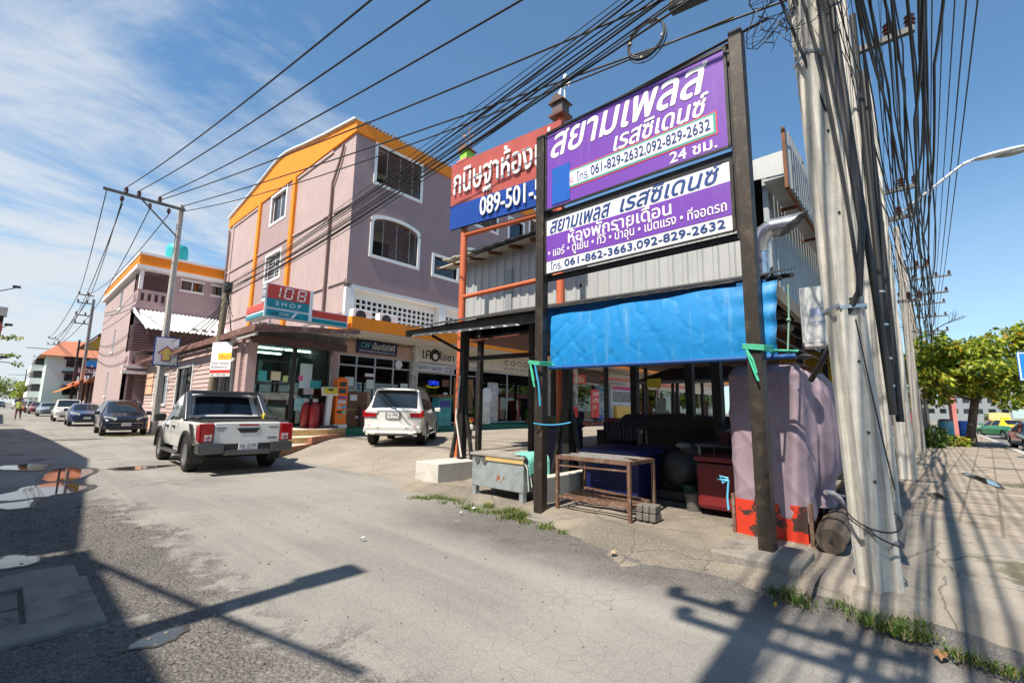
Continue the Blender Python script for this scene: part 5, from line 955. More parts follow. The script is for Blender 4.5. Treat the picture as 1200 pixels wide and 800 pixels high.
b = MB(); b.bar((5.56, 2.96, .82), (5.55, 4.14, .82), .04, .05); b.bar((6.25, 2.96, .82), (6.25, 4.14, .82), .04, .05); b.bar((5.58, 2.98, .82), (6.25, 2.98, .82), .04, .05); b.bar((5.58, 4.12, .82), (6.25, 4.12, .82), .04, .05); b.bar((5.57, 2.98, .72), (5.57, 4.12, .70), .02, .02); b.build('top_rail', PIPE, rk)
b = MB()
for i, x in enumerate((5.66, 5.78, 5.92, 6.05, 6.15)): b.bar((x, 4.14-.1*(i % 2), .845), (x+.02, 3.0+.12*(i % 3), .846), .07, .012)
b.build('top_slat', mat('grey_slat', (.22, .21, .2), .7, var=.3, scale=8), rk)
b = MB()
for i, x in enumerate((5.56, 5.68, 5.86, 6.02, 6.22)): b.bar((x, 4.1, .27+.012*i), (x, 3.0, .26), .035, .03)
for y in (3.05, 4.05): b.bar((5.56, y, .245), (6.25, y, .245), .03, .03)
b.build('low_slat', PIPE, rk)
cb_ = thing('cool_box', 'large dark blue plastic cool box behind the pipe rack', 'cool box', (6.9, 3.8, .15)); b = MB(); b.prism([(6.5, 3.35, .2), (6.5, 4.3, .2), (6.46, 4.34, .80), (6.46, 3.3, .80)], (.75, 0, 0)); b.build('tub', BLUEP, cb_, bevel=.03); b = MB(); b.prism([(6.42, 3.25, .81), (6.42, 4.38, .81), (6.46, 4.3, .90), (6.46, 3.35, .90)], (.85, 0, .03)); b.build('lid', BLUEP, cb_, bevel=.02)
b = MB(); b.box((6.55, 3.3, .1), (7.3, 4.4, .2)); b.build('base', NAVYP, cb_)
cb_ = thing('cool_box', 'tall navy bin standing beside the left sign post', 'cool box', (7.6, 5.6, .2)); b = MB(); b.prism([(7.3, 5.28, .2), (7.3, 5.86, .2), (7.27, 5.9, 1.16), (7.27, 5.24, 1.16)], (.6, 0, 0)); b.build('tub', NAVYP, cb_, bevel=.02); b = MB(); b.box((7.24, 5.2, 1.161), (7.92, 5.94, 1.21)); b.build('lid', NAVYP, cb_, bevel=.01)
pvb = thing('paving_blocks', 'small stack of grey paving blocks beside the pipe rack', 'paving blocks', (5.75, 2.82, .1)); b = MB()
for i in range(3):
    for j in range(2): b.cb((5.78, 2.74+.085*i, .16+.1*j), (.2, .08, .095), Matrix.Rotation(.06*(j-i), 3, 'Z'))
b.build('block', mat('grey_block', (.15, .135, .115), .9, var=.25, scale=8, bump=.3), pvb, bevel=.012)
# covered carts in the shade
DTARP = mat('dark_tarp', (.045, .045, .047), .6, var=.25, scale=3, bump=.2, bscale=12); OTARP = mat('olive_tarp', (.035, .032, .022), .8, var=.25, scale=3, bump=.2, bscale=12)
ct = thing('covered_cart', 'long vendor cart hidden under dark grey tarpaulin beyond the blue cool box', 'cart', (9, 3.6, .3)); b = MB()
def hump(i, j):
    x = 8.3+1.3*j; y = 5.0-2.9*i; e = ss(i, 0, .14)*ss(i, 1.0, .9); z = .72+.66*e+.13*fbm(x, y, 2.1, 6)-.25*ss(j, .18, 0)-.06*i
    return (x-.25*ss(j, .2, 0), y, z)
b.grid(36, 14, hump); b.build('tarp_cover', DTARP, ct, smooth=60); b = MB(); b.grid(26, 16, lambda i, j: (8.12+.09*sin(i*15)*(1-j)-.05*j, 3.95-1.9*i, .36+(.95+.12*fbm(i*4, 0, 2))*j)); b.build('side_cover', OTARP, ct, smooth=60); b = MB(); b.box((8.4, 2.2, .35), (9.5, 4.9, .8)); b.build('cart_body', mat('dark_red_crate', (.10, .012, .018), .6), ct)
b = MB()
for k in range(9): y = 4.15+k*.08; b.box((8.0, y, .95), (8.04, y+.035, 1.28))
b.build('crate_slat', NAVYP, ct)
for y in (2.4, 4.6): b = MB(); b.lathe([(.2, -.03), (.22, 0), (.2, .03)], (8.3, y, .5), X_, 16); b.build('wheel', DARK, ct)
tb = thing('black_table', 'black folding table loaded with dark bags in the shade', 'table', (7.6, 2.7, .2)); b = MB(); b.box((7.2, 2.05, .98), (8.0, 2.75, 1.02)); b.build('table_top', mat('table_grey', (.10, .11, .12), .5), tb)
for x, y in ((7.25, 2.1), (7.25, 2.7), (7.95, 2.1), (7.95, 2.7)): b = MB(); b.box((x-.02, y-.02, .2), (x+.02, y+.02, .98)); b.build('leg', GALV, tb)
bg_ = thing('black_sack', 'heap of black sacks on a low stand left of the black table', 'sack', (7.3, 3.0, .2)); b = MB(); b.ball((7.2, 2.95, .62), .3, 8, (1, 1.1, 1)); b.ball((7.35, 3.1, .45), .28, 8); b.ball((7.25, 2.85, .88), .15, 8); b.build('sack', DARK, bg_, smooth=60); b = MB(); b.ball((7.15, 2.9, .98), .1, 6, (1, 1.2, .5)); b.build('paper_bag', mat('grey_paper', (.2, .19, .18), .8), bg_); b = MB(); b.box((7.0, 2.7, .18), (7.5, 3.3, .3)); b.build('stand', DARK, bg_)
rc = thing('cool_box', 'dark red plastic cool box standing beside the cloth covered stall', 'cool box', (6.6, 2.2, .15)); b = MB(); b.box((6.55, 1.95, .2), (7.1, 2.5, .82)); b.build('tub', mat('dark_red_plastic', (.10, .010, .012)), rc, bevel=.06); b = MB(); b.box((6.53, 1.93, .83), (7.12, 2.52, .9)); b.build('lid', mat('dark_red_plastic', (.10, .010, .012)), rc, bevel=.02)
# small goods crowded in the shade
def bucket(x, y, z, r, h, c, lab, nm='bucket'):
    t_ = thing(nm, lab, nm, (x, y, z)); b = MB(); b.lathe([(r*.8, 0), (r, h), (r*1.06, h), (r*1.06, h+.02), (r*.95, h+.02), (r*.75, .03), (0, .03)], (x, y, z), Z_, 16); b.build('body', mat('tint_'+lab[:9], c, .5, var=.15), t_, smooth=40); b = MB(); b.tube([(x, y+r*cos(a), z+h+r*.9*sin(a)) for a in [pi*i/10 for i in range(11)]], .006, 5); b.build('handle', DARK, t_)
bucket(7.05, 2.75, .15, .14, .26, (.02, .10, .05), 'dark green bucket on the floor before the black sacks'); bucket(6.75, 2.62, .12, .12, .22, (.12, .11, .10), 'small grey bucket near the red cool box'); bucket(7.35, 2.3, 1.02, .13, .16, (.10, .02, .03), 'maroon basin on the black table', 'basin'); bucket(7.75, 2.5, 1.02, .11, .2, (.06, .06, .08), 'dark pot on the black table', 'pot')
t_ = thing('stool_stack', 'stack of dark blue plastic stools by the black table', 'stools', (7.6, 3.35, .2)); b = MB()
for i in range(5): b.box((7.45, 3.2, .52+.09*i), (7.75, 3.5, .545+.09*i))
for x in (7.47, 7.73):
    for y in (3.22, 3.48): b.bar((x, y, .2), (x+(7.6-x)*.2, y+(3.35-y)*.2, .9), .035, .035)
b.build('stools', NAVYP, t_)
t_ = thing('inner_awning', 'small dark sloping awning over the stalls inside the hall', 'awning', (10.5, 3.4, .3)); b = MB(); b.prism([(9.6, 2.2, 2.15), (9.6, 4.9, 2.15), (11.4, 4.9, 2.55), (11.4, 2.2, 2.55)], (0, 0, .04)); b.build('roof', mat('dark_roof_sheet', (.05, .046, .042)), t_); b = MB(); b.bar((9.6, 2.2, 2.12), (9.6, 4.9, 2.12), .04, .06); b.build('edge', mat('pale_edge', (.3, .29, .27), .7), t_)
for x, y in ((9.7, 2.3), (9.7, 4.8), (11.3, 2.3), (11.3, 4.8)): b = MB(); b.box((x-.03, y-.03, .28), (x+.03, y+.03, 2.2)); b.build('post', DARK, t_)
for i in range(6):
    y = 5.4+.62*i; x = 10.4+.5*(i % 3); c = ((.05, .05, .06), (.16, .03, .02), (.10, .09, .07), (.02, .06, .10), (.14, .12, .09), (.05, .08, .04))[i]; lab = ('charcoal', 'brick red', 'brown grey', 'dark teal', 'dusty tan', 'moss green')[i]+' market crate stack standing in the open hall'
    t_ = thing('crate', lab, 'crate', (x, y, .3), 0, 'crates in the open hall')
    for j in range(2+i % 2): b = MB(); b.box((x, y, .3+.34*j), (x+.55, y+.45, .62+.34*j)); b.build('box', mat('crate_%d' % i, c, .7, var=.25), t_)
t_ = thing('yellow_notice', 'small yellow notice hanging on a black hall post', 'notice', (9, 4.5, 2.3)); q = AX(767, 449, 8.78); b = MB(); b.box((8.74, q.y-.14, q.z-.09), (8.77, q.y+.14, q.z+.09)); b.build('board', PAPY, t_)
# stall wrapped in a mauve cloth
CLOTH = mat('mauve_cloth', (.27, .205, .245), .95, var=.08, scale=5, dirt=(.17, .13, .155), dscale=3.5, damt=.42, bump=.12, bscale=260)
cs = thing('covered_stall', 'vending stall wrapped in a mauve cloth, its red panel showing below', 'stall', (6.3, 1.45, .1))
# cloth as a tube round the stall: param a round the plan, j up
SH = .17
plan = [(x_+SH, y_) for x_, y_ in [(6.9, 1.88), (5.86, 1.84), (5.80, 1.78), (5.79, 1.35), (5.80, 1.14), (5.86, 1.08), (6.5, 1.02), (6.95, .96), (7.0, 1.4), (6.9, 1.88)]]
seglen = [0]
for p_, q_ in zip(plan, plan[1:]): seglen.append(seglen[-1]+sqrt((p_[0]-q_[0])**2+(p_[1]-q_[1])**2))
def pl_at(a):
    s = a*seglen[-1]
    for k in range(len(plan)-1):
        if s <= seglen[k+1] or k == len(plan)-2:
            t = (s-seglen[k])/max(1e-6, seglen[k+1]-seglen[k]); return V((plan[k][0]+(plan[k+1][0]-plan[k][0])*t, plan[k][1]+(plan[k+1][1]-plan[k][1])*t, 0)), s
def clo(i, j):
    p, s = pl_at(i); c = V((6.35+SH, 1.45, 0)); d = (p-c).normalized(); side = ss(s, 2.0, 2.35)*ss(s, 3.4, 3.0)        # the flank towards the pole
    bot = .36+.05*sin(s*6)+.03*fbm(s*3, 0, 2); top = 2.07-.06*side
    z = bot+(top-bot)*j
    w1 = s*3.2+z*2.6+.5*fbm(s, z, 1.5, 2); crease = .020*(1-abs(sin(w1*2.1)))**4*(.3+1.2*fbm(s*2, z*2, 1.0, 3))+.016*(1-abs(sin((s*2.2-z*3.4)*1.9+2)))**5*fbm(s, z, 2, 8)+.006*sin(s*31+z*4)*fbm(s, z, 3, 5)
    bulge = .015*sin(pi*(1-j))*(.4+.6*fbm(s*1.5, z, 1.0, 5)) + side*(.10*sin(pi*min(1, (1-j)*1.1))+.06*sin(s*19+z*.8)*(.5+.5*(1-j))+.025*sin(s*41+z))
    pinch = .10*math.exp(-((z-.62)/.14)**2)*side
    p = p+d*(bulge+crease-pinch*.8); 
    if j > .93: p = p-d*((j-.93)/.07)*.10
    return (p.x, p.y, z)
b = MB(); b.grid(190, 60, clo); b.build('cloth', CLOTH, cs, smooth=80)
b = MB(); b.grid(10, 10, lambda i, j: (5.86+SH+1.1*i, 1.10+.74*j, 2.06+.03*fbm(i*3, j*3, 2))); b.build('cloth_top', CLOTH, cs, smooth=60)
RP = ND('red_panel'); col_ = RP.mix(RP.sm(RP.nz(4.5, 6, .6), .535, .56), (.52, .035, .013), (.05, .03, .025)); RPM = RP.done(col_, .5)
b = MB(); b.box((5.96, 1.10, .10), (6.0, 1.82, .50)); b.build('red_panel', RPM, cs); b = MB(); b.box((6.01, 1.1, .1), (6.9, 1.14, .5)); b.build('side_panel', mat('dark_red_plastic', (.10, .010, .012)), cs)
for x, y in ((5.95, 1.06), (5.95, 1.84), (6.9, 1.06), (6.9, 1.84)): b = MB(); b.bar((x, y, .05), (x, y, .55), .035, .035); b.build('leg', PIPE, cs)
b = MB(); b.tube([(6.4, .98, .62), (6.5, .93, .6), (6.55, .88, .55), (6.7, .84, .42)], [.03, .035, .03, .02], 8); b.tube([(6.5, .93, .6), (7.1, .9, .5)], .015, 6); b.build('knot', mat('pale_knot', (.42, .37, .39), .9), cs, smooth=60); b = MB(); b.tube([(5.94, 1.88, .72), (5.92, 1.97, .74), (5.92, 1.94, .66), (5.94, 1.88, .70), (5.93, 1.90, .5), (5.92, 1.89, .36)], .012, 6); b.tube([(5.94, 1.88, .70), (5.91, 2.0, .70), (5.93, 1.88, .69)], .011, 6); b.build('tie', mat('light_blue_tie', (.1, .45, .7), .6), cs)
b = MB(); b.prism([(5.95, 1.62, .46), (5.95, 1.54, .46), (5.93, 1.575, .68)], (.002, 0, 0)); b.build('tear', DARK, cs)
b = MB(); b.lathe([(.02, 0), (.12, .03), (.02, .06)], (6.0, 1.02, 2.1), Z_, 10); b.build('cap', DARK, cs)
# old pole lying on the pavement
OLDW = mat('old_pole_wood', (.085, .065, .05), .9, var=.35, scale=5, dirt=(.19, .15, .11), dscale=4, damt=.5, bump=.4, bscale=25)
lg = thing('old_pole', 'old grey pole lying on the ground behind the big pole', 'pole', (6, .9, .2)); b = MB(); b.tube([(5.80, .88, .22), (5.86, .885, .225), (10.3, 1.16, .33)], [.125, .145, .15], 10); b.build('shaft', OLDW, lg, smooth=25); b = MB(); b.lathe([(.022, 0), (.022, .006)], (5.797, .875, .23), (-1, -.02, 0), 10); b.build('bolt_hole', DARK, lg)
b = MB(); b.tube([(6.2+.13*cos(a)*.1, .9+.155*cos(a), .232+.155*sin(a)) for a in [2*pi*i/14 for i in range(15)]], .008, 5); b.build('wire_tie', DARK, lg)
bp_ = thing('black_pipe', 'thick black plastic pipe lying across the hall entrance', 'pipe', (10, 1.6, .4)); b = MB(); b.tube([(9.4, 2.3, .42), (11.2, 1.15, .40)], .14, 12); b.build('pipe', DARK, bp_, smooth=40)
tub = thing('concrete_tub', 'grey concrete tub standing inside the open hall', 'tub', (12, 1.75, .3)); b = MB(); b.box((11.6, 1.45, .28), (12.4, 2.2, .85)); b.build('tub', mat('grey_block', (.15, .135, .115)), tub, bevel=.02)
mb_ = thing('meter_box', 'small electricity meter box with sloping cover on a hall post', 'meter', (8.9, 2.0, 1.8)); b = MB(); b.box((8.7, 1.75, 1.66), (8.95, 2.05, 2.08)); b.build('casing', mat('meter_glass', (.30, .34, .32), .3, var=.2, scale=20), mb_); b = MB(); b.prism([(8.62, 1.65, 2.10), (8.62, 2.15, 2.10), (8.72, 2.15, 2.2), (8.72, 1.65, 2.2)], (.32, 0, .03)); b.build('cover', mat('meter_cover', (.32, .26, .2), .7), mb_)
for (a, z0, z1, c, nm, lab) in (((10.2, 1.75, 10.6, 1.85), .5, 1.9, (.02, .12, .35), 'blue_cloth', 'blue cloth hanging near the ochre wall of the hall'), ((10.9, 2.1, 11.2, 2.2), 1.45, 1.85, (.0, .38, .12), 'green_board', 'small bright green board in the open hall')):
    t_ = thing(nm, lab, nm.split('_')[1], (a[0], a[1], z0)); b = MB(); b.box((a[0], a[1], z0), (a[2], a[3], z1)); b.build('sheet', mat(nm, c, .8, var=.2), t_)
for i in range(7):
    p = AY(758+i*17, 470, 10.6-.2*(i % 2)); z0 = .35
    t_ = thing('stored_board', ['rust red', 'pale grey', 'dark brown', 'cream', 'brick red', 'charcoal', 'grey green'][i]+' board stored upright at the back of the hall', 'board', (p.x, p.y, z0), 0, 'boards stored in the hall')
    b = MB(); b.box((p.x-.5, p.y, z0), (p.x+.55, p.y+.08, 2.0+.2*(i % 3))); b.build('board', mat('stored_%d' % i, [(.25, .05, .02), (.4, .39, .37), (.12, .07, .05), (.45, .42, .33), (.2, .05, .03), (.06, .06, .065), (.22, .26, .24)][i], .8, var=.3), t_)
# machines along the far shops
def px(x, Y): return AY(x, 480, Y).x
for (xa, xb2, Yk, z0, z1, c, nm, lab) in ((702, 714, 18.5, .66, 3.3, (.25, .33, .38), 'vending_machine', 'slim grey blue vending machine by the red banner'), (717, 741, 18.3, .66, 3.5, (.62, .63, .66), 'vending_machine', 'wide white framed vending machine with a yellow lower box')):
    x0, x1 = px(xa, Yk), px(xb2, Yk); t_ = thing(nm, lab, 'vending machine', ((x0+x1)/2, Yk, z0)); b = MB(); b.box((x0, Yk, z0), (x1, Yk+.7, z1)); b.build('cabinet', mat(nm+lab[:4], c, .5), t_)
    b = MB(); b.box((x0+.15, Yk-.02, z0+1.5), (x1-.15, Yk-.001, z1-.5)); b.build('display', mat('machine_display', (.14, .16, .18), .3, var=.6, scale=4), t_); b = MB(); b.box((x0+.1, Yk-.02, z1-.4), (x1-.1, Yk-.001, z1-.1)); b.build('header', mat('header_'+lab[:4], (.40, .04, .2) if 'wide' in lab else (.02, .15, .3), .5), t_)
    if 'wide' in lab: b = MB(); b.box((x0+.2, Yk-.3, z0), (x1-.1, Yk-.03, z0+1.2)); b.build('yellow_box', mat('yellow_box', (.62, .40, .08), .6, var=.15), t_)
x0 = px(694, 17.2); t_ = thing('banner', 'upright red banner with pale blocks beside the vending machine', 'banner', (x0, 17.2, .4)); b = MB(); b.box((x0, 17.2, 1.0), (px(702, 17.2), 17.23, 2.9)); bb = b.build('cloth', PAPR, t_); b = MB(); b.box((x0, 17.17, .38), (x0+.06, 17.2, 2.9)); b.build('pole', DARK, t_); Panel((x0, 17.2, 1.0), (px(702, 17.2)-x0, 0, 0), (0, 0, 1.9)).text('ATM\nATM\n24', .12, .3, .9, .92, WL, t_)
# salon standees, plants and freezer by the kerb
def standee(x, y, h, w, m, lab, disc=None):
    t_ = thing('standee', lab, 'standee', (x, y, .63)); b = MB(); b.box((x, y, .66), (x+w, y+.05, .66+h)); b.build('board', m, t_, bevel=.02)
    if disc: b = MB(); b.lathe([(disc, 0), (disc, .04)], (x+w/2, y+.02, .66+h), -Y_, 24); b.build('round_head', SILV, t_)
    b = MB(); b.box((x+.03, y+.05, .63), (x+w-.03, y+.3, .68)); b.build('foot', DARK, t_); return t_
BW = mat('photo_board', (.45, .45, .45), .5, var=.7, scale=5)
standee(px(565, 17.95), 17.95, 1.55, .62, mat('grey_standee', (.62, .62, .60), .5, var=.3, scale=3), 'grey salon standee with a round white head on the green kerb', .42); standee(px(571, 18.35), 18.35, 2.3, .85, BW, 'tall standee of small photographs behind the round headed one')
def pot(x, y, z, h, lab, s):
    t_ = thing('potted_plant', lab, 'plant', (x, y, z)); b = MB(); b.lathe([(.14, 0), (.2, .32), (.22, .34), (.18, .34), (.0, .3)], (x, y, z), Z_, 14); b.build('pot', mat('clay_pot', (.18, .07, .04), .8), t_); b = MB(); r_ = random.Random(s)
    for k in range(90):
        a = r_.uniform(0, 6.28); e = r_.uniform(.2, 1.4); l = h*r_.uniform(.5, 1); d = V((cos(a)*cos(e), sin(a)*cos(e), sin(e))); p = V((x, y, z+.3)); q = p+d*l; s_ = V((-sin(a), cos(a), 0))*.035; m_ = p.lerp(q, .6)+V((0, 0, .04)); b.quad(p, m_-s_, q-V((0, 0, .05)), m_+s_)
    b.build('foliage', mat('pot_leaf', (.05, .13, .02), .6, var=.4, scale=8), t_)
pot(px(558, 18.0), 18.0, .63, .8, 'leafy plant in a brown pot left of the salon standee', 1); pot(px(619, 18.0), 18.0, .63, .7, 'leafy plant in a clay pot at the right end of the green kerb', 2)
x0, x1 = px(513, 17.95), px(528, 17.95); t_ = thing('drinks_shelf', 'blue and teal drinks shelf with brown top beyond the parked car', 'shelf', (x0, 17.95, .63)); b = MB(); b.box((x0, 17.9, .63), (x1, 18.4, 2.0)); b.build('cabinet', mat('teal_shelf', (.05, .28, .32), .5, var=.6, scale=5), t_); b = MB(); b.box((x0-.1, 17.8, 2.0), (x1+.1, 18.5, 2.15)); b.build('top', WOOD, t_); b = MB(); b.box((x0+.1, 17.885, 1.55), (x1-.1, 17.899, 1.85)); b.build('label', mat('indigo_label', (.06, .05, .3), .5, var=.5, scale=9), t_)
# ------------------------------------------------------------------ vehicles
CG = mat('car_glass', (.012, .015, .018), .04, var=0, spec=.8); TYRE = mat('tyre_rubber', (.022, .021, .02), .85, var=.15, scale=10); RIM = mat('alloy_rim', (.32, .32, .33), .35, metal=.7, var=.1); CHROME = mat('chrome', (.62, .62, .63), .12, metal=1, var=0); BPL = mat('black_trim', (.018, .018, .018), .55, var=.1); LRED = mat('lamp_red', (.36, .006, .01), .12, var=.25, scale=14, coat=.8); LWH = mat('lamp_clear', (.62, .63, .62), .12, var=.15, scale=20, coat=.8); LHD = mat('headlamp', (.52, .53, .52), .1, var=.25, scale=12, coat=1); PLATE = mat('number_plate', (.66, .66, .64), .5, var=.04); UNDER = mat('underbody', (.012, .012, .012), .8); LAMB = mat('lamp_amber', (.6, .2, .02), .2)
def paint(n, c, r=.28, met=0.0): return mat('paint_'+n, c, r, metal=met, var=.03, scale=1.5, coat=.9, spec=.5)
def lerp_keys(keys, x):
    if x <= keys[0][0]: return keys[0][1:]
    for a, b_ in zip(keys, keys[1:]):
        if x <= b_[0]:
            t = (x-a[0])/(b_[0]-a[0]); return tuple(p+(q-p)*t for p, q in zip(a[1:], b_[1:]))
    return keys[-1][1:]
def section(k):
    zb, zs, zr, w, wt = k; h = zr-zs; wb = w*.965
    return [(0, zb), (w*.84, zb), (w*.955, zb+.06), (w*.985, zb+.3*(zs-zb)), (w, zb+.62*(zs-zb)), (w*.995, zs-.10*(zs-zb)), (wb, zs), (wb+(wt-wb)*.80, zs+.80*h), (wb+(wt-wb)*.93-.02*min(1, h), zs+.93*h), (wt*.88, zs+.985*h), (wt*.55, zr+.012), (0, zr+.018)]
def shell(keys, step=.09):
    xs = sorted({round(k[0], 4) for k in keys}); out = [xs[0]]
    for a, c in zip(xs, xs[1:]):
        n = max(1, int((c-a)/step)); out += [a+(c-a)*i/n for i in range(1, n+1)]
    v = []; f = []
    for x in out:
        s = section(lerp_keys(keys, x)); full = [(y, z) for y, z in s]+[(-y, z) for y, z in s[-2:0:-1]]
        v += [(x, y, z) for y, z in full]; m = len(full)
    for i in range(len(out)-1): f += [(i*m+j, i*m+(j+1) % m, (i+1)*m+(j+1) % m, (i+1)*m+j) for j in range(m)]
    f += [tuple(range(m-1, -1, -1)), tuple((len(out)-1)*m+j for j in range(m))]
    return v, f
def body(root, keys, pm, wheels, rw, ww):
    b = MB(); v, f = shell(keys); b.add(v, f); o = b.build('body', pm, root, world=False, smooth=32)
    cut = MB()
    for x, y in wheels: s_ = 1 if y > 0 else -1; cut.cyl((x, y-s_*(ww+.12), rw*.98), (x, y+s_*.4, rw*.98), rw*1.17, n=28)
    c = cut.build('cut', pm, None)
    md = o.modifiers.new('b', 'BOOLEAN'); md.object = c; md.operation = 'DIFFERENCE'; md.solver = 'EXACT'; c.parent = None
    # evaluate the cut in the body's own frame
    sv = o.parent; o.parent = None; o.matrix_world = Matrix(); bpy.context.view_layer.update(); dg = bpy.context.evaluated_depsgraph_get(); dg.update()
    me = bpy.data.meshes.new_from_object(o.evaluated_get(dg)); o.modifiers.clear(); o.data = me; o.parent = sv; bpy.data.objects.remove(c)
    me.polygons.foreach_set('use_smooth', [True]*len(me.polygons)); me.set_sharp_from_angle(angle=radians(32))
    b = MB(); b.box((min(w[0] for w in wheels)-.3, -.5, rw*.75), (max(w[0] for w in wheels)+.3, .5, rw*1.6)); b.build('chassis', UNDER, root, world=False)
    return o
def sidewin(root, keys, panes, t0=.06, t1=.93, name='side_window', off=.008):
    for sgn in (1, -1):
        for (xa, xb2, xc, xd) in panes:      # bottom from xa to xb2, top from xc to xd
            b = MB(); n = 8; bot = []; top = []
            for i in range(n+1):
                u = i/n; x0 = xa+(xb2-xa)*u; x1 = xc+(xd-xc)*u
                s0 = section(lerp_keys(keys, x0)); s1 = section(lerp_keys(keys, x1))
                y, z = [p+(q-p)*t0 for p, q in zip(s0[6], s0[7])]; bot.append((x0, sgn*(y+off), z))
                y, z = [p+(q-p)*t1 for p, q in zip(s1[6], s1[8])]; top.append((x1, sgn*(y+off), z))
            v = bot+top; f = [(i, i+1, n+2+i, n+1+i) for i in range(n)]
            if sgn < 0: f = [q[::-1] for q in f]
            b.add(v, f); b.build(name, CG, root, world=False)
def screen(root, keys, xa, xb2, name, fr=.86, off=.01, m=None, taper=0.0):
    b = MB(); n = 8
    def fn(i, j):
        x = xa+(xb2-xa)*j; k = lerp_keys(keys, x); d = .02; k2 = lerp_keys(keys, x+d); sl = (k2[2]-k[2])/d; nn = V((-sl, 0, 1)).normalized()
        y = (2*i-1)*k[4]*(fr-taper*j); z = k[2]+.016-abs(2*i-1)**3*.03
        return (x+nn.x*off, y, z+nn.z*off)
    b.grid(12, n, fn); b.build(name, m or CG, root, world=False, smooth=60)
def wheel(root, x, y, r, w, spokes=6, steel=False):
    sg_ = 1 if y > 0 else -1; e = bpy.data.objects.new('wheel', None); 
    b = MB(); ax = V((0, sg_, 0)); prof = [(r*.62, -w/2), (r*.92, -w/2), (r, -w*.36), (r, w*.36), (r*.92, w/2), (r*.66, w/2), (r*.62, w*.42)]
    b.lathe(prof, (0, 0, 0), ax, 28); t = b.build('tyre', TYRE, None, smooth=35)
    b = MB(); b.lathe([(r*.66, w*.44), (r*.60, w*.46), (r*.58, w*.25), (r*.1, w*.22), (0, w*.22)], (0, 0, 0), ax, 28)
    for k in range(spokes):
        a = 2*pi*k/spokes; d = V((cos(a), 0, sin(a))); b.bar(d*r*.08+ax*w*.30, d*r*.62+ax*w*.38, r*.15, .03, up=(0, 1, 0))
    b.lathe([(r*.16, w*.2), (r*.14, w*.40), (0, w*.41)], (0, 0, 0), ax, 14); rm = b.build('rim', RIM if not steel else BPL, None, smooth=35)
    b = MB(); b.lathe([(r*.57, w*.24), (r*.02, w*.235)], (0, 0, 0), ax, 20); dk = b.build('brake', UNDER, None)
    bpy.data.objects.remove(e); t.name = 'wheel'; t.parent = root; t.location = (x, y, r)
    for q in (rm, dk): q.parent = t
    tb = MB(); tb.lathe([(r*.615, -w*.49), (r*.615, w*.40)], (0, 0, 0), ax, 28); tt = tb.build('tyre', TYRE, None); tt.parent = t
def part(root, name, m, fn, bevel=0, smooth=None):
    b = MB(); fn(b)
    if name in ('side_step', 'bed_rail', 'door_handle', 'roof_rail', 'stripe', 'front_fork', 'mirror', 'name_badge'): return b.each(name, m, root, world=False, bevel=bevel, smooth=smooth)
    return b.build(name, m, root, world=False, bevel=bevel, smooth=smooth)
def plate(root, x, z, sgn, txt, w=.34, h=.15, tilt=0.0, col=None):
    part(root, 'number_plate', col or PLATE, lambda b: b.box((x-.012, -w/2, z-h/2), (x+.012, w/2, z+h/2)))
    c = root.children[-1] if False else [o for o in root.children if o.name.startswith('number_plate')][-1]
    p = Panel(wmat(root) @ V((x+sgn*.0125, -sgn*w/2, z-h/2)), wmat(root).to_3x3() @ V((0, sgn*w, 0)), (0, 0, h)); p.text(txt, .08, .38, .92, .88, BPL, c, 'plate_number', bold=.01, d=.002, th=.002); p.text('กรุงเทพมหานคร', .15, .08, .85, .28, BPL, c, 'plate_province', d=.002, th=.001)
def arch(root, x, y, r, w, m, flare=.05):
    s_ = 1 if y > 0 else -1; n = 16
    def fn(b):
        for i in range(n):
            a0 = -.08+(pi+.16)*i/n; a1 = -.08+(pi+.16)*(i+1)/n
            q = lambda a, rr, yy: V((x+cos(a)*rr, y+s_*yy, r*.98+sin(a)*rr))
            b.prism([q(a0, r*1.17, -.05), q(a1, r*1.17, -.05), q(a1, r*1.17+flare, -.05), q(a0, r*1.17+flare, -.05)], (0, s_*(.05+w), 0))
    part(root, 'wheel_arch', m, fn, smooth=40)
# ---- white pickup in the foreground -------------------------------------------------
WPAINT = paint('white', (.70, .70, .68))
pk = thing('pickup_truck', 'white double cab pickup with black sports bar and striped rear flank', 'pickup', (3.86, 13.98, 0), radians(88))
PK = [(-2.60, .62, 1.10, 1.12, .89, .80), (-2.52, .60, 1.10, 1.12, .91, .82), (-1.0, .46, 1.10, 1.12, .925, .83), (-.62, .42, 1.10, 1.13, .925, .83), (-.60, .42, 1.10, 1.18, .925, .80), (-.30, .42, 1.09, 1.74, .925, .70), (-.10, .42, 1.09, 1.79, .925, .70), (.55, .42, 1.07, 1.80, .925, .69), (.95, .42, 1.05, 1.73, .925, .69), (1.62, .42, 1.04, 1.12, .925, .78), (2.3, .46, .98, 1.03, .90, .76), (2.6, .50, .86, .92, .82, .66), (2.70, .52, .72, .76, .72, .6)]
wl = [(-1.46, .80), (-1.46, -.80), (1.62, .80), (1.62, -.80)]
body(pk, PK, WPAINT, wl, .39, .26)
for x, y in wl: wheel(pk, x, y, .39, .265); arch(pk, x, .925 if y > 0 else -.925, .39, .045, BPL, .07)
sidewin(pk, PK, [(-.42, .28, -.22, .22), (.36, 1.28, .30, .78)]); screen(pk, PK, -.57, -.33, 'rear_window', .84); screen(pk, PK, 1.58, 1.0, 'windshield', .84)
part(pk, 'bed_cover', BPL, lambda b: b.box((-2.50, -.76, 1.128), (-.70, .76, 1.15)), .01)
part(pk, 'bed_rail', BPL, lambda b: (b.box((-2.55, .76, 1.115), (-.62, .87, 1.15)), b.box((-2.55, -.87, 1.115), (-.62, -.76, 1.15)), b.box((-2.6, -.8, 1.117), (-2.5, .8, 1.153))), .01)
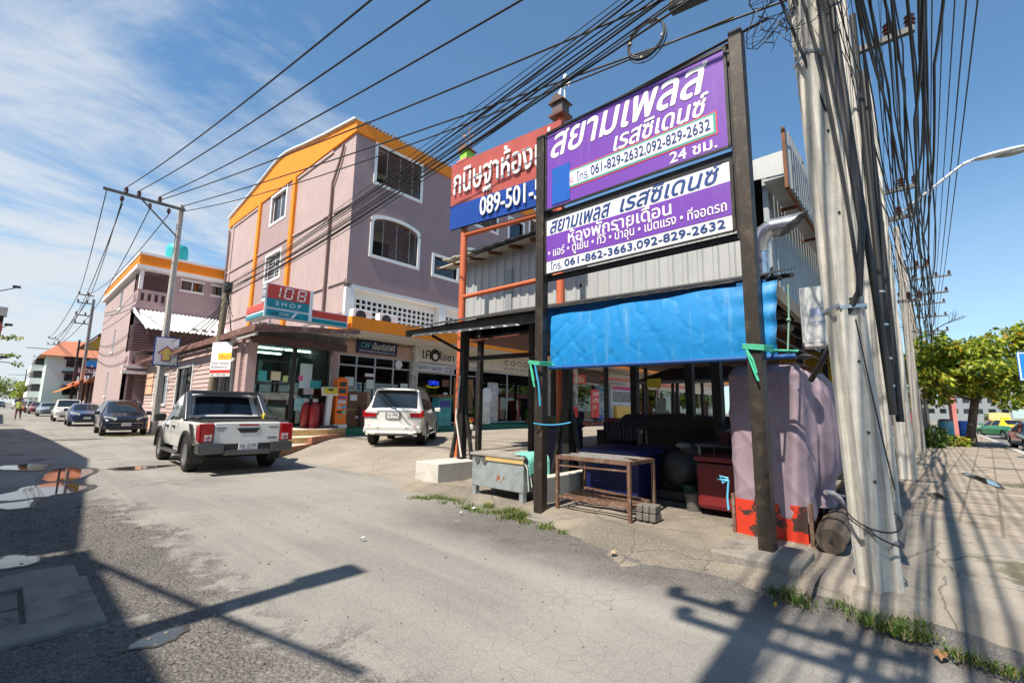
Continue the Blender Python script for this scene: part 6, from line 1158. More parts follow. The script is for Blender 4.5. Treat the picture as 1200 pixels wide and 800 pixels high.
GUN = mat('gunmetal', (.10, .105, .12), .3, metal=.7, var=.08)
def sbar(b):
    for s_ in (1, -1):
        b.prism([(-1.15, s_*.80, 1.15), (-.70, s_*.80, 1.15), (-.36, s_*.72, 1.78), (-.56, s_*.72, 1.80)], (0, s_*.13, 0)); b.bar((-2.0, s_*.80, 1.19), (-.95, s_*.80, 1.22), .07, .06)
    b.box((-.60, -.76, 1.75), (-.30, .76, 1.84)); b.bar((-.9, -.8, 1.18), (-.9, .8, 1.18), .08, .06)
part(pk, 'sports_bar', GUN, sbar, .015)
part(pk, 'tailgate', WPAINT, lambda b: b.box((-2.645, -.66, .62), (-2.585, .66, 1.11)), .02)
part(pk, 'tailgate_handle', BPL, lambda b: b.prism([(-2.652, -.24, .99), (-2.652, .24, .99), (-2.652, .16, .89), (-2.652, -.16, .89)], (.01, 0, 0))); part(pk, 'brake_light', LRED, lambda b: b.box((-2.652, -.20, 1.045), (-2.64, .20, 1.075)))
for s_ in (1, -1):
    tl = part(pk, 'tail_light', LRED, lambda b: (b.box((-2.66, min(s_*.672, s_*.91), .70), (-2.5, max(s_*.672, s_*.91), 1.09)), b.prism([(-2.66, s_*.905, .70), (-2.44, s_*.905, .74), (-2.36, s_*.905, 1.06), (-2.66, s_*.905, 1.09)], (0, s_*.04, 0))), .015)
    part(tl, 'clear_lens', LWH, lambda b: (b.prism([(-2.659, s_*.70, .73), (-2.659, s_*.70, .86), (-2.659, s_*.84, .86), (-2.659, s_*.84, .73)], (-.006, 0, 0)),)); part(tl, 'lens_bar', LRED, lambda b: (b.bar((-2.668, s_*.70, .795), (-2.668, s_*.84, .795), .01, .015), b.bar((-2.668, s_*.77, .735), (-2.668, s_*.77, .855), .01, .015, (1, 0, 0))))
CHBK = mat('dark_chrome', (.12, .125, .13), .28, metal=.8, var=.15)
part(pk, 'rear_bumper', CHBK, lambda b: (b.box((-2.74, .46, .46), (-2.36, .935, .68)), b.box((-2.74, -.935, .46), (-2.36, -.46, .68)), b.box((-2.76, -.46, .42), (-2.5, .46, .53))), .03); part(pk, 'bumper_centre', BPL, lambda b: b.box((-2.66, -.46, .53), (-2.5, .46, .66)))
plate(pk, -2.70, .60, -1, 'ยข 2199', .38, .16)
part(pk, 'side_step', CHBK, lambda b: (b.bar((-.85, .93, .36), (1.0, .93, .36), .12, .06), b.bar((-.85, -.93, .36), (1.0, -.93, .36), .12, .06)), .015)
for s_ in (1, -1):
    part(pk, 'door_handle', BPL, lambda b: (b.box((-.18, s_*.925, .93), (.02, s_*.965, .975)), b.box((.62, s_*.925, .92), (.82, s_*.965, .965))), .008)
    part(pk, 'wing_mirror', BPL, lambda b: b.box((1.02, s_*.93, 1.05), (1.16, s_*1.17, 1.25)), .04); part(pk, 'mud_flap', BPL, lambda b: b.box((-1.98, s_*.66, .22), (-1.94, s_*.93, .60)))
    part(pk, 'door_seam', UNDER, lambda b: (b.box((.26, s_*.928, .50), (.272, s_*.9295, 1.05)), b.box((1.24, s_*.926, .6), (1.252, s_*.9285, 1.02)), b.box((-.50, s_*.928, .9), (-.488, s_*.9295, 1.08))))
    part(pk, 'stripe', BPL, lambda b: [b.prism([(-2.08-.11*k, s_*.925, .66), (-2.02-.11*k, s_*.925, .66), (-1.70-.11*k+.07, s_*.925, 1.06), (-1.78-.11*k+.07, s_*.925, 1.06)], (0, s_*.012, 0)) for k in range(3)]+[b.bar((-1.72, s_*.932, .94), (-2.12, s_*.932, .98), .004, .02, (0, 0, 1))])
    part(pk, 'headlight', LHD, lambda b: b.prism([(2.62, s_*.42, .82), (2.66, s_*.42, .93), (2.30, s_*.86, .98), (2.36, s_*.87, .86)], (.05, 0, 0)))
part(pk, 'grille', BPL, lambda b: b.box((2.66, -.42, .6), (2.73, .42, .9)), .02); part(pk, 'badge', BPL, lambda b: (b.box((-2.648, .44, .985), (-2.64, .62, 1.005)), b.box((-2.648, .48, .94), (-2.64, .60, .955)), b.box((-2.648, -.62, 1.0), (-2.64, -.42, 1.02)), b.box((-2.648, -.60, .76), (-2.64, -.40, .785))))
part(pk, 'yellow_lamp', mat('machine_yellow', (.72, .55, .02)), lambda b: b.lathe([(.04, 0), (.04, .1), (.02, .13)], (-1.1, -.78, 1.16), Z_, 10)); part(pk, 'antenna', BPL, lambda b: b.lathe([(.012, 0), (.006, .12)], (.1, 0, 1.81), Z_, 6))
# ---- white SUV nosed in at the kerb -------------------------------------------------
sv = thing('sport_utility_car', 'white seven seat utility car parked nose in at the kerb', 'car', (9.83, 14.05, .30), radians(45))
SV = [(-2.27, .42, 1.07, 1.09, .87, .74), (-2.24, .41, 1.09, 1.11, .89, .74), (-2.16, .40, 1.10, 1.16, .905, .74), (-1.86, .40, 1.10, 1.72, .91, .68), (-1.75, .40, 1.10, 1.79, .91, .68), (-.4, .36, 1.08, 1.82, .915, .68), (.35, .36, 1.06, 1.77, .915, .68), (1.15, .36, 1.02, 1.14, .91, .74), (1.9, .40, .96, 1.02, .89, .76), (2.28, .46, .82, .88, .80, .66), (2.36, .5, .7, .74, .70, .6)]
wl2 = [(-1.36, .79), (-1.36, -.79), (1.39, .79), (1.39, -.79)]
SVP = paint('pearl_white', (.68, .67, .64)); body(sv, SV, SVP, wl2, .37, .25)
for x, y in wl2: wheel(sv, x, y, .37, .255); arch(sv, x, .91 if y > 0 else -.91, .37, .03, SVP, .05)
sidewin(sv, SV, [(-1.82, -1.05, -1.66, -1.0), (-.96, -.02, -.92, -.06), (.06, .98, .02, .52)]); screen(sv, SV, -2.155, -1.865, 'rear_window', .97); screen(sv, SV, 1.1, .42, 'windshield', .86)
part(sv, 'roof_spoiler', SVP, lambda b: b.prism([(-1.62, -.62, 1.80), (-2.0, -.60, 1.755), (-2.0, -.60, 1.73), (-1.62, -.62, 1.77)], (0, 1.22, 0)), .01); part(sv, 'roof_rail', CHBK, lambda b: (b.bar((-1.4, .62, 1.85), (.2, .62, 1.85), .04, .03), b.bar((-1.4, -.62, 1.85), (.2, -.62, 1.85), .04, .03)), .01)
for s_ in (1, -1):
    tl = part(sv, 'tail_light', LRED, lambda b: (b.prism([(-2.30, s_*.46, 1.08), (-2.30, s_*.54, .90), (-2.30, s_*.87, .88), (-2.30, s_*.87, 1.10)], (.1, 0, 0)), b.prism([(-2.30, s_*.865, .89), (-2.06, s_*.865, .95), (-2.0, s_*.865, 1.10), (-2.30, s_*.865, 1.10)], (0, s_*.06, 0))), .01); part(tl, 'clear_lens', LWH, lambda b: b.prism([(-2.302, s_*.47, 1.075), (-2.302, s_*.50, 1.01), (-2.302, s_*.86, 1.03), (-2.302, s_*.86, 1.095)], (-.006, 0, 0)))
    part(sv, 'reflector', LRED, lambda b: b.lathe([(.045, 0), (.05, .012)], (-2.33, s_*.70, .60), (-1, 0, 0), 12)); part(sv, 'wing_mirror', SVP, lambda b: b.box((.72, s_*.92, 1.04), (.88, s_*1.13, 1.2)), .03); part(sv, 'door_handle', CHROME, lambda b: (b.box((-.82, s_*.915, .93), (-.62, s_*.945, .965)), b.box((.16, s_*.915, .92), (.36, s_*.945, .955))), .006)
    part(sv, 'door_seam', UNDER, lambda b: (b.box((-.99, s_*.912, .5), (-.978, s_*.9165, 1.06)), b.box((.02, s_*.914, .45), (.032, s_*.918, 1.05)))); part(sv, 'side_step', SVP, lambda b: b.bar((-.9, s_*.93, .34), (.9, s_*.93, .34), .1, .06), .01); part(sv, 'headlight', LHD, lambda b: b.prism([(2.26, s_*.40, .74), (2.3, s_*.40, .86), (1.95, s_*.87, .94), (2.0, s_*.88, .8)], (.06, 0, 0)))
part(sv, 'rear_bumper', SVP, lambda b: (b.prism([(-2.40, -.86, .62), (-2.40, .86, .62), (-2.36, .90, .42), (-2.36, -.90, .42)], (.22, 0, 0)), b.prism([(-2.42, -.80, .46), (-2.42, .80, .46), (-2.42, .66, .36), (-2.42, -.66, .36)], (.2, 0, 0))), .04); part(sv, 'bumper_slot', UNDER, lambda b: (b.box((-2.425, -.5, .385), (-2.40, .5, .41)), b.box((-2.41, -.45, .56), (-2.395, -.42, .59)), b.box((-2.41, .42, .56), (-2.395, .45, .59))))
part(sv, 'chrome_strip', CHROME, lambda b: b.box((-2.275, -.46, 1.055), (-2.24, .46, 1.085)), .005); part(sv, 'plate_recess', mat('plate_shadow', (.15, .15, .15), .6), lambda b: b.box((-2.29, -.24, .84), (-2.255, .24, 1.03))); plate(sv, -2.30, .935, -1, 'ฎฆ 8402', .36, .16)
part(sv, 'wiper', BPL, lambda b: (b.bar((-2.17, .04, 1.19), (-2.12, .40, 1.23), .02, .02), b.bar((-2.19, .0, 1.17), (-2.15, .05, 1.2), .04, .03))); part(sv, 'badge', CHROME, lambda b: b.lathe([(.055, 0), (.07, .008), (.085, 0)], (-2.235, 0, 1.13), (-.95, 0, .25), 16)); part(sv, 'exhaust', BPL, lambda b: b.cyl((-2.40, -.42, .34), (-2.1, -.42, .34), .045)); part(sv, 'name_badge', BPL, lambda b: (b.box((-2.30, .50, .885), (-2.292, .70, .905)), b.box((-2.30, -.62, .885), (-2.292, -.42, .9))))
# ---- dark people carrier and the cars parked behind it ---------------------------------
def sedan(name, label, cat, loc, rz, col, kind='sedan', grp=None, detail=True, plt=None, metal=0.3, rear=False):
    t = thing(name, label, cat, loc, rz, grp)
    pm = paint(name+str(len(COL.objects)), col, .25, metal)
    if kind == 'sedan': K = [(-2.2, .5, .88, .92, .70, .6), (-2.1, .34, .95, .98, .82, .68), (-1.5, .3, .97, 1.04, .86, .66), (-.95, .28, .96, 1.38, .86, .58), (-.3, .28, .94, 1.43, .86, .58), (.3, .28, .93, 1.36, .86, .58), (1.0, .28, .90, .98, .86, .66), (1.9, .32, .78, .82, .80, .66), (2.15, .36, .66, .70, .70, .6)]; wr = .31; wx = 1.32; sw = [(-.95, -.1, -.85, -.14), (-.02, .85, -.06, .42)]; sc = (.96, .34, -1.46, -.98)
    elif kind == 'mpv': K = [(-2.1, .5, 1.0, 1.03, .74, .66), (-2.0, .34, 1.08, 1.2, .84, .66), (-1.7, .3, 1.08, 1.58, .87, .60), (-.4, .28, 1.05, 1.64, .875, .60), (.25, .28, 1.02, 1.56, .875, .60), (1.35, .28, .95, 1.04, .87, .66), (1.9, .30, .80, .86, .82, .64), (2.1, .32, .66, .70, .72, .6)]; wr = .32; wx = 1.36; sw = [(-1.6, -.75, -1.5, -.75), (-.68, .12, -.66, .1), (.18, 1.1, .16, .5)]; sc = (1.32, .30, -1.96, -1.72)
    else: K = [(-2.5, .55, 1.0, 1.02, .84, .76), (-.75, .42, 1.03, 1.05, .9, .8), (-.45, .42, 1.03, 1.62, .9, .66), (-.1, .42, 1.02, 1.70, .9, .66), (.5, .42, 1.0, 1.68, .9, .66), (1.3, .42, .98, 1.08, .9, .76), (2.1, .44, .92, .97, .88, .74), (2.45, .48, .74, .78, .76, .64)]; wr = .37; wx = 1.5; sw = [(-.4, .3, -.3, .26), (.36, 1.1, .32, .62)]; sc = (1.26, .56, -.73, -.48)
    wl_ = [(-wx, .74), (-wx, -.74), (wx, .74), (wx, -.74)]; body(t, K, pm, wl_, wr, .2)
    for x, y in wl_: wheel(t, x, y, wr, .2)
    sidewin(t, K, sw); screen(t, K, sc[0], sc[1], 'windshield', .9); screen(t, K, sc[2], sc[3], 'rear_window', .88)
    xf = K[-1][0]; zf = K[-2][2]
    for s_ in (1, -1):
        part(t, 'headlight', LHD, lambda b: b.prism([(xf-.03, s_*.36, zf-.10), (xf+.0, s_*.36, zf+.02), (xf-.32, s_*.78, zf+.09), (xf-.30, s_*.79, zf-.06)], (.05, 0, 0)), .01); part(t, 'tail_light', LRED, lambda b: b.box((K[0][0]-.02, s_*.45, .78), (K[0][0]+.10, s_*.78, .94)), .02); part(t, 'wing_mirror', pm if kind != 'pickup' else BPL, lambda b: b.box((wx*.5, s_*.86, .95), (wx*.5+.14, s_*1.06, 1.1)), .03)
    part(t, 'front_bumper', pm, lambda b: b.prism([(xf-.2, -.84, .3), (xf+.02, -.62, .3), (xf+.02, .62, .3), (xf-.2, .84, .3)], (0, 0, .28)), .04); part(t, 'grille', BPL, lambda b: (b.box((xf+.02, -.5, .36), (xf+.035, .5, .48)), b.box((xf-.03, -.32, zf-.12), (xf+.02, .32, zf-.02))), .005); part(t, 'chrome_strip', CHROME, lambda b: b.box((xf+.0, -.62, .585), (xf+.03, .62, .61)))
    part(t, 'rear_bumper', pm, lambda b: b.prism([(K[0][0]+.2, -.84, .34), (K[0][0]-.05, -.66, .34), (K[0][0]-.05, .66, .34), (K[0][0]+.2, .84, .34)], (0, 0, .26)), .04)
    if plt: plate(t, xf+.05, .52, 1, plt, .34, .13)
    if rear: plate(t, K[0][0]-.06, .75, -1, rear, .34, .14, col=mat('taxi_plate', (.75, .5, .02), .5))
    return t, K, pm
sedan('people_carrier', 'dark blue black people carrier parked facing the camera by pink wall', 'car', (4.02, 29.6, 0), radians(-92), (.008, .012, .03), 'mpv', plt='พษ 6990')
P1 = 'cars parked along the side street'
sedan('parked_car', 'dark blue saloon parked between the people carrier and the white pickup', 'car', (3.75, 41.6, 0), radians(-91), (.015, .035, .12), 'sedan', P1, plt='ศท 412')
sedan('parked_car', 'white pickup parked facing the camera behind the blue saloon', 'pickup', (3.62, 52.0, 0), radians(-91), (.66, .66, .64), 'pickup', P1, metal=0)
sedan('parked_car', 'silver blue saloon parked behind the distant white pickup', 'car', (3.35, 69.5, 0), radians(-90), (.30, .36, .42), 'sedan', P1)
sedan('parked_car', 'dark red saloon, first of the small cars beyond the silver one', 'car', (3.1, 83, 0), radians(-90), (.20, .015, .02), 'sedan', P1)
sedan('parked_car', 'pale grey green hatchback half hidden beyond the dark red saloon', 'car', (2.95, 91, 0), radians(-90), (.25, .30, .28), 'mpv', P1)
sedan('parked_car', 'bright red saloon parked near the far end of the row', 'car', (2.8, 101, 0), radians(-90), (.35, .02, .02), 'sedan', P1)
sedan('parked_car', 'light blue people carrier at the far end of the row', 'car', (2.6, 114, 0), radians(-90), (.22, .32, .42), 'mpv', P1)
def van(loc, rz, lab, grp, col=(.70, .70, .69)):
    t = thing('van', lab, 'van', loc, rz, grp); pm = paint('van%d' % len(COL.objects), col, .3)
    K = [(-2.4, .4, 1.2, 1.95, .85, .76), (-2.3, .34, 1.2, 2.0, .87, .78), (1.2, .32, 1.15, 2.0, .87, .78), (1.9, .32, 1.1, 1.5, .86, .74), (2.2, .32, 1.0, 1.12, .84, .7), (2.4, .36, .8, .84, .76, .64)]
    wl_ = [(-1.4, .74), (-1.4, -.74), (1.5, .74), (1.5, -.74)]; body(t, K, pm, wl_, .33, .2)
    for x, y in wl_: wheel(t, x, y, .33, .2, steel=True)
    sidewin(t, K, [(-2.1, -.5, -2.1, -.5), (-.4, .7, -.4, .7), (.8, 1.6, .8, 1.2)], .1, .8); screen(t, K, 2.16, 1.25, 'windshield', .9)
    for s_ in (1, -1): part(t, 'headlight', LHD, lambda b: b.box((2.28, s_*.45, .75), (2.42, s_*.75, .92)), .02); part(t, 'tail_light', LRED, lambda b: b.box((-2.42, s_*.7, .8), (-2.36, s_*.84, 1.3)))
    return t
van((2.2, 134, 0), radians(-90), 'white van parked at the far end of the side street', P1); sedan('parked_car', 'dark car at the far end of the street, left of the white van', 'car', (-.3, 150, 0), radians(-90), (.03, .03, .035), 'sedan', P1)
# ---- traffic on the main road ---------------------------------------------------------
ZR = -.13
p = G(1158, 514, ZR); tx, TK, tpm = sedan('taxi', 'green and yellow taxi turning on the main road beyond the drums', 'taxi', (p.x+1.5, p.y-1.0, ZR), radians(24), (.0, .26, .10), 'sedan', metal=0, rear='ทษ 1234')
YT = mat('taxi_yellow', (.80, .56, .0), .3, var=.02, coat=.8)
me_ = [o for o in tx.children if o.name.startswith('body')][0].data; me_.materials.append(YT)
for q in me_.polygons:
    k_ = lerp_keys(TK, q.center.x)
    if q.center.z > k_[1]-.03: q.material_index = 1
part(tx, 'roof_sign', YT, lambda b: b.box((-.3, -.25, 1.45), (-.1, .25, 1.58)), .02)
p = G(1191, 531, ZR); sedan('roadside_car', 'dark grey car at the right edge, facing the camera on the main road', 'car', (p.x+1.2, p.y-1.0, ZR), radians(184), (.02, .02, .02), 'sedan')
P2 = 'cars on the main road'
for i, (x, y, rz, c, k, lab) in enumerate(((78, -9.5, 182, (.03, .03, .035), 'mpv', 'black people carrier on the far carriageway left of the tree trunk'), (92, -12.5, 178, (.30, .42, .50), 'sedan', 'pale blue saloon on the far carriageway behind the tree'), (84, -13.5, 181, (.12, .01, .01), 'sedan', 'dark maroon saloon on the far carriageway'), (95, -19.5, 180, (.62, .62, .62), 'pickup', 'white pickup far off on the main road'), (88, -22.5, 180, (.03, .12, .40), 'sedan', 'bright blue saloon at the far right of the main road'), (105, -23.5, 180, (.5, .5, .52), 'sedan', 'silver saloon far off at the right of the road'), (120, -20, 180, (.06, .06, .07), 'sedan', 'small charcoal saloon in the distance'), (112, -15, 180, (.3, .02, .03), 'mpv', 'small red people carrier in the distance'))):
    sedan('distant_car', lab, 'car', (x, y, ZR), radians(rz), c, k, P2)
van((100, -7.2, ZR), radians(0), 'white van with yellow stripe further along the main road', P2); van((108, -17.5, ZR), radians(180), 'white van waiting behind the tree on the main road', P2); van((72, -5.0, ZR), radians(2), 'white and yellow minibus seen between the shelter and the drums', P2, (.62, .5, .2))
# ---- motorcycles ------------------------------------------------------------------------
def motorbike(loc, rz, col, lab, scooter=False):
    t = thing('motorcycle', lab, 'motorcycle', loc, rz); pm = paint('bike%d' % len(COL.objects), col, .25); r = .28 if not scooter else .23
    for x in (-.62, .62):
        b = MB(); n = 20; b.lathe([(r*.8, -.04), (r, -.03), (r, .03), (r*.8, .04)], (0, 0, 0), Y_, 22); w_ = b.build('wheel', TYRE, None, smooth=40); w_.parent = t; w_.location = (x, 0, r)
        b = MB(); b.lathe([(.05, -.05), (.05, .05)], (0, 0, 0), Y_, 10)
        for k in range(10): a = 2*pi*k/10; b.bar((0, 0, 0), (cos(a)*r*.82, 0, sin(a)*r*.82), .015, .012)
        q = b.build('spoke', CHROME, None); q.parent = w_
    part(t, 'front_fork', CHROME, lambda b: [b.tube([(.62, s_*.07, r), (.38, s_*.06, .88)], .02, 8) for s_ in (1, -1)]); part(t, 'handlebar', BPL, lambda b: b.tube([(.28, .33, .98), (.36, .15, .98), (.38, 0, .94), (.36, -.15, .98), (.28, -.33, .98)], .018, 8))
    part(t, 'leg_shield', pm, lambda b: b.prism([(.46, -.14, .86), (.46, .14, .86), (.30, .20, .36), (.30, -.20, .36)], (.05, 0, .02)), .02); part(t, 'front_cowl', pm, lambda b: (b.ball((.42, 0, .9), .11, 8, (1, 1, 1.1)), b.prism([(.42, -.05, r+.30), (.78, -.05, r+.26), (.9, -.05, r+.1), (.5, -.05, r+.22)], (0, .1, 0))), .02); part(t, 'headlamp', LHD, lambda b: b.ball((.52, 0, .9), .06, 6))
    part(t, 'seat', BPL, lambda b: b.prism([(-.75, -.11, .80), (.08, -.09, .74), (.08, -.09, .68), (-.75, -.11, .70)], (0, .2, 0)), .03); part(t, 'tail_body', pm, lambda b: b.prism([(-.85, -.1, .72), (.1, -.09, .68), (.05, -.09, .42), (-.4, -.11, .5)], (0, .2, 0)), .03); part(t, 'tail_light', LRED, lambda b: b.box((-.90, -.07, .66), (-.84, .07, .74)), .01)
    part(t, 'engine', mat('engine_grey', (.2, .2, .2), .5, metal=.5), lambda b: (b.box((-.1, -.1, .22), (.25, .1, .44)), b.tube([(.0, -.14, .26), (-.4, -.16, .28), (-.85, -.17, .40)], [.03, .045, .05], 8))); part(t, 'mirror', BPL, lambda b: [(b.tube([(.34, s_*.2, .98), (.30, s_*.30, 1.18)], .008, 5), b.ball((.30, s_*.31, 1.2), .055, 6, (.4, 1, .8))) for s_ in (1, -1)])
    if scooter: part(t, 'rear_fender', mat('scooter_white', (.6, .6, .58), .4), lambda b: b.box((-.86, -.08, .3), (-.5, .08, .5)), .04)
    return t
p = G(705, 498.5, .40); motorbike((p.x, p.y, .40), radians(-18), (.02, .06, .50), 'blue motorcycle parked in the sun before the far shops')
p = G(546, 511, .37); motorbike((p.x, p.y, .37), radians(62), (.75, .50, .02), 'yellow scooter partly hidden by the black canopy post', True)
# ------------------------------------------------------------------ utility poles
PCON = mat('pole_concrete', (.50, .48, .435), .9, var=.16, scale=7, bump=.3, bscale=110, dirt=(.29, .27, .24), dscale=3.0, damt=.5, streak=True)
PCON2 = mat('pole_concrete_far', (.33, .31, .28), .85, var=.15, scale=2)
CABLE = mat('black_cable', (.012, .012, .013), .5, var=.1); CERAM = mat('brown_ceramic', (.06, .018, .014), .25, var=.1); STRAP = mat('steel_strap', (.55, .56, .56), .35, metal=.8, var=.1); ARM = mat('grey_crossarm', (.10, .10, .10), .6, var=.2)
def fluted(b, base, top, w0, w1, ang, n=10):
    """square pole with a shallow groove down the middle of each face"""
    base = V(base); top = V(top); sec = []
    for k in range(4):
        a = ang+k*pi/2; ca, sa = cos(a), sin(a)
        for (p, q) in ((.5, -.40), (.5, -.24), (.37, -.15), (.37, .15), (.5, .24), (.5, .40)): sec.append((p*ca-q*sa, p*sa+q*ca))
    m = len(sec); vs_ = []; fs_ = []
    for i in range(n+1):
        t = i/n; c = base.lerp(top, t); w = w0+(w1-w0)*t; vs_ += [c+V((x*w, y*w, 0)) for x, y in sec]
    for i in range(n): fs_ += [(i*m+j, i*m+(j+1) % m, (i+1)*m+(j+1) % m, (i+1)*m+j) for j in range(m)]
    fs_ += [tuple(range(m-1, -1, -1)), tuple(n*m+j for j in range(m))]; b.add(vs_, fs_)
def insul(b, p, s=1.0): b.lathe([(.03*s, 0), (.07*s, .03*s), (.05*s, .07*s), (.08*s, .10*s), (.05*s, .14*s), (.07*s, .18*s), (.03*s, .22*s), (.02*s, .24*s)], p, Z_, 10)
bpz = thing('utility_pole', 'big fluted concrete utility pole in the foreground, wrapped in cables', 'utility pole', (5.0, .44, 0), 0, 'utility poles')
b = MB(); fluted(b, (5.02, .44, -.05), (4.76, .73, 10.5), .245, .19, radians(222)); b.build('shaft', PCON, bpz, smooth=30)
b = MB()
for z in (2.42, 4.9): 
    for k in range(4): a = radians(222+45)+k*pi/2; a2 = a+pi/2; r = .172-.0036*z+.004; b.bar((5.02-.025*z+cos(a)*r, .45+.026*z+sin(a)*r, z), (5.02-.025*z+cos(a2)*r, .45+.026*z+sin(a2)*r, z+.02), .008, .03)
b.each('strap', STRAP, bpz)
b = MB(); b.bar((4.66, .74, 5.7), (4.88, .40, 5.7), .05, .03); b.build('bracket', RUST, bpz)
b = MB()
for z in (.95, 1.35, 1.95, 2.5, 3.3, 4.1):
    b.lathe([(.013, 0), (.013, .006)], (5.02-.025*z+.375*(.245-.0052*z)*cos(radians(222)), .44+.0276*z+.375*(.245-.0052*z)*sin(radians(222)), z), (cos(radians(222)), sin(radians(222)), 0), 8)
b.each('bolt_hole', DARK, bpz)
b = MB()
r_ = random.Random(3)
for k in range(4):
    pts = [V((5.02, .45, .55+.12*k+.10*sin(2*pi*i/18*1+k)))+V((cos(2*pi*i/18), sin(2*pi*i/18), 0))*.185 for i in range(19)]
    if k < 2: b.tube(pts, .007, 5)
b.tube(sag((4.80, .42, 2.3), (4.90, .28, .9), .06, 8), .006, 5); b.build('loose_wire', CABLE, bpz)
b = MB()
for k in range(130):                                   # the tangle under the crossarm
    cz_ = r_.uniform(5.3, 8.2); c = V((5.02-.025*cz_+r_.uniform(-.24, .24), .45+.027*cz_+r_.uniform(-.24, .24), cz_))
    R1 = r_.uniform(.05, .2); a0 = r_.uniform(0, 6.28); n = 18; ax = V((r_.uniform(-1, 1), r_.uniform(-1, 1), r_.uniform(-.4, .4))).normalized(); x = ax.orthogonal(); y = ax.cross(x)
    b.tube([c+(x*cos(a0+i*.3)+y*sin(a0+i*.3)*1.6)*R1*(1+.3*sin(i+k)) for i in range(n)], r_.choice((.003, .004, .006)), 4)
b.build('wire_tangle', CABLE, bpz)
b = MB(); b.tube([(4.86, .48, 8.5), (4.90, .42, 6.5), (4.93, .38, 5.2), (4.96, .34, 4.0), (4.99, .30, 3.0), (5.03, .27, 2.2), (5.06, .25, 1.5)], .028, 10); b.build('riser_conduit', BPL, bpz, smooth=40)
b = MB(); b.tube([(4.72, .48, 6.0), (4.75, .44, 5.0), (4.79, .36, 3.9), (4.82, .32, 3.1), (4.85, .38, 2.55), (4.93, .55, 2.25), (5.15, .74, 1.98), (5.3, .86, 1.82)], .026, 10); b.build('service_cable', mat('ribbed_cable', (.03, .03, .032), .6, var=.3, scale=50), bpz, smooth=40)
b = MB(); b.tube([(4.66, .80, 8.0), (4.70, .72, 6.4), (4.73, .58, 5.4), (4.75, .48, 4.6), (4.80, .40, 3.4), (4.83, .37, 2.5)], .013, 8); b.tube([(4.78, .48, 7.5), (4.80, .44, 6), (4.82, .40, 4.7), (4.84, .34, 3.6)], .018, 8); b.build('down_lead', BPL, bpz, smooth=40)
pf = thing('pole_footing', 'rough broken concrete footing round the big pole', 'footing', (5, .4, 0)); b = MB(); b.lathe([(.02, .1), (.27, .10), (.33, .06), (.38, -.05)], (5.0, .42, 0), Z_, 11); b.build('concrete', mat('broken_footing', (.27, .235, .195), .9, var=.3, scale=6, bump=.5, bscale=20), pf)
def mpole(x, y, h, lab, w0=.33, w1=.2, arms=(), grp='utility poles', lean=0.0, m=None, side=-1, z0=.05, ins=True):
    t = thing('utility_pole', lab, 'utility pole', (x, y, z0), 0, grp); b = MB(); fluted(b, (x, y, z0), (x+lean, y, h), w0, w1, .1, 4); b.build('shaft', m or PCON2, t, smooth=30)
    for (z, l0, l1, axis) in arms:
        b = MB(); d = V((1, 0, 0)) if axis == 'x' else V((0, 1, 0)); c = V((x, y, z)); b.bar(c+d*l0, c+d*l1, .09, .09); b.build('crossarm', ARM, t)
        if ins:
            for q in (l0*.95, l1*.95, (l0+l1)/2+(l1-l0)*.22, (l0+l1)/2-(l1-l0)*.22):
                if abs(q) > .2: b = MB(); insul(b, c+d*q+V((0, 0, .05)), 1.0); b.build('insulator', CERAM, t)
    return t
p2l = mpole(8.78, .60, 10.2, 'second concrete utility pole close behind the big fluted pole', .28, .22, ((7.4, -.9, .2, 'y'),), m=PCON)
b = MB(); b.tube([(8.66, .42, 8), (8.64, .42, 4), (8.64, .42, 1.7)], .045, 10); b.tube([(8.75, .36, 7), (8.72, .36, 3), (8.7, .36, 1.4)], .05, 10); b.build('riser_conduit', BPL, p2l, smooth=40); b = MB()
for z in (1.9, 2.3, 2.8, 3.3): b.cyl((8.64, .42, z), (8.64, .42, z+.03), .05)
b.each('strap', STRAP, p2l)
mpole(14.0, .55, 10.0, 'third concrete pole on the pavement, carrying a street lamp', arms=((6.9, -.75, .3, 'y'), (6.2, -.6, .3, 'y')), m=PCON); mpole(19.0, .75, 9.5, 'fourth concrete pole on the pavement, half hidden by cables', arms=((5.1, -.8, .3, 'y'),)); mpole(25.0, .5, 9.5, 'fifth concrete pole on the pavement beyond the street lamp', arms=((7.6, -.9, .4, 'y'),))
mpole(34, .5, 10, 'sixth concrete pole, left of the almond tree crown', arms=((8.2, -1.7, .4, 'y'), (9.1, -1.9, .3, 'y'))); mpole(46, .5, 10, 'seventh concrete pole, with small crossarms above the tree', arms=((8.8, -1.9, .4, 'y'), (9.8, -1.9, .4, 'y'), (7.7, -1.9, .3, 'y'))); mpole(62, .5, 10.5, 'farthest concrete pole along the pavement', arms=((9.5, -1.9, .4, 'y'),))
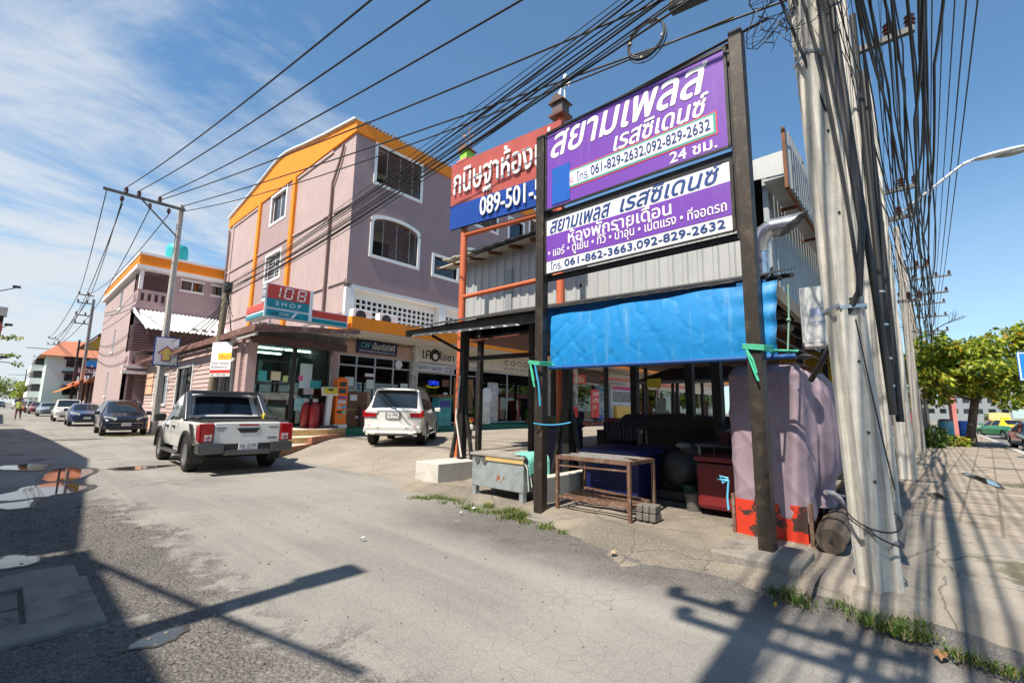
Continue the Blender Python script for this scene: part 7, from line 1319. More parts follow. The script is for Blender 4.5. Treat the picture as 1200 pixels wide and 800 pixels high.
# side street poles
pl_ = mpole(5.2, 28.7, 11.95, 'concrete street pole with one long sided timber crossarm and arrow board', .30, .2, (), m=PCON, z0=0)
b = MB(); b.bar((5.35, 28.6, 11.7), (2.05, 28.75, 11.75), .10, .13); b.bar((3.55, 28.65, 11.65), (5.2, 28.62, 10.1), .06, .06); b.build('crossarm', ARM, pl_)
for x in (2.9, 3.4, 4.25): b = MB(); insul(b, (x, 28.7, 11.8), 1.3); b.build('insulator', CERAM, pl_)
for x in (2.8, 3.9, 4.7): b = MB(); b.lathe([(.03, 0), (.09, -.05), (.06, -.12), (.10, -.18), (.05, -.26), (.02, -.34)], (x, 28.85, 11.65), Z_, 10); b.build('insulator', CERAM, pl_)
def arms(t, x, y, zs):
    for z in zs:
        b = MB(); b.bar((x, y, z), (x-1.15, y, z), .09, .09); b.build('crossarm', ARM, t)
        for q in (1.1, .45): b = MB(); insul(b, (x-q, y, z+.05), 1.2); b.build('insulator', CERAM, t)
t = mpole(4.85, 60, 11.5, 'distant street pole with four short crossarms on its left', .3, .2, z0=0); arms(t, 4.85, 60, (11.8, 11.0, 9.8, 9.0))
t = mpole(4.6, 96, 10.6, 'far street pole with wide low crossbar, behind the arrow board pole', .3, .2, ((9.2, -3.2, 1.4, 'x'),), z0=0, ins=False); arms(t, 4.6, 96, (10.8, 9.9))
mpole(5.0, 70, 8.4, 'plain dark pole in front of the orange awnings', .22, .16, m=mat('dark_pole', (.07, .06, .055), .8), z0=0); t = mpole(4.2, 130, 10.4, 'small far pole at the end of the side street', .3, .2, z0=0); arms(t, 4.2, 130, (10.2, 9.4)); mpole(3.2, 168, 9.5, 'farthest thin pole in front of the trees', .3, .2, ((8, -3, .5, 'x'),), z0=0, ins=False)
wp = thing('utility_pole', 'leaning weathered wooden post bearing a notice beside the pickup', 'utility pole', (5.45, 20.9, 0), 0, 'utility poles'); b = MB(); b.tube([(5.4, 21.0, 0), (5.60, 20.75, 6.3)], [.15, .11], 10); b.build('shaft', mat('grey_timber', (.20, .165, .11), .9, var=.3, scale=4, bump=.3, bscale=20, dirt=(.10, .08, .06), dscale=4, damt=.4), wp, smooth=40)
b = MB(); b.cyl((5.60, 20.75, 6.0), (5.61, 20.73, 6.4), .16, n=10); b.build('cap', DARK, wp); b = MB()
for k in range(10): b.tube(sag((5.6+rnd.uniform(-.1, .1), 20.6, 6.1-.1*k % .5), (5.6+rnd.uniform(-.5, .3), 20.6+rnd.uniform(-.4, .4), 5.6-rnd.random()*1.4), .1, 6), .012, 5)
b.build('wire_tangle', CABLE, wp)
# boards on the side street poles
ab = thing('arrow_board', 'white board with yellow up arrow outlined in navy, on the street pole', 'sign', (4.95, 28.4, 3.3)); b = MB(); xa, xb2 = AY(181.5, 412, 28.4).x, AY(208.5, 412, 28.4).x; za, zb2 = AY(194, 427.5, 28.4).z, AY(194, 396, 28.4).z; b.box((xa-.06, 28.38, za-.06), (xb2+.06, 28.44, zb2+.06)); b.build('frame', SNAVY, ab); b = MB(); b.box((xa, 28.365, za), (xb2, 28.379, zb2)); b.build('board', SWHT, ab)
pa = Panel((xa, 28.364, za), (xb2-xa, 0, 0), (0, 0, zb2-za))
def arrow(p, cx, cy, s, sy=None): sy = sy or s; return [(cx+x*s, cy+y*sy) for x, y in ((-.5, -.62), (.5, -.62), (.5, .05), (1.0, .05), (0, .72), (-1.0, .05), (-.5, .05))]
b = MB(); pa.poly(b, arrow(pa, .5, .40, .42, .44), 0, .004); b.build('arrow_outline', SNAVY, ab); b = MB(); pa.poly(b, arrow(pa, .5, .40, .375, .40), .003, .006); b.build('arrow_edge', SRED, ab); b = MB(); pa.poly(b, arrow(pa, .5, .395, .33, .36), .005, .008); b.build('arrow', mat('arrow_yellow', (.68, .52, .14), .5), ab)
ab = thing('arrow_board', 'small far white board with arrow on a distant street pole', 'sign', (4.5, 95.8, 3)); b = MB(); b.box((3.6, 95.6, 3.0), (5.7, 95.7, 5.3)); b.build('board', mat('pinkish_board', (.62, .48, .50), .5), ab); pa = Panel((3.6, 95.59, 3.0), (2.1, 0, 0), (0, 0, 2.3)); b = MB(); pa.poly(b, arrow(pa, .5, .4, .35, .4), 0, .02); b.build('arrow', mat('arrow_yellow', (.68, .52, .14)), ab)
ab = thing('arrow_board', 'second far white board, left of the other distant arrow board', 'sign', (4.2, 129.6, 3)); b = MB(); b.box((3.0, 129.4, 3.2), (5.3, 129.5, 6.0)); b.build('board', SWHT, ab); pa = Panel((3.0, 129.39, 3.2), (2.3, 0, 0), (0, 0, 2.8)); b = MB(); pa.poly(b, arrow(pa, .5, .4, .35, .4), 0, .02); b.build('arrow', SNAVY, ab)
nbd = thing('notice_board', 'white notice with yellow patch and red stripe nailed to the wooden post', 'sign', (5.4, 20.7, 2)); 
na = AX(246, 440, 5.28); nb2 = AX(265, 440, 5.28); zt_, zb_ = AX(246, 402, 5.28).z, AX(246, 441, 5.28).z
pn = Panel((5.28-.0, na.y+.1, zb_), (.42, -.95, 0), (0, 0, zt_-zb_)); b = MB(); pn.rect(b, 0, 0, 1, 1, -.02, 0); b.build('board', PAPW, nbd); b = MB(); pn.rect(b, .35, .48, 1, .68, 0, .004); b.build('yellow_patch', PAPY, nbd); b = MB(); pn.rect(b, 0, .10, 1, .19, 0, .004); b.build('red_stripe', PAPR, nbd)
pn.text('ให้เช่า', .4, .5, .95, .65, PAPR, nbd, d=.006); pn.text('บ้านเช่า ห้องแถว\nติดต่อสอบถาม', .06, .24, .94, .44, SNAVY, nbd); pn.text('081-955-0812', .05, .015, .95, .08, BL, nbd)
# street lamp
lp = thing('street_lamp', 'grey street lamp on a long bent arm above the pavement', 'street lamp', (14, .35, 6.1)); b = MB(); b.tube([(14, .45, 6.0), (14, .34, 6.17), (14, -.9, 7.08), (14, -1.0, 7.14), (14, -1.2, 7.19)], .03, 8); b.build('arm', STRAP, lp, smooth=40); b = MB(); b.ball((14, -1.62, 7.18), .5, 8, (.24, 1, .13)); b.build('lamp_head', mat('lamp_shell', (.55, .56, .56), .4, metal=.3), lp, smooth=60); b = MB(); b.ball((14, -1.75, 7.13), .28, 8, (.3, 1, .25)); b.build('lens', mat('lamp_lens', (.3, .3, .28), .2), lp, smooth=60)
# ------------------------------------------------------------------ overhead wires
def wire(lab, pts, r=.02, grp='wires from the crossarm pole', name='wire', n=6):
    b = MB(); b.tube(pts, r, n); o = b.build(name, CABLE, None, smooth=80); return tag(o, lab, 'wire', grp)
def thru(A, px_, py_, z, ext=1.35): A = V(A); g = G(px_, py_, z); return A+(g-A)*ext
for i, (A, q, lab) in enumerate((((2.9, 28.7, 12.1), (418, 0, 9.0), 'topmost wire from the left end of the crossarm, leaving the picture first'), ((3.4, 28.7, 12.1), (483, 0, 9.0), 'second wire from the crossarm, right of the topmost'), ((4.25, 28.7, 12.1), (586, 0, 9.0), 'third wire from the crossarm, crossing above the orange roof'), ((4.25, 28.7, 11.9), (742, 0, 9.0), 'fourth wire from the crossarm, passing over the mauve window'), ((5.2, 28.7, 11.9), (880, 0, 9.0), 'fifth wire from the pole head, passing over the coral sign'))):
    A = V(A); B = thru(A, *q); wire(lab, sag(A, B, .35, 20), .022)
wire('thin wire from the pole head sagging below the fifth one', sag((5.2, 28.7, 11.6), thru((5.2, 28.7, 11.6), 860, 20, 8.2, 1.0), .5, 20), .018)
for i, (x0, z0, x1, z1) in enumerate(((2.2, 11.7, 3.75, 12.0), (2.8, 11.3, 4.4, 11.1), (2.85, 11.3, 3.8, 10.0), (3.9, 11.3, 4.4, 9.2), (4.7, 11.3, 4.5, 12.0))):
    wire(('leftmost', 'second', 'third', 'fourth', 'rightmost')[i]+' of the wires running from the crossarm down the side street', sag((x0, 28.9, z0), (x1, 60, z1), .7, 16), .022, 'wires down the side street'); wire(('upper left', 'upper right', 'middle', 'lower left', 'lower right')[i]+' wire between the distant street poles', sag((x1, 60, z1), (3.6+.2*i, 96, 10.9-.3*i), .6, 12), .03, 'wires down the side street')
# bundle from the wooden post to the big pole, with its coil and splice box
r_ = random.Random(11)
for k in range(15):
    A = V((5.6+r_.uniform(-.12, .12), 20.7, 6.32-.035*k)); B = V((5.0+r_.uniform(-.15, .15), .9, 7.2-.05*k+r_.uniform(-.05, .05)))
    s_ = .15+.09*(k % 4); wire(['topmost', 'second', 'third', 'fourth', 'fifth', 'sixth', 'seventh', 'eighth', 'ninth', 'tenth', 'eleventh', 'twelfth', 'thirteenth', 'fourteenth', 'lowest'][k]+' cable from the top in the fan passing above the signboards', sag(A, B, s_, 22), (.007, .010, .016, .006, .011)[k % 5], 'cables fanning from the big pole')
for k in range(4):
    A = V((5.55, 20.8, 5.5-.12*k)); B = V((5.3+.02*k, 37.2, 4.6-.55*k)); wire(('uppermost', 'second', 'third', 'lowest')[k]+' cable from the wooden post to the pink house', sag(A, B, .5+.12*k, 16), .018, 'cables along the pink wall')
for k in range(3): wire(('upper', 'middle', 'lower')[k]+' thin wire sagging across the pink house wall', sag((5.0-.05, 37.5, 6.0-.9*k), (4.9, 58, 7.6-.5*k), .9, 14), .016, 'cables along the pink wall')
cp = AX(757, 45, 5.75); co = thing('cable_coil', 'coil of spare black cable hanging from the wires above the purple sign', 'cable coil', tuple(cp)); b = MB()
for k in range(5): b.tube([cp+V((.03*sin(k*2), (.27+.008*k)*cos(a), (.27+.008*k)*sin(a)-.012*k)) for a in [2*pi*i/28 for i in range(29)]], .010, 6)
b.build('loops', CABLE, co, smooth=80); b = MB()
for a in (.3, 1.9, 3.4, 5.0): c = cp+V((0, .26*cos(a), .26*sin(a)-.03)); b.cb(c, (.05, .035, .035))
b.each('tie', mat('grey_tie', (.35, .33, .30), .7), co)
sp = AX(805, 4, 6.3); sb_ = thing('splice_box', 'black cable splice box with small white print, cut by the top edge', 'splice box', tuple(sp)); R_ = Matrix.Rotation(radians(8), 3, 'X'); b = MB(); b.cb(sp+V((0, -.05, .06)), (.18, .6, .22), R_); b.build('casing', BPL, sb_, bevel=.015); b = MB(); b.cyl(sp+V((0, .17, .05)), sp+V((0, .21, .04)), .075); b.build('end_cap', BPL, sb_); pn = Panel(sp+V((-.083, .16, -.0)), (0, -.36, -.05), (0, .01, .12)); pn.text('FIBER OPTIC\n7-108-02\nTEL 02-555', .0, .1, .5, .9, WL, sb_)
# cables running along the main road, bunched on the poles
r_ = random.Random(5)
hang = []
for k in range(9):
    yy = .60-.125*k; zz_ = 6.6+.25*sin(k*1.7)
    b = MB(); rr = r_.choice((.035, .05, .028))
    xs = [-8, 5.0, 8.78, 14, 19, 25, 34, 46, 62, 90]; pts = []
    nst = 5 if k < 7 else 3
    for q in range(nst):
        o_ = V((0, r_.uniform(-.07, .07), r_.uniform(-.55, .55))); pts = []
        jit = [V((0, r_.uniform(-.17, .17), r_.uniform(-.35, .35))) for _ in xs]
        for qi_, (xa, xb2) in enumerate(zip(xs, xs[1:])):
            s_ = min(.55, .003*(xb2-xa)**2+.12)*r_.uniform(.3, 2.0)
            pa_ = V((xa, yy, zz_+.0))+o_+V((0, r_.uniform(-.05, .05), r_.uniform(-.1, .1))); pb_ = V((xb2, yy, zz_))+o_+jit[qi_+1]
            pts += sag(pts[-1] if pts else pa_, pb_, s_, 7)[(1 if pts else 0):]
        b.tube(pts, r_.choice((.004, .006, .009, .012, .017)) if k < 7 else .02, 5)
    tag(b.build('cable_bundle', CABLE, None, smooth=80), ['first', 'second', 'third', 'fourth', 'fifth', 'sixth', 'seventh', 'eighth', 'ninth'][k]+' cable bundle from the shed side along the pavement poles', 'cable bundle', 'cable bundles along the main road')
for k in range(6):
    y0 = -.22-.15*k; wire(['first', 'second', 'third', 'fourth', 'fifth', 'rightmost'][k]+' thin high wire in the clear sky right of the bundles', sag((-12, y0-.4, 9.2), (46, y0, 9.3), .5, 22)+sag((46, y0, 9.3), (110, y0+.2, 9.6), .6, 12)[1:], .011 if k < 4 else .014, 'high wires above the pavement')
for k in range(5):
    b = MB()
    for q in range(4): b.tube(sag((4.86+.02*k, .60+.03*k, 5.2+.55*k+.1*q), (3.6-.5*k, 1.3+.3*q, 12+.4*k), .1, 8), (.006, .009, .012, .015)[q], 5)
    tag(b.build('cable_bundle', CABLE, None, smooth=80), ['lowest', 'second', 'third', 'fourth', 'highest'][k]+' bundle of steep cables at the left flank of the big pole', 'cable bundle', 'steep cables at the big pole')
wire('slack cable dropping from the shed corner wires to the big pole foot', sag((4.0, 1.55, 9.5), (4.86, .50, 4.3), .1, 12), .014, 'steep cables at the big pole'); wire('second slack cable beside it, a little nearer the big pole', sag((4.2, 1.15, 9.5), (4.86, .55, 4.9), .1, 12), .012, 'steep cables at the big pole')
# ------------------------------------------------------------------ across the street (behind and left of the camera): what throws the shade
OCH = mat('left_render', (.50, .44, .36), .85, var=.1, scale=1)
for (y0, y1, xf, h, lab) in ((6.35, 37.3, -4.0, 7.15, 'two storey shop row across the side street, left of the picture'), (-2.2, 6.2, -4.1, 7.4, 'corner shop across the side street, beside the camera'), (45, 78, -4.6, 7.3, 'second two storey row further up the left side')):
    t = thing('shop_row', lab, 'building', (xf, y0, 0)); b = MB(); hl_ = []; 
    for k in range(int((y1-y0)/4)): hl_ += [(k*4+.6, .1, k*4+3.4, 2.7), (k*4+1, 4.2, k*4+3, 5.6)]
    wallgrid(b, (xf, y0, 0), Y_, Z_, X_, y1-y0, h-.2, hl_, .2); b.box((xf-9, y0, 0), (xf-8.8, y1, h-.2)); b.box((xf-8.8, y0, 0), (xf-.2, y0+.2, h-.2)); b.box((xf-8.8, y1-.2, 0), (xf-.2, y1, h-.2)); b.build('wall', OCH, t); b = MB(); b.box((xf-9.2, y0, h-.2), (xf, y1, h)); b.build('roof', CONC, t)
    if h == 7.15: b = MB(); b.prism([(xf-.25, 6.35, h+.004), (xf-.25, 16.5, 8.7), (xf-.25, 26, 8.3), (xf-.25, 37.3, 7.5), (xf-.25, 37.3, h+.004)], (.25, 0, 0)); b.build('shade_parapet', OCH, t)  # added unseen parapet, its slope shaped to the shade edge on the street
    for q in hl_: b = MB(); b.box((xf-.15, y0+q[0], q[1]), (xf-.1, y0+q[2], q[3])); b.build('shutter' if q[1] < 1 else 'window', ALU if q[1] < 1 else CG, t)
t = thing('utility_pole', 'concrete pole across the street whose shadow crosses the asphalt', 'utility pole', (-2.75, 3.78, 0), 0, 'utility poles'); b = MB(); b.box((-2.86, 3.66, 0), (-2.64, 3.88, 7.25)); b.build('shaft', PCON2, t); b = MB(); b.prism([(-2.92, 3.62, 7.25), (-2.58, 3.62, 7.25), (-2.58, 3.62, 7.62), (-2.86, 3.62, 7.5)], (0, .32, 0)); b.build('cap', CONC, t)
t = mpole(-1.95, .66, 11.6, 'tall pole across the street behind the camera with stacked crossarms', .3, .22, ((8.9, -.9, .70, 'y'), (8.35, -.9, .5, 'y')), z0=0)
b = MB()
for q in range(3): b.tube(sag((-3.06, 2.2, 7.0), (-4.9, 11.5, 7.1), .2, 12), .04, 6)
tag(b.build('cable_bundle', CABLE, None), 'thick cable bundle across the street whose shadow runs along the road', 'cable bundle')
for k in range(6): wire(['near', 'next', 'mid', 'inner', 'outer', 'last'][k]+' wire over the junction between the two corner poles', sag((-1.95, .3+.13*k, 9.3+.25*(k % 3)), (4.9, .3+.08*k, 8.6+.2*(k % 3)), .3, 12), .014, 'wires over the junction')
# small things hung over the left edge of the street
t = thing('bracket_sign', 'round red sign with white lamp box on a roadside bracket at left edge', 'sign', (-.3, 25.5, 3.5)); b = MB(); b.box((-1.1, 25.4, 4.65), (-.27, 25.8, 4.98)); b.build('lamp_box', CREAM, t); b = MB(); b.box((-1.1, 25.45, 3.75), (-.34, 25.75, 4.64)); b.build('case', BPL, t); b = MB(); b.lathe([(.46, 0), (.46, .06)], (-.78, 25.4, 4.15), -Y_, 24); b.build('disc', mat('coral_disc', (.65, .10, .07), .5), t); b = MB(); b.box((-1.2, 25.5, 0), (-1.1, 25.7, 5.0)); b.build('post', DARK, t)
for z, lab, x in ((5.85, 'upper spotlight on a thin arm at the left edge', -.18), (4.35, 'middle spotlight on a red arm beside the round sign', -.22), (3.1, 'lower spotlight on a red arm under the round sign', -.2)):
    t = thing('spotlight', lab, 'spotlight', (x, 26, z), 0, 'spotlights at the left edge'); b = MB(); b.bar((-1.15, 26, z-.5), (x, 26, z), .03, .03); b.build('arm', DARK if z > 5 else mat('rust_red_post', (.28, .06, .03)), t); b = MB(); b.cb((x+.03, 26, z+.05), (.22, .14, .08)); b.build('head', DARK, t)
# ------------------------------------------------------------------ trees and grass
def leafmat(n, c, tr=.35):
    if n in MATS: return MATS[n]
    m = bpy.data.materials.new(n); m.use_nodes = True; t = m.node_tree; b = t.nodes['Principled BSDF']; b.inputs['Roughness'].default_value = .45; o = t.nodes['Material Output']
    tc_ = t.nodes.new('ShaderNodeTexCoord'); nz = t.nodes.new('ShaderNodeTexNoise'); nz.inputs['Scale'].default_value = 1.6; t.links.new(tc_.outputs['Object'], nz.inputs['Vector']); mr = t.nodes.new('ShaderNodeMapRange'); t.links.new(nz.outputs[0], mr.inputs[0]); mr.inputs[1].default_value = .3; mr.inputs[2].default_value = .7; mr.inputs[3].default_value = .65; mr.inputs[4].default_value = 1.35
    mu = t.nodes.new('ShaderNodeMix'); mu.data_type = 'RGBA'; mu.blend_type = 'MULTIPLY'; mu.inputs[0].default_value = 1; mu.inputs[6].default_value = (*c, 1); t.links.new(mr.outputs[0], mu.inputs[7]); t.links.new(mu.outputs[2], b.inputs['Base Color'])
    tl = t.nodes.new('ShaderNodeBsdfTranslucent'); t.links.new(mu.outputs[2], tl.inputs[0]); mx_ = t.nodes.new('ShaderNodeMixShader'); mx_.inputs[0].default_value = tr; t.links.new(b.outputs[0], mx_.inputs[1]); t.links.new(tl.outputs[0], mx_.inputs[2]); t.links.new(mx_.outputs[0], o.inputs[0]); MATS[n] = m; return m
LF = [leafmat('leaf_green', (.20, .27, .03), .45), leafmat('leaf_lime', (.42, .46, .04), .45), leafmat('leaf_dark', (.07, .13, .02), .45), leafmat('leaf_gold', (.52, .32, .03), .45)]
def leaf(b, p, d, s, w, r_):
    d = d.normalized(); a = V((r_.uniform(-1, 1), r_.uniform(-1, 1), r_.uniform(-.3, 1))); x = d.cross(a); x = x.normalized() if x.length > .01 else d.orthogonal().normalized(); n = d.cross(x)
    m = p+d*s*.6; q = p+d*s-n*s*.12
    b.add([p, m+x*w, q, m-x*w], [(0, 1, 2), (0, 2, 3)])
def crown(b, c, rad, n, size, r_, weights=(.5, .28, .16, .06), shellp=.35, flat=.7):
    for k in range(n):
        u = V((r_.gauss(0, 1), r_.gauss(0, 1), r_.gauss(0, 1))).normalized(); rr = r_.random()**shellp
        p = V(c)+V((u.x*rad[0], u.y*rad[1], u.z*rad[2]))*rr
        d = V((u.x+r_.uniform(-.7, .7), u.y+r_.uniform(-.7, .7), u.z*.4-flat+r_.uniform(-.5, .6)))
        x = r_.random(); b.cur = 0 if x < weights[0] else 1 if x < weights[0]+weights[1] else 2 if x < sum(weights[:3]) else 3
        s = size*r_.uniform(.65, 1.25); leaf(b, p, d, s, s*.3, r_)
BARK = mat('bark', (.10, .075, .055), .95, var=.3, scale=6, bump=.5, bscale=20)
r_ = random.Random(21)
tr = thing('almond_tree', 'broad spreading almond tree with yellow green leaves on the pavement', 'tree', (31, -1.24, .08))
b = MB(); b.tube([(31, -1.24, .05), (31.02, -1.25, .7), (30.95, -1.38, 1.5), (31.0, -1.55, 2.4), (31.1, -1.75, 3.3)], [.22, .17, .16, .15, .12], 10)
limbs = []
for k in range(15):
    a = k*2.4+r_.uniform(-.3, .3); z0 = 2.1+1.6*k/15; l = 2.7-.07*k+r_.uniform(-.4, .4); p0 = V((31.05, -1.5, z0)); p1 = p0+V((cos(a)*l*.5, sin(a)*l*.5, .35)); p2 = p0+V((cos(a)*l, sin(a)*l, .75+r_.uniform(-.2, .5))); limbs.append((p1, p2)); b.tube([p0, p1, p2], [.07, .045, .02], 6)
b.build('trunk', BARK, tr, smooth=50)
b = MB()
for p1, p2 in limbs:
    for f in (.45, .75, 1.0, 1.15):
        c = V((31.05, -1.5, p1.z)).lerp(p2, f)+V((r_.uniform(-.3, .3), r_.uniform(-.3, .3), r_.uniform(-.1, .35))); crown(b, c, (.8, .8, .36), 105, r_.choice((.2, .27, .33)), r_)
for c, rd, n in (((31, -2.9, 4.9), (1.1, 1.2, .7), 700), ((30.6, -3.9, 5.2), (1.0, 1.0, .6), 600), ((31, .2, 3.5), (.9, .8, .5), 420), ((31.2, -1.2, 4.7), (1.1, 1.0, .5), 600), ((30.5, -.3, 2.5), (.6, .5, .5), 170), ((30.2, -2.6, 2.3), (.7, .5, .4), 180), ((30.6, -3.4, 3.4), (1.2, 1.1, .8), 800), ((30.4, -1.8, 3.2), (1.1, 1.0, .8), 650), ((31, .75, 4.15), (.5, .35, .25), 120), ((31, -4.8, 4.3), (1, 1, .9), 600)): crown(b, c, rd, n, .26, r_, (.44, .36, .14, .06))
b.build('crown', LF, tr)
b = MB(); 
def twig(p, d, l, r, depth):
    q = p+d*l; b.tube([p, p.lerp(q, .5)+V((r_.uniform(-.05, .05), r_.uniform(-.05, .05), 0)), q], [r, r*.8, r*.55], 5)
    if depth:
        for s_ in range(3): nd = (d+V((r_.uniform(-.7, .7), r_.uniform(-.9, .9), r_.uniform(-.25, .5)))).normalized(); twig(q.lerp(p, .12*s_), nd, l*.68, r*.6, depth-1)
d0 = AX(1089, 392, 31.1); b.tube([(31.1, -1.4, 4.6), tuple(d0)], [.05, .03], 6); twig(d0, V((0, -.75, .6)).normalized(), .75, .028, 3); twig(d0, V((0, .9, .3)).normalized(), .6, .022, 3); b.build('dead_branch', mat('dead_wood', (.05, .04, .035), .9), tr)
r_ = random.Random(4)
sb = thing('shrub', 'low yellow green sucker shoot at the foot of the almond tree', 'shrub', (30.5, -.7, .08)); b = MB(); crown(b, (30.4, -.6, .35), (.5, .5, .28), 260, .22, r_); b.build('foliage', LF, sb)
def ftree(x, y, h, rx, lab, s, w=(.4, .2, .4, 0.0), n=1500, leafs=.5, grp='trees at the end of the side street'):
    r_ = random.Random(s); t = thing('tree', lab, 'tree', (x, y, 0), 0, grp); b = MB(); b.tube([(x, y, -.2), (x+.1, y, h*.3), (x, y+.2, h*.6)], [rx*.07, rx*.05, rx*.03], 7)
    for k in range(5): a = k*1.3; b.tube([(x, y, h*(.3+.06*k)), (x+cos(a)*rx*.6, y+sin(a)*rx*.6, h*(.5+.07*k))], [rx*.03, rx*.012], 5)
    b.build('trunk', BARK, t); b = MB()
    for k in range(9):
        a = r_.uniform(0, 6.28); q = r_.uniform(.0, .65); crown(b, (x+cos(a)*rx*q, y+sin(a)*rx*q, h*r_.uniform(.38, .84)), (rx*.48, rx*.48, h*.15), n//9, leafs, r_, w, .4, .3)
    b.build('crown', LF, t); return t
ftree(-7, 185, 9.5, 6.5, 'dark dense tree at the far left end of the street', 1, (.25, .05, .7, 0)); ftree(-1.0, 175, 8.5, 5, 'large mid green tree beyond the white van', 2); ftree(3.0, 165, 6.5, 3.5, 'bright lime tree in front of the dark ones', 3, (.4, .5, .1, 0)); ftree(-12, 170, 7, 6, 'dark round tree cut by the left edge', 4, (.3, .1, .6, 0)); ftree(7.5, 190, 8, 5, 'green tree beside the small red roofed house', 5); ftree(-5.5, 140, 2.6, 2.6, 'low lime hedge bush by the far dark car', 6, (.3, .6, .1, 0), 700)
t = ftree(-3.6, 43, 6.2, 2.5, 'leafy branch tree reaching in at the left edge of the street', 7, (.5, .25, .25, 0), 500, .3, None)
b = MB(); r_ = random.Random(9)
for (x, z) in ((-.4, 5.7), (.1, 5.75), (-.4, 4.5), (.1, 4.55), (.45, 4.0)): crown(b, (x, 45, z), (.3, .3, .12), 34, .2, r_, (.5, .3, .2, 0)); b.cur = 2; b.tube([(-3, 43.5, 4.2), (x-.3, 45, z)], .025, 4)
b.build('branch', LF, t)
for i, (x, y, h, rx) in enumerate(((70, 3.5, 7, 3), (85, 5, 8, 4), (120, -28, 11, 7), (140, -33, 12, 8), (100, -31, 9, 6), (160, -20, 10, 6), (130, 4, 8, 5), (82, -34, 9, 6), (105, -24, 8, 6), (118, -20, 9, 6), (90, -29, 7, 5))): ftree(x, y, h, rx, ['round tree behind the roadside shelter', 'tall tree further along the pavement', 'big tree across the main road behind the cars', 'broad tree far across the main road', 'dense tree at the right across the road', 'hazy tree at the end of the main road', 'tree beside the pavement in the distance', 'dark tree at the far right across the road', 'wide tree on the far verge behind the taxi', 'tall dark tree on the far verge', 'low bushy tree on the far verge'][i], 40+i, (.45, .2, .35, 0), 1100, .7, 'trees along the main road')
# grass tufts
GR = [leafmat('grass_green', (.085, .15, .02), .3), leafmat('grass_dry', (.22, .19, .06), .3)]
r_ = random.Random(8); b = MB()
def tuft(x, y, z, n, h, sp):
    for k in range(n):
        a = r_.uniform(0, 6.28); q = sp*r_.random()**.7; p = V((x+cos(a)*q, y+sin(a)*q, z)); l = h*r_.uniform(.4, 1.1); a2 = r_.uniform(0, 6.28); d = V((cos(a2)*r_.uniform(.2, .9), sin(a2)*r_.uniform(.2, .9), 1)).normalized(); s_ = V((-sin(a2), cos(a2), 0))*.0045; m_ = p+d*l*.55; e = p+d*l+V((cos(a2), sin(a2), -.3))*l*.25; b.cur = 1 if r_.random() < .26 else 0
        b.add([p-s_, p+s_, m_+s_*.8, m_-s_*.8, e], [(0, 1, 2, 3), (3, 2, 4)])
for k in range(34):
    u = k/33; q = G(490+130*u+r_.uniform(-8, 8), 579+29*u+r_.uniform(-4, 4), .02); tuft(q.x, q.y, 0, 42, .075, .13)
for (x, y, n, h, sp) in ((610, 606, 260, .17, .13), (600, 600, 200, .13, .12), (640, 617, 120, .09, .12), (515, 573, 50, .05, .1), (530, 585, 40, .05, .1), (572, 592, 120, .09, .1), (660, 622, 60, .06, .1)): q = G(x, y, .02); tuft(q.x, q.y, .0, n, h, sp)
for (x, y, n, h, sp) in ((925, 697, 260, .09, .15), (905, 690, 40, .05, .1), (940, 705, 50, .06, .1), (985, 708, 80, .07, .1), (1010, 722, 90, .08, .11), (1035, 732, 150, .09, .12), (1062, 740, 210, .10, .11), (1045, 726, 60, .08, .1), (1075, 728, 70, .07, .1), (1090, 745, 60, .06, .09), (1130, 768, 130, .07, .1), (1185, 785, 110, .07, .1), (1160, 778, 50, .06, .08), (1150, 640, 60, .03, .12)): q = G(x, y, .05); tuft(q.x, q.y, .03, n, h, sp)
for k in range(16): q = G(195+10*k*.3, 502-.0*k, 0); 
for k in range(26): tuft(3.3+2.3*k/26, 27.2+r_.uniform(-.3, .3), 0, 24, .1, .2)
for k in range(12): u = k/11; q = A_.lerp(B_, u*.8); tuft(q.x+.16, q.y-.1, .02+.2*u, 18, .06, .08)
struct(b.build('grass', GR), 'stuff')
r_ = random.Random(12); b = MB()
for k in range(2600):
    x = r_.uniform(-.6, 1.9); y = r_.uniform(3.0, 9.5); 
    if x > 1.0+1.2*(fbm(x, y, .6, 2)-.3): continue
    s = .005+.013*r_.random()**3; b.ball((x, y, s*.3), s, 4, (1, r_.uniform(.6, 1.2), .6))
for k in range(120): x = r_.uniform(1.5, 4.6); y = r_.uniform(1.2, 8); s = r_.uniform(.004, .011); b.ball((x, y, s*.4), s, 3, (1, 1, .6))
for k in range(160): y = r_.uniform(1.0, 5.0); x = 4.5+.5*ss(y, 2.2, 4.6)+r_.uniform(-.35, .1); s = r_.uniform(.005, .016); b.ball((x, y, s*.3), s, 3, (1, 1, .6))
struct(b.build('gravel', mat('gravel_stone', (.15, .132, .112), .9, var=.4, scale=15)), 'stuff')
def leaflit(px_, py_, col, lab, s=.05):
    q = G(px_, py_, .03); b = MB(); b.grid(4, 3, lambda i, j: (q.x+s*1.6*(i-.5), q.y+s*(j-.5)*(1-abs(2*i-1)**2*.8), .02+q.z*.0+.02*(2*j-1)**2+.012*i)); tag(b.build('litter', mat('lit_'+lab[:8], col, .8)), lab, 'litter')
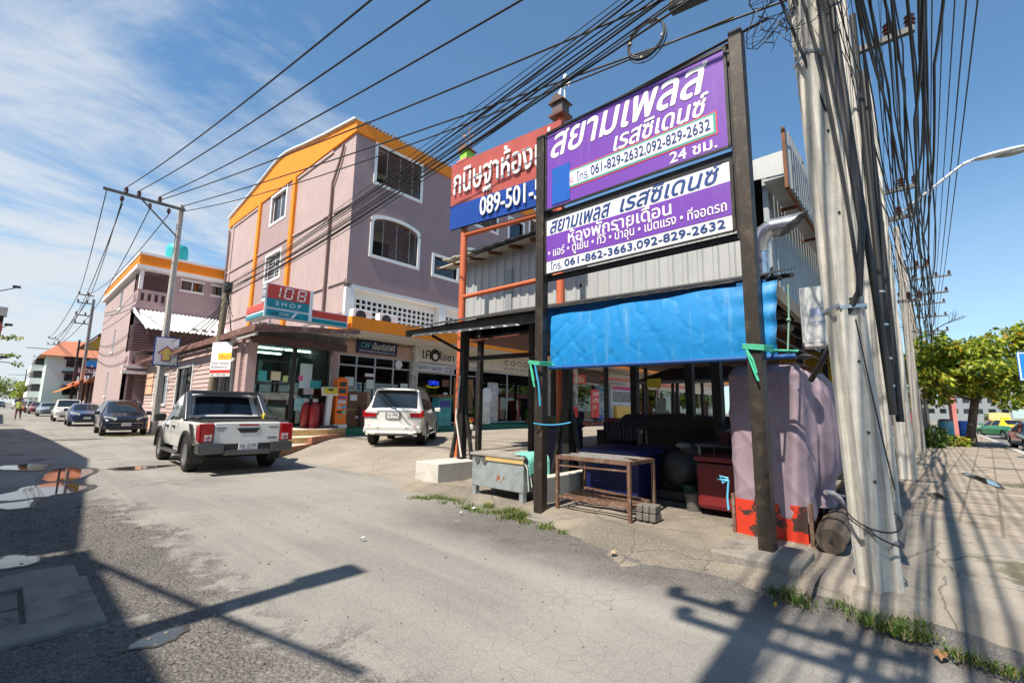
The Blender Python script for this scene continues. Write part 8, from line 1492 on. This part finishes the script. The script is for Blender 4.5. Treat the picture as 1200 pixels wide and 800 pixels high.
leaflit(1103, 768, (.22, .12, .06), 'curled brown dead leaf by the kerb grass', .07); leaflit(909, 709, (.75, .42, .03), 'small yellow leaf on the asphalt by the plinth', .025); leaflit(555, 596, (.75, .75, .74), 'crumpled white paper among the weeds'); leaflit(540, 601, (.7, .69, .66), 'white scrap on the asphalt edge by the weeds', .035); leaflit(425, 631, (.6, .6, .58), 'white paper scrap lying on the open road', .04); leaflit(719, 648, (.42, .33, .22), 'brown wrapper at the kerb below the rack', .06)
# ------------------------------------------------------------------ right hand side of the main road
for i, (px_, c, lab) in enumerate(((1110, (.06, .32, .42), 'faded light blue plastic drum, left of the pair'), (1127, (.01, .09, .42), 'deep blue plastic drum, right of the pair'))):
    p = G(px_, 511.5, .085); t = thing('plastic_drum', lab, 'drum', tuple(p), 0, 'plastic drums on the pavement'); b = MB(); b.lathe([(.36, 0), (.42, .08), (.44, .35), (.42, .4), (.44, .45), (.44, .7), (.42, .75), (.43, .8), (.40, 1.05), (.36, 1.08)], p, Z_, 20); b.build('body', mat('drum_%d' % i, c, .45, var=.1, dirt=(.3, .4, .42) if i == 0 else None, dscale=2), t, smooth=40)
    if i == 0: b = MB(); b.lathe([(.38, 1.08), (.3, 1.18), (0, 1.2)], p, Z_, 14); b.build('rag_lid', mat('dull_red', (.3, .05, .05), .7), t)
s_ = thing('roadside_shelter', 'roadside shelter with brown gabled roof on pink posts', 'shelter', (44, 1.0, .08)); 
b = MB(); b.prism([(40, 2.6, 2.75), (40, -.6, 3.35), (40, -2.1, 3.05), (40, -2.1, 2.93), (40, -.6, 3.2), (40, 2.6, 2.6)], (9, 0, 0)); b.build('roof', mat('brown_roof', (.13, .055, .04), .7, var=.15), s_)
for x, y in ((40.3, 2.2), (40.3, -1.0), (48.5, 2.2), (48.5, -1.0)): b = MB(); b.box((x-.1, y-.1, .08), (x+.1, y+.1, 2.9)); b.build('post', mat('pink_post', (.50, .18, .16), .6), s_)
b = MB(); b.box((41, .6, .08), (48, 2.2, .55)); b.build('bench', mat('old_concrete', (.22, .20, .175)), s_)
t = thing('red_sign', 'red roadside sign panels seen through the tree leaves', 'sign', (60, .8, 4)); b = MB(); b.box((60, -.6, 4.1), (60.1, .2, 5.2)); b.box((60, .6, 4.5), (60.1, 2.0, 5.1)); b.build('panel', mat('sign_red', (.60, .045, .012)), t); b = MB(); b.box((60.1, .3, 0), (60.3, .5, 5)); b.build('post', ARM, t)
ux = AX(1061, 490, 36).y; um = thing('folded_umbrella', 'folded red parasol leaning against the pole cluster', 'parasol', (36, ux, .1)); b = MB(); b.tube([(36, ux-.3, 1.0), (36, ux-.1, 1.6), (36, ux+.15, 2.2), (36, ux+.25, 2.5)], [.06, .2, .2, .03], 10); b.build('canopy', mat('parasol_red', (.55, .02, .03), .7, var=.15, scale=4), um, smooth=50); b = MB(); b.tube([(36, ux-.55, .1), (36, ux+.27, 2.6)], .02, 6); b.build('shaft', ARM, um)
t = thing('bin', 'turquoise plastic bin under the folded red parasol', 'bin', (37, ux+.3, .1)); b = MB(); b.lathe([(.25, .0), (.34, .5), (.36, .8), (.2, .82)], (37, ux+.3, .7), Z_, 14); b.build('tub', mat('turquoise_plastic', (.03, .42, .44)), t, smooth=40); b = MB(); b.box((36.8, ux+.1, .1), (37.2, ux+.5, .7)); b.build('stand', DARK, t)
hb = thing('shrub', 'dark potted shrub at the foot of the pole cluster', 'shrub', (28, .05, .1)); b = MB(); r_ = random.Random(31); crown(b, (28, .05, .6), (.45, .4, .5), 420, .2, r_, (.1, 0, .9, 0)); b.build('foliage', LF, hb)
bs = AY(1190, 415, -2.2); sgx = 22.5; t = thing('crossing_sign', 'blue square pedestrian crossing sign at the right edge', 'sign', (sgx, -2.2, 0)); b = MB(); b.box((sgx, -3.3, 2.68), (sgx+.03, -2.22, 3.62)); b.build('panel', mat('road_sign_blue', (.01, .20, .62), .4), t); pn = Panel((sgx-.002, -2.22, 2.68), (0, -1.08, 0), (0, 0, .94)); b = MB()
for q in ((.02, .02, .98, .05), (.02, .95, .98, .98), (.02, .05, .05, .95), (.95, .05, .98, .95)): pn.rect(b, *q, 0, .004)
pn.poly(b, ((.12, .12), (.88, .12), (.5, .88)), 0, .004); b.build('border', WL, t); b = MB(); b.tube([pn.at(.5, .62, .01), pn.at(.5, .42, .01), pn.at(.4, .2, .01)], .035, 6); b.tube([pn.at(.5, .42, .01), pn.at(.62, .2, .01)], .035, 6); b.ball(pn.at(.5, .68, .01), .05, 6); b.build('walker', BL, t); b = MB(); b.box((sgx+.04, -2.85, -.2), (sgx+.11, -2.75, 3.7)); b.build('post', STRAP, t)
for i, (x, y, w, d, h, c, lab) in enumerate(((95, 8, 22, 10, 8, (.5, .48, .45), 'pale shophouse far along the pavement'), (185, -16, 18, 30, 7, (.22, .24, .26), 'grey building closing the main road'))):
    t = thing('far_building', lab, 'building', (x, y, -.2), 0, 'buildings along the main road'); b = MB(); b.box((x, y, -.3), (x+w, y+d, h)); b.build('wall', mat('farwall%d' % i, c, .8, var=.1), t); b = MB(); b.box((x-.3, y-.3, h), (x+w+.3, y+d+.3, h+.35)); b.build('roof', ROOFG, t)
    for k in range(int(d/2.5)):
        for z in (2.2, 5.2): b = MB(); b.box((x-.05, y+.6+k*2.5, z), (x-.01, y+2.0+k*2.5, z+1.3)); b.build('window', CG, t)
    for k in range(int(w/3)):
        for z in (2.2, 5.2): yy = y-.05 if y > 0 else y+d+.01; b = MB(); b.box((x+.6+k*3, yy, z), (x+2.4+k*3, yy+.04, z+1.3)); b.build('window', CG, t)
# ------------------------------------------------------------------ far end of the side street
gb = thing('apartment_block', 'pale mint apartment block with tiled hip roof at the street end', 'building', (6, 95, 0)); MINTW = mat('mint_render', (.50, .62, .55), .8, var=.06, scale=.5); TILER = mat('clay_tile', (.42, .15, .08), .7, var=.15, scale=2)
b = MB(); b.box((3.4, 88, 0), (14, 112, 7.8)); b.build('wall', MINTW, gb); b = MB(); b.prism([(2.6, 87.2, 7.7), (14.8, 87.2, 7.7), (12.5, 92, 10.2), (5.0, 92, 10.2)], (0, .2, .0)); b.add([(2.6, 87.2, 7.7), (14.8, 87.2, 7.7), (14.8, 113, 7.7), (2.6, 113, 7.7), (6.2, 93, 10.4), (11.2, 93, 10.4), (11.2, 107, 10.4), (6.2, 107, 10.4)], [(0, 1, 5, 4), (1, 2, 6, 5), (2, 3, 7, 6), (3, 0, 4, 7), (4, 5, 6, 7), (3, 2, 1, 0)]); b.build('roof', TILER, gb)
b = MB(); b.prism([(6.6, 90, 9.0), (10.4, 90, 9.0), (8.5, 90, 11.2)], (0, 3, 0)); b.build('dormer', mat('yellow_dormer', (.55, .36, .04), .7), gb); b = MB(); b.prism([(6.2, 89.6, 9.0), (8.5, 89.6, 11.6), (8.5, 89.6, 11.35), (6.6, 89.6, 9.0)], (0, 3, 0)); b.prism([(10.8, 89.6, 9.0), (8.5, 89.6, 11.6), (8.5, 89.6, 11.35), (10.4, 89.6, 9.0)], (0, 3, 0)); b.build('dormer_roof', mat('brown_roof', (.13, .055, .04)), gb)
for z in (2.2, 4.1, 6.0):
    b = MB(); b.box((2.2, 95, z-.1), (3.4, 111, z+.75)); b.build('balcony', WHITE, gb); b = MB(); b.box((2.5, 95, z+.75), (3.38, 111, z+1.6)); b.build('balcony_shade', DARK, gb)  # solid dark block stands in for the shade above each balcony front
    for x in (5.2,): b = MB(); b.box((x+.1, 87.8, z+.3), (x+1.9, 87.99, z+1.2)); w_ = b.build('window', CG, gb); b = MB(); b.prism([(x-.2, 87.95, z+1.55), (x+2.3, 87.95, z+1.55), (x+2.3, 87.3, z+1.25), (x-.2, 87.3, z+1.25)], (0, 0, .06)); b.build('sunshade', BROWN, gb)
for (x, y, z0, w, h, c, lab, txt) in ((7.2, 86, 5.0, 3.6, 2.2, (.02, .22, .55), 'blue shop banner on the mint block, right of a pole', 'ห้องพัก'), (4.95, 68.5, 4.4, 2.6, 1.0, (.05, .02, .04), 'dark maroon hanging shop board before the mint block', 'RESTAURANT')):
    t = thing('shop_board', lab, 'sign', (x, y, z0)); b = MB(); b.box((x, y, z0), (x+w, y+.1, z0+h)); b.build('board', mat('brd'+lab[:5], c, .5), t); Panel((x, y-.01, z0), (w, 0, 0), (0, 0, h)).text(txt, .08, .25, .92, .75, WL, t, th=.02)
    b = MB(); b.box((x+w*.45, y+.1, 0), (x+w*.5, y+.25, z0+h)); b.build('post', DARK, t)
t = thing('round_sign', 'small dark red round sign among the awnings', 'sign', (4.3, 100, 0)); b = MB(); b.lathe([(.8, 0), (.8, .1)], (4.3, 99, 3.6), -Y_, 18); b.build('disc', mat('sign_maroon', (.22, .02, .02), .5), t); b = MB(); b.box((4.2, 99, 0), (4.4, 99.2, 3.5)); b.build('post', DARK, t)
OAW = mat('orange_awning', (.85, .20, .012), .6, var=.08, scale=1)
for i, (y0, y1, z, lab) in enumerate(((53, 57, 3.9, 'nearest orange awning, at the pink house corner'), (58, 64, 3.3, 'second orange awning, beyond the pole'), (66, 74, 2.9, 'third orange awning of the restaurant row'), (76, 86, 2.7, 'farthest orange awning of the restaurant row'))):
    t = thing('awning', lab, 'awning', (5, y0, 0), 0, 'orange restaurant awnings'); b = MB(); b.grid(8, 5, lambda p, q: (4.2+2.0*q, y0+(y1-y0)*p, z+.75*sin(q*1.5))); b.build('canopy', OAW, t, smooth=60)
    for k in range(3): b = MB(); y = y0+(y1-y0)*k/2; b.box((6.2, y-.06, 0), (6.32, y+.06, z+.8)); b.build('post', DARK, t)
rs_ = thing('restaurant', 'dark open fronted restaurant row behind the orange awnings', 'building', (6.4, 54, 0)); b = MB(); b.box((6.6, 53, 0), (7.2, 87, 3.6)); b.build('wall', mat('restaurant_dark', (.14, .07, .05), .8, var=.4, scale=1), rs_); b = MB()
for k in range(17): b.box((6.45, 54+k*2, .5), (6.59, 55.2+k*2, 1.7))
b.build('white_panel', mat('pale_panel', (.6, .58, .55), .7), rs_); b = MB(); b.box((5.6, 53, 3.65), (8, 87, 3.85)); b.build('roof', TILER, rs_); b = MB()
for k in range(8): b.box((6.4, 55+k*4, 3.86), (6.45, 57.5+k*4, 4.9))
b.each('roof_board', mat('brdblue', (.25, .3, .35), .5, var=.5, scale=.6), rs_)
ho = thing('house', 'small house with faded red roof among the far trees', 'house', (4, 172, 0)); b = MB(); b.box((4.5, 172, 0), (11, 180, 4.2)); b.build('wall', CREAM, ho); b = MB(); b.prism([(3.9, 171, 4.1), (11.6, 171, 4.1), (7.7, 171, 6.6)], (0, 10, 0)); b.build('roof', TILER, ho)
# ------------------------------------------------------------------ a walker
def person(x, y, rz, lab):
    t = thing('person', lab, 'person', (x, y, 0), rz); me = bpy.data.meshes.new('body')
    P = [(0, 0, .90), (0, 0, 1.12), (0, .02, 1.36), (0, .03, 1.46), (0, .05, 1.56), (0, .06, 1.68), (.17, .02, 1.36), (.25, .0, 1.12), (.24, .14, .95), (-.17, .02, 1.36), (-.26, .02, 1.12), (-.24, .16, .96), (.09, 0, .86), (.12, .10, .48), (.12, .04, .10), (.12, .16, .04), (-.09, 0, .86), (-.11, -.10, .48), (-.11, -.22, .13), (-.11, -.11, .05)]
    E = [(0, 1), (1, 2), (2, 3), (3, 4), (4, 5), (2, 6), (6, 7), (7, 8), (2, 9), (9, 10), (10, 11), (0, 12), (12, 13), (13, 14), (14, 15), (0, 16), (16, 17), (17, 18), (18, 19)]
    R = [.16, .15, .15, .06, .10, .10, .07, .05, .04, .07, .05, .04, .10, .07, .045, .04, .10, .07, .045, .04]
    me.from_pydata(P, E, []); o = bpy.data.objects.new('body', me); COL.objects.link(o); m = o.modifiers.new('s', 'SKIN'); 
    for i, r in enumerate(R): me.skin_vertices[0].data[i].radius = (r, r*.8 if i < 3 else r)
    me.skin_vertices[0].data[0].use_root = True; s = o.modifiers.new('d', 'SUBSURF'); s.levels = 1; s.render_levels = 2
    m1 = mat('skin', (.30, .17, .10), .6); sh_ = mat('lime_shirt', (.45, .50, .12), .8, var=.1); me.materials.append(m1); bpy.context.view_layer.update(); dg = bpy.context.evaluated_depsgraph_get(); dg.update(); m2 = bpy.data.meshes.new_from_object(o.evaluated_get(dg)); o.modifiers.clear(); o.data = m2; m2.materials.clear()
    for q in (m1, sh_, mat('brown_shorts', (.14, .06, .05), .8)): m2.materials.append(q)
    for p in m2.polygons: z = p.center.z; p.material_index = 1 if (.93 < z < 1.45 and abs(p.center.x) < .23) else 2 if .52 < z <= .93 and abs(p.center.x) < .2 else 0; p.use_smooth = True
    o.parent = t; b = MB(); b.ball((0, .04, 1.70), .115, 8, (1, 1.1, .9)); b.build('hair', mat('black_hair', (.015, .012, .01), .6), t, world=False, smooth=60); b = MB(); b.lathe([(.19, 1.72), (.12, 1.76), (.10, 1.84), (0, 1.86)], (0, .06, 0), Z_, 14); b.build('hat', mat('dark_hat', (.08, .05, .045), .8), t, world=False)
    b = MB(); b.ball((-.33, .1, .92), .16, 8, (.7, 1, 1.2)); b.build('bag', mat('dark_red_bag', (.12, .03, .03), .7), t, world=False, smooth=60); return t
p = G(20, 492.3, 0); person(p.x, p.y, radians(170), 'person in lime shirt and dark hat walking down the street with a bag')
for o in list(COL.objects):
    if o.name.startswith('light_') : bpy.data.objects.remove(o)
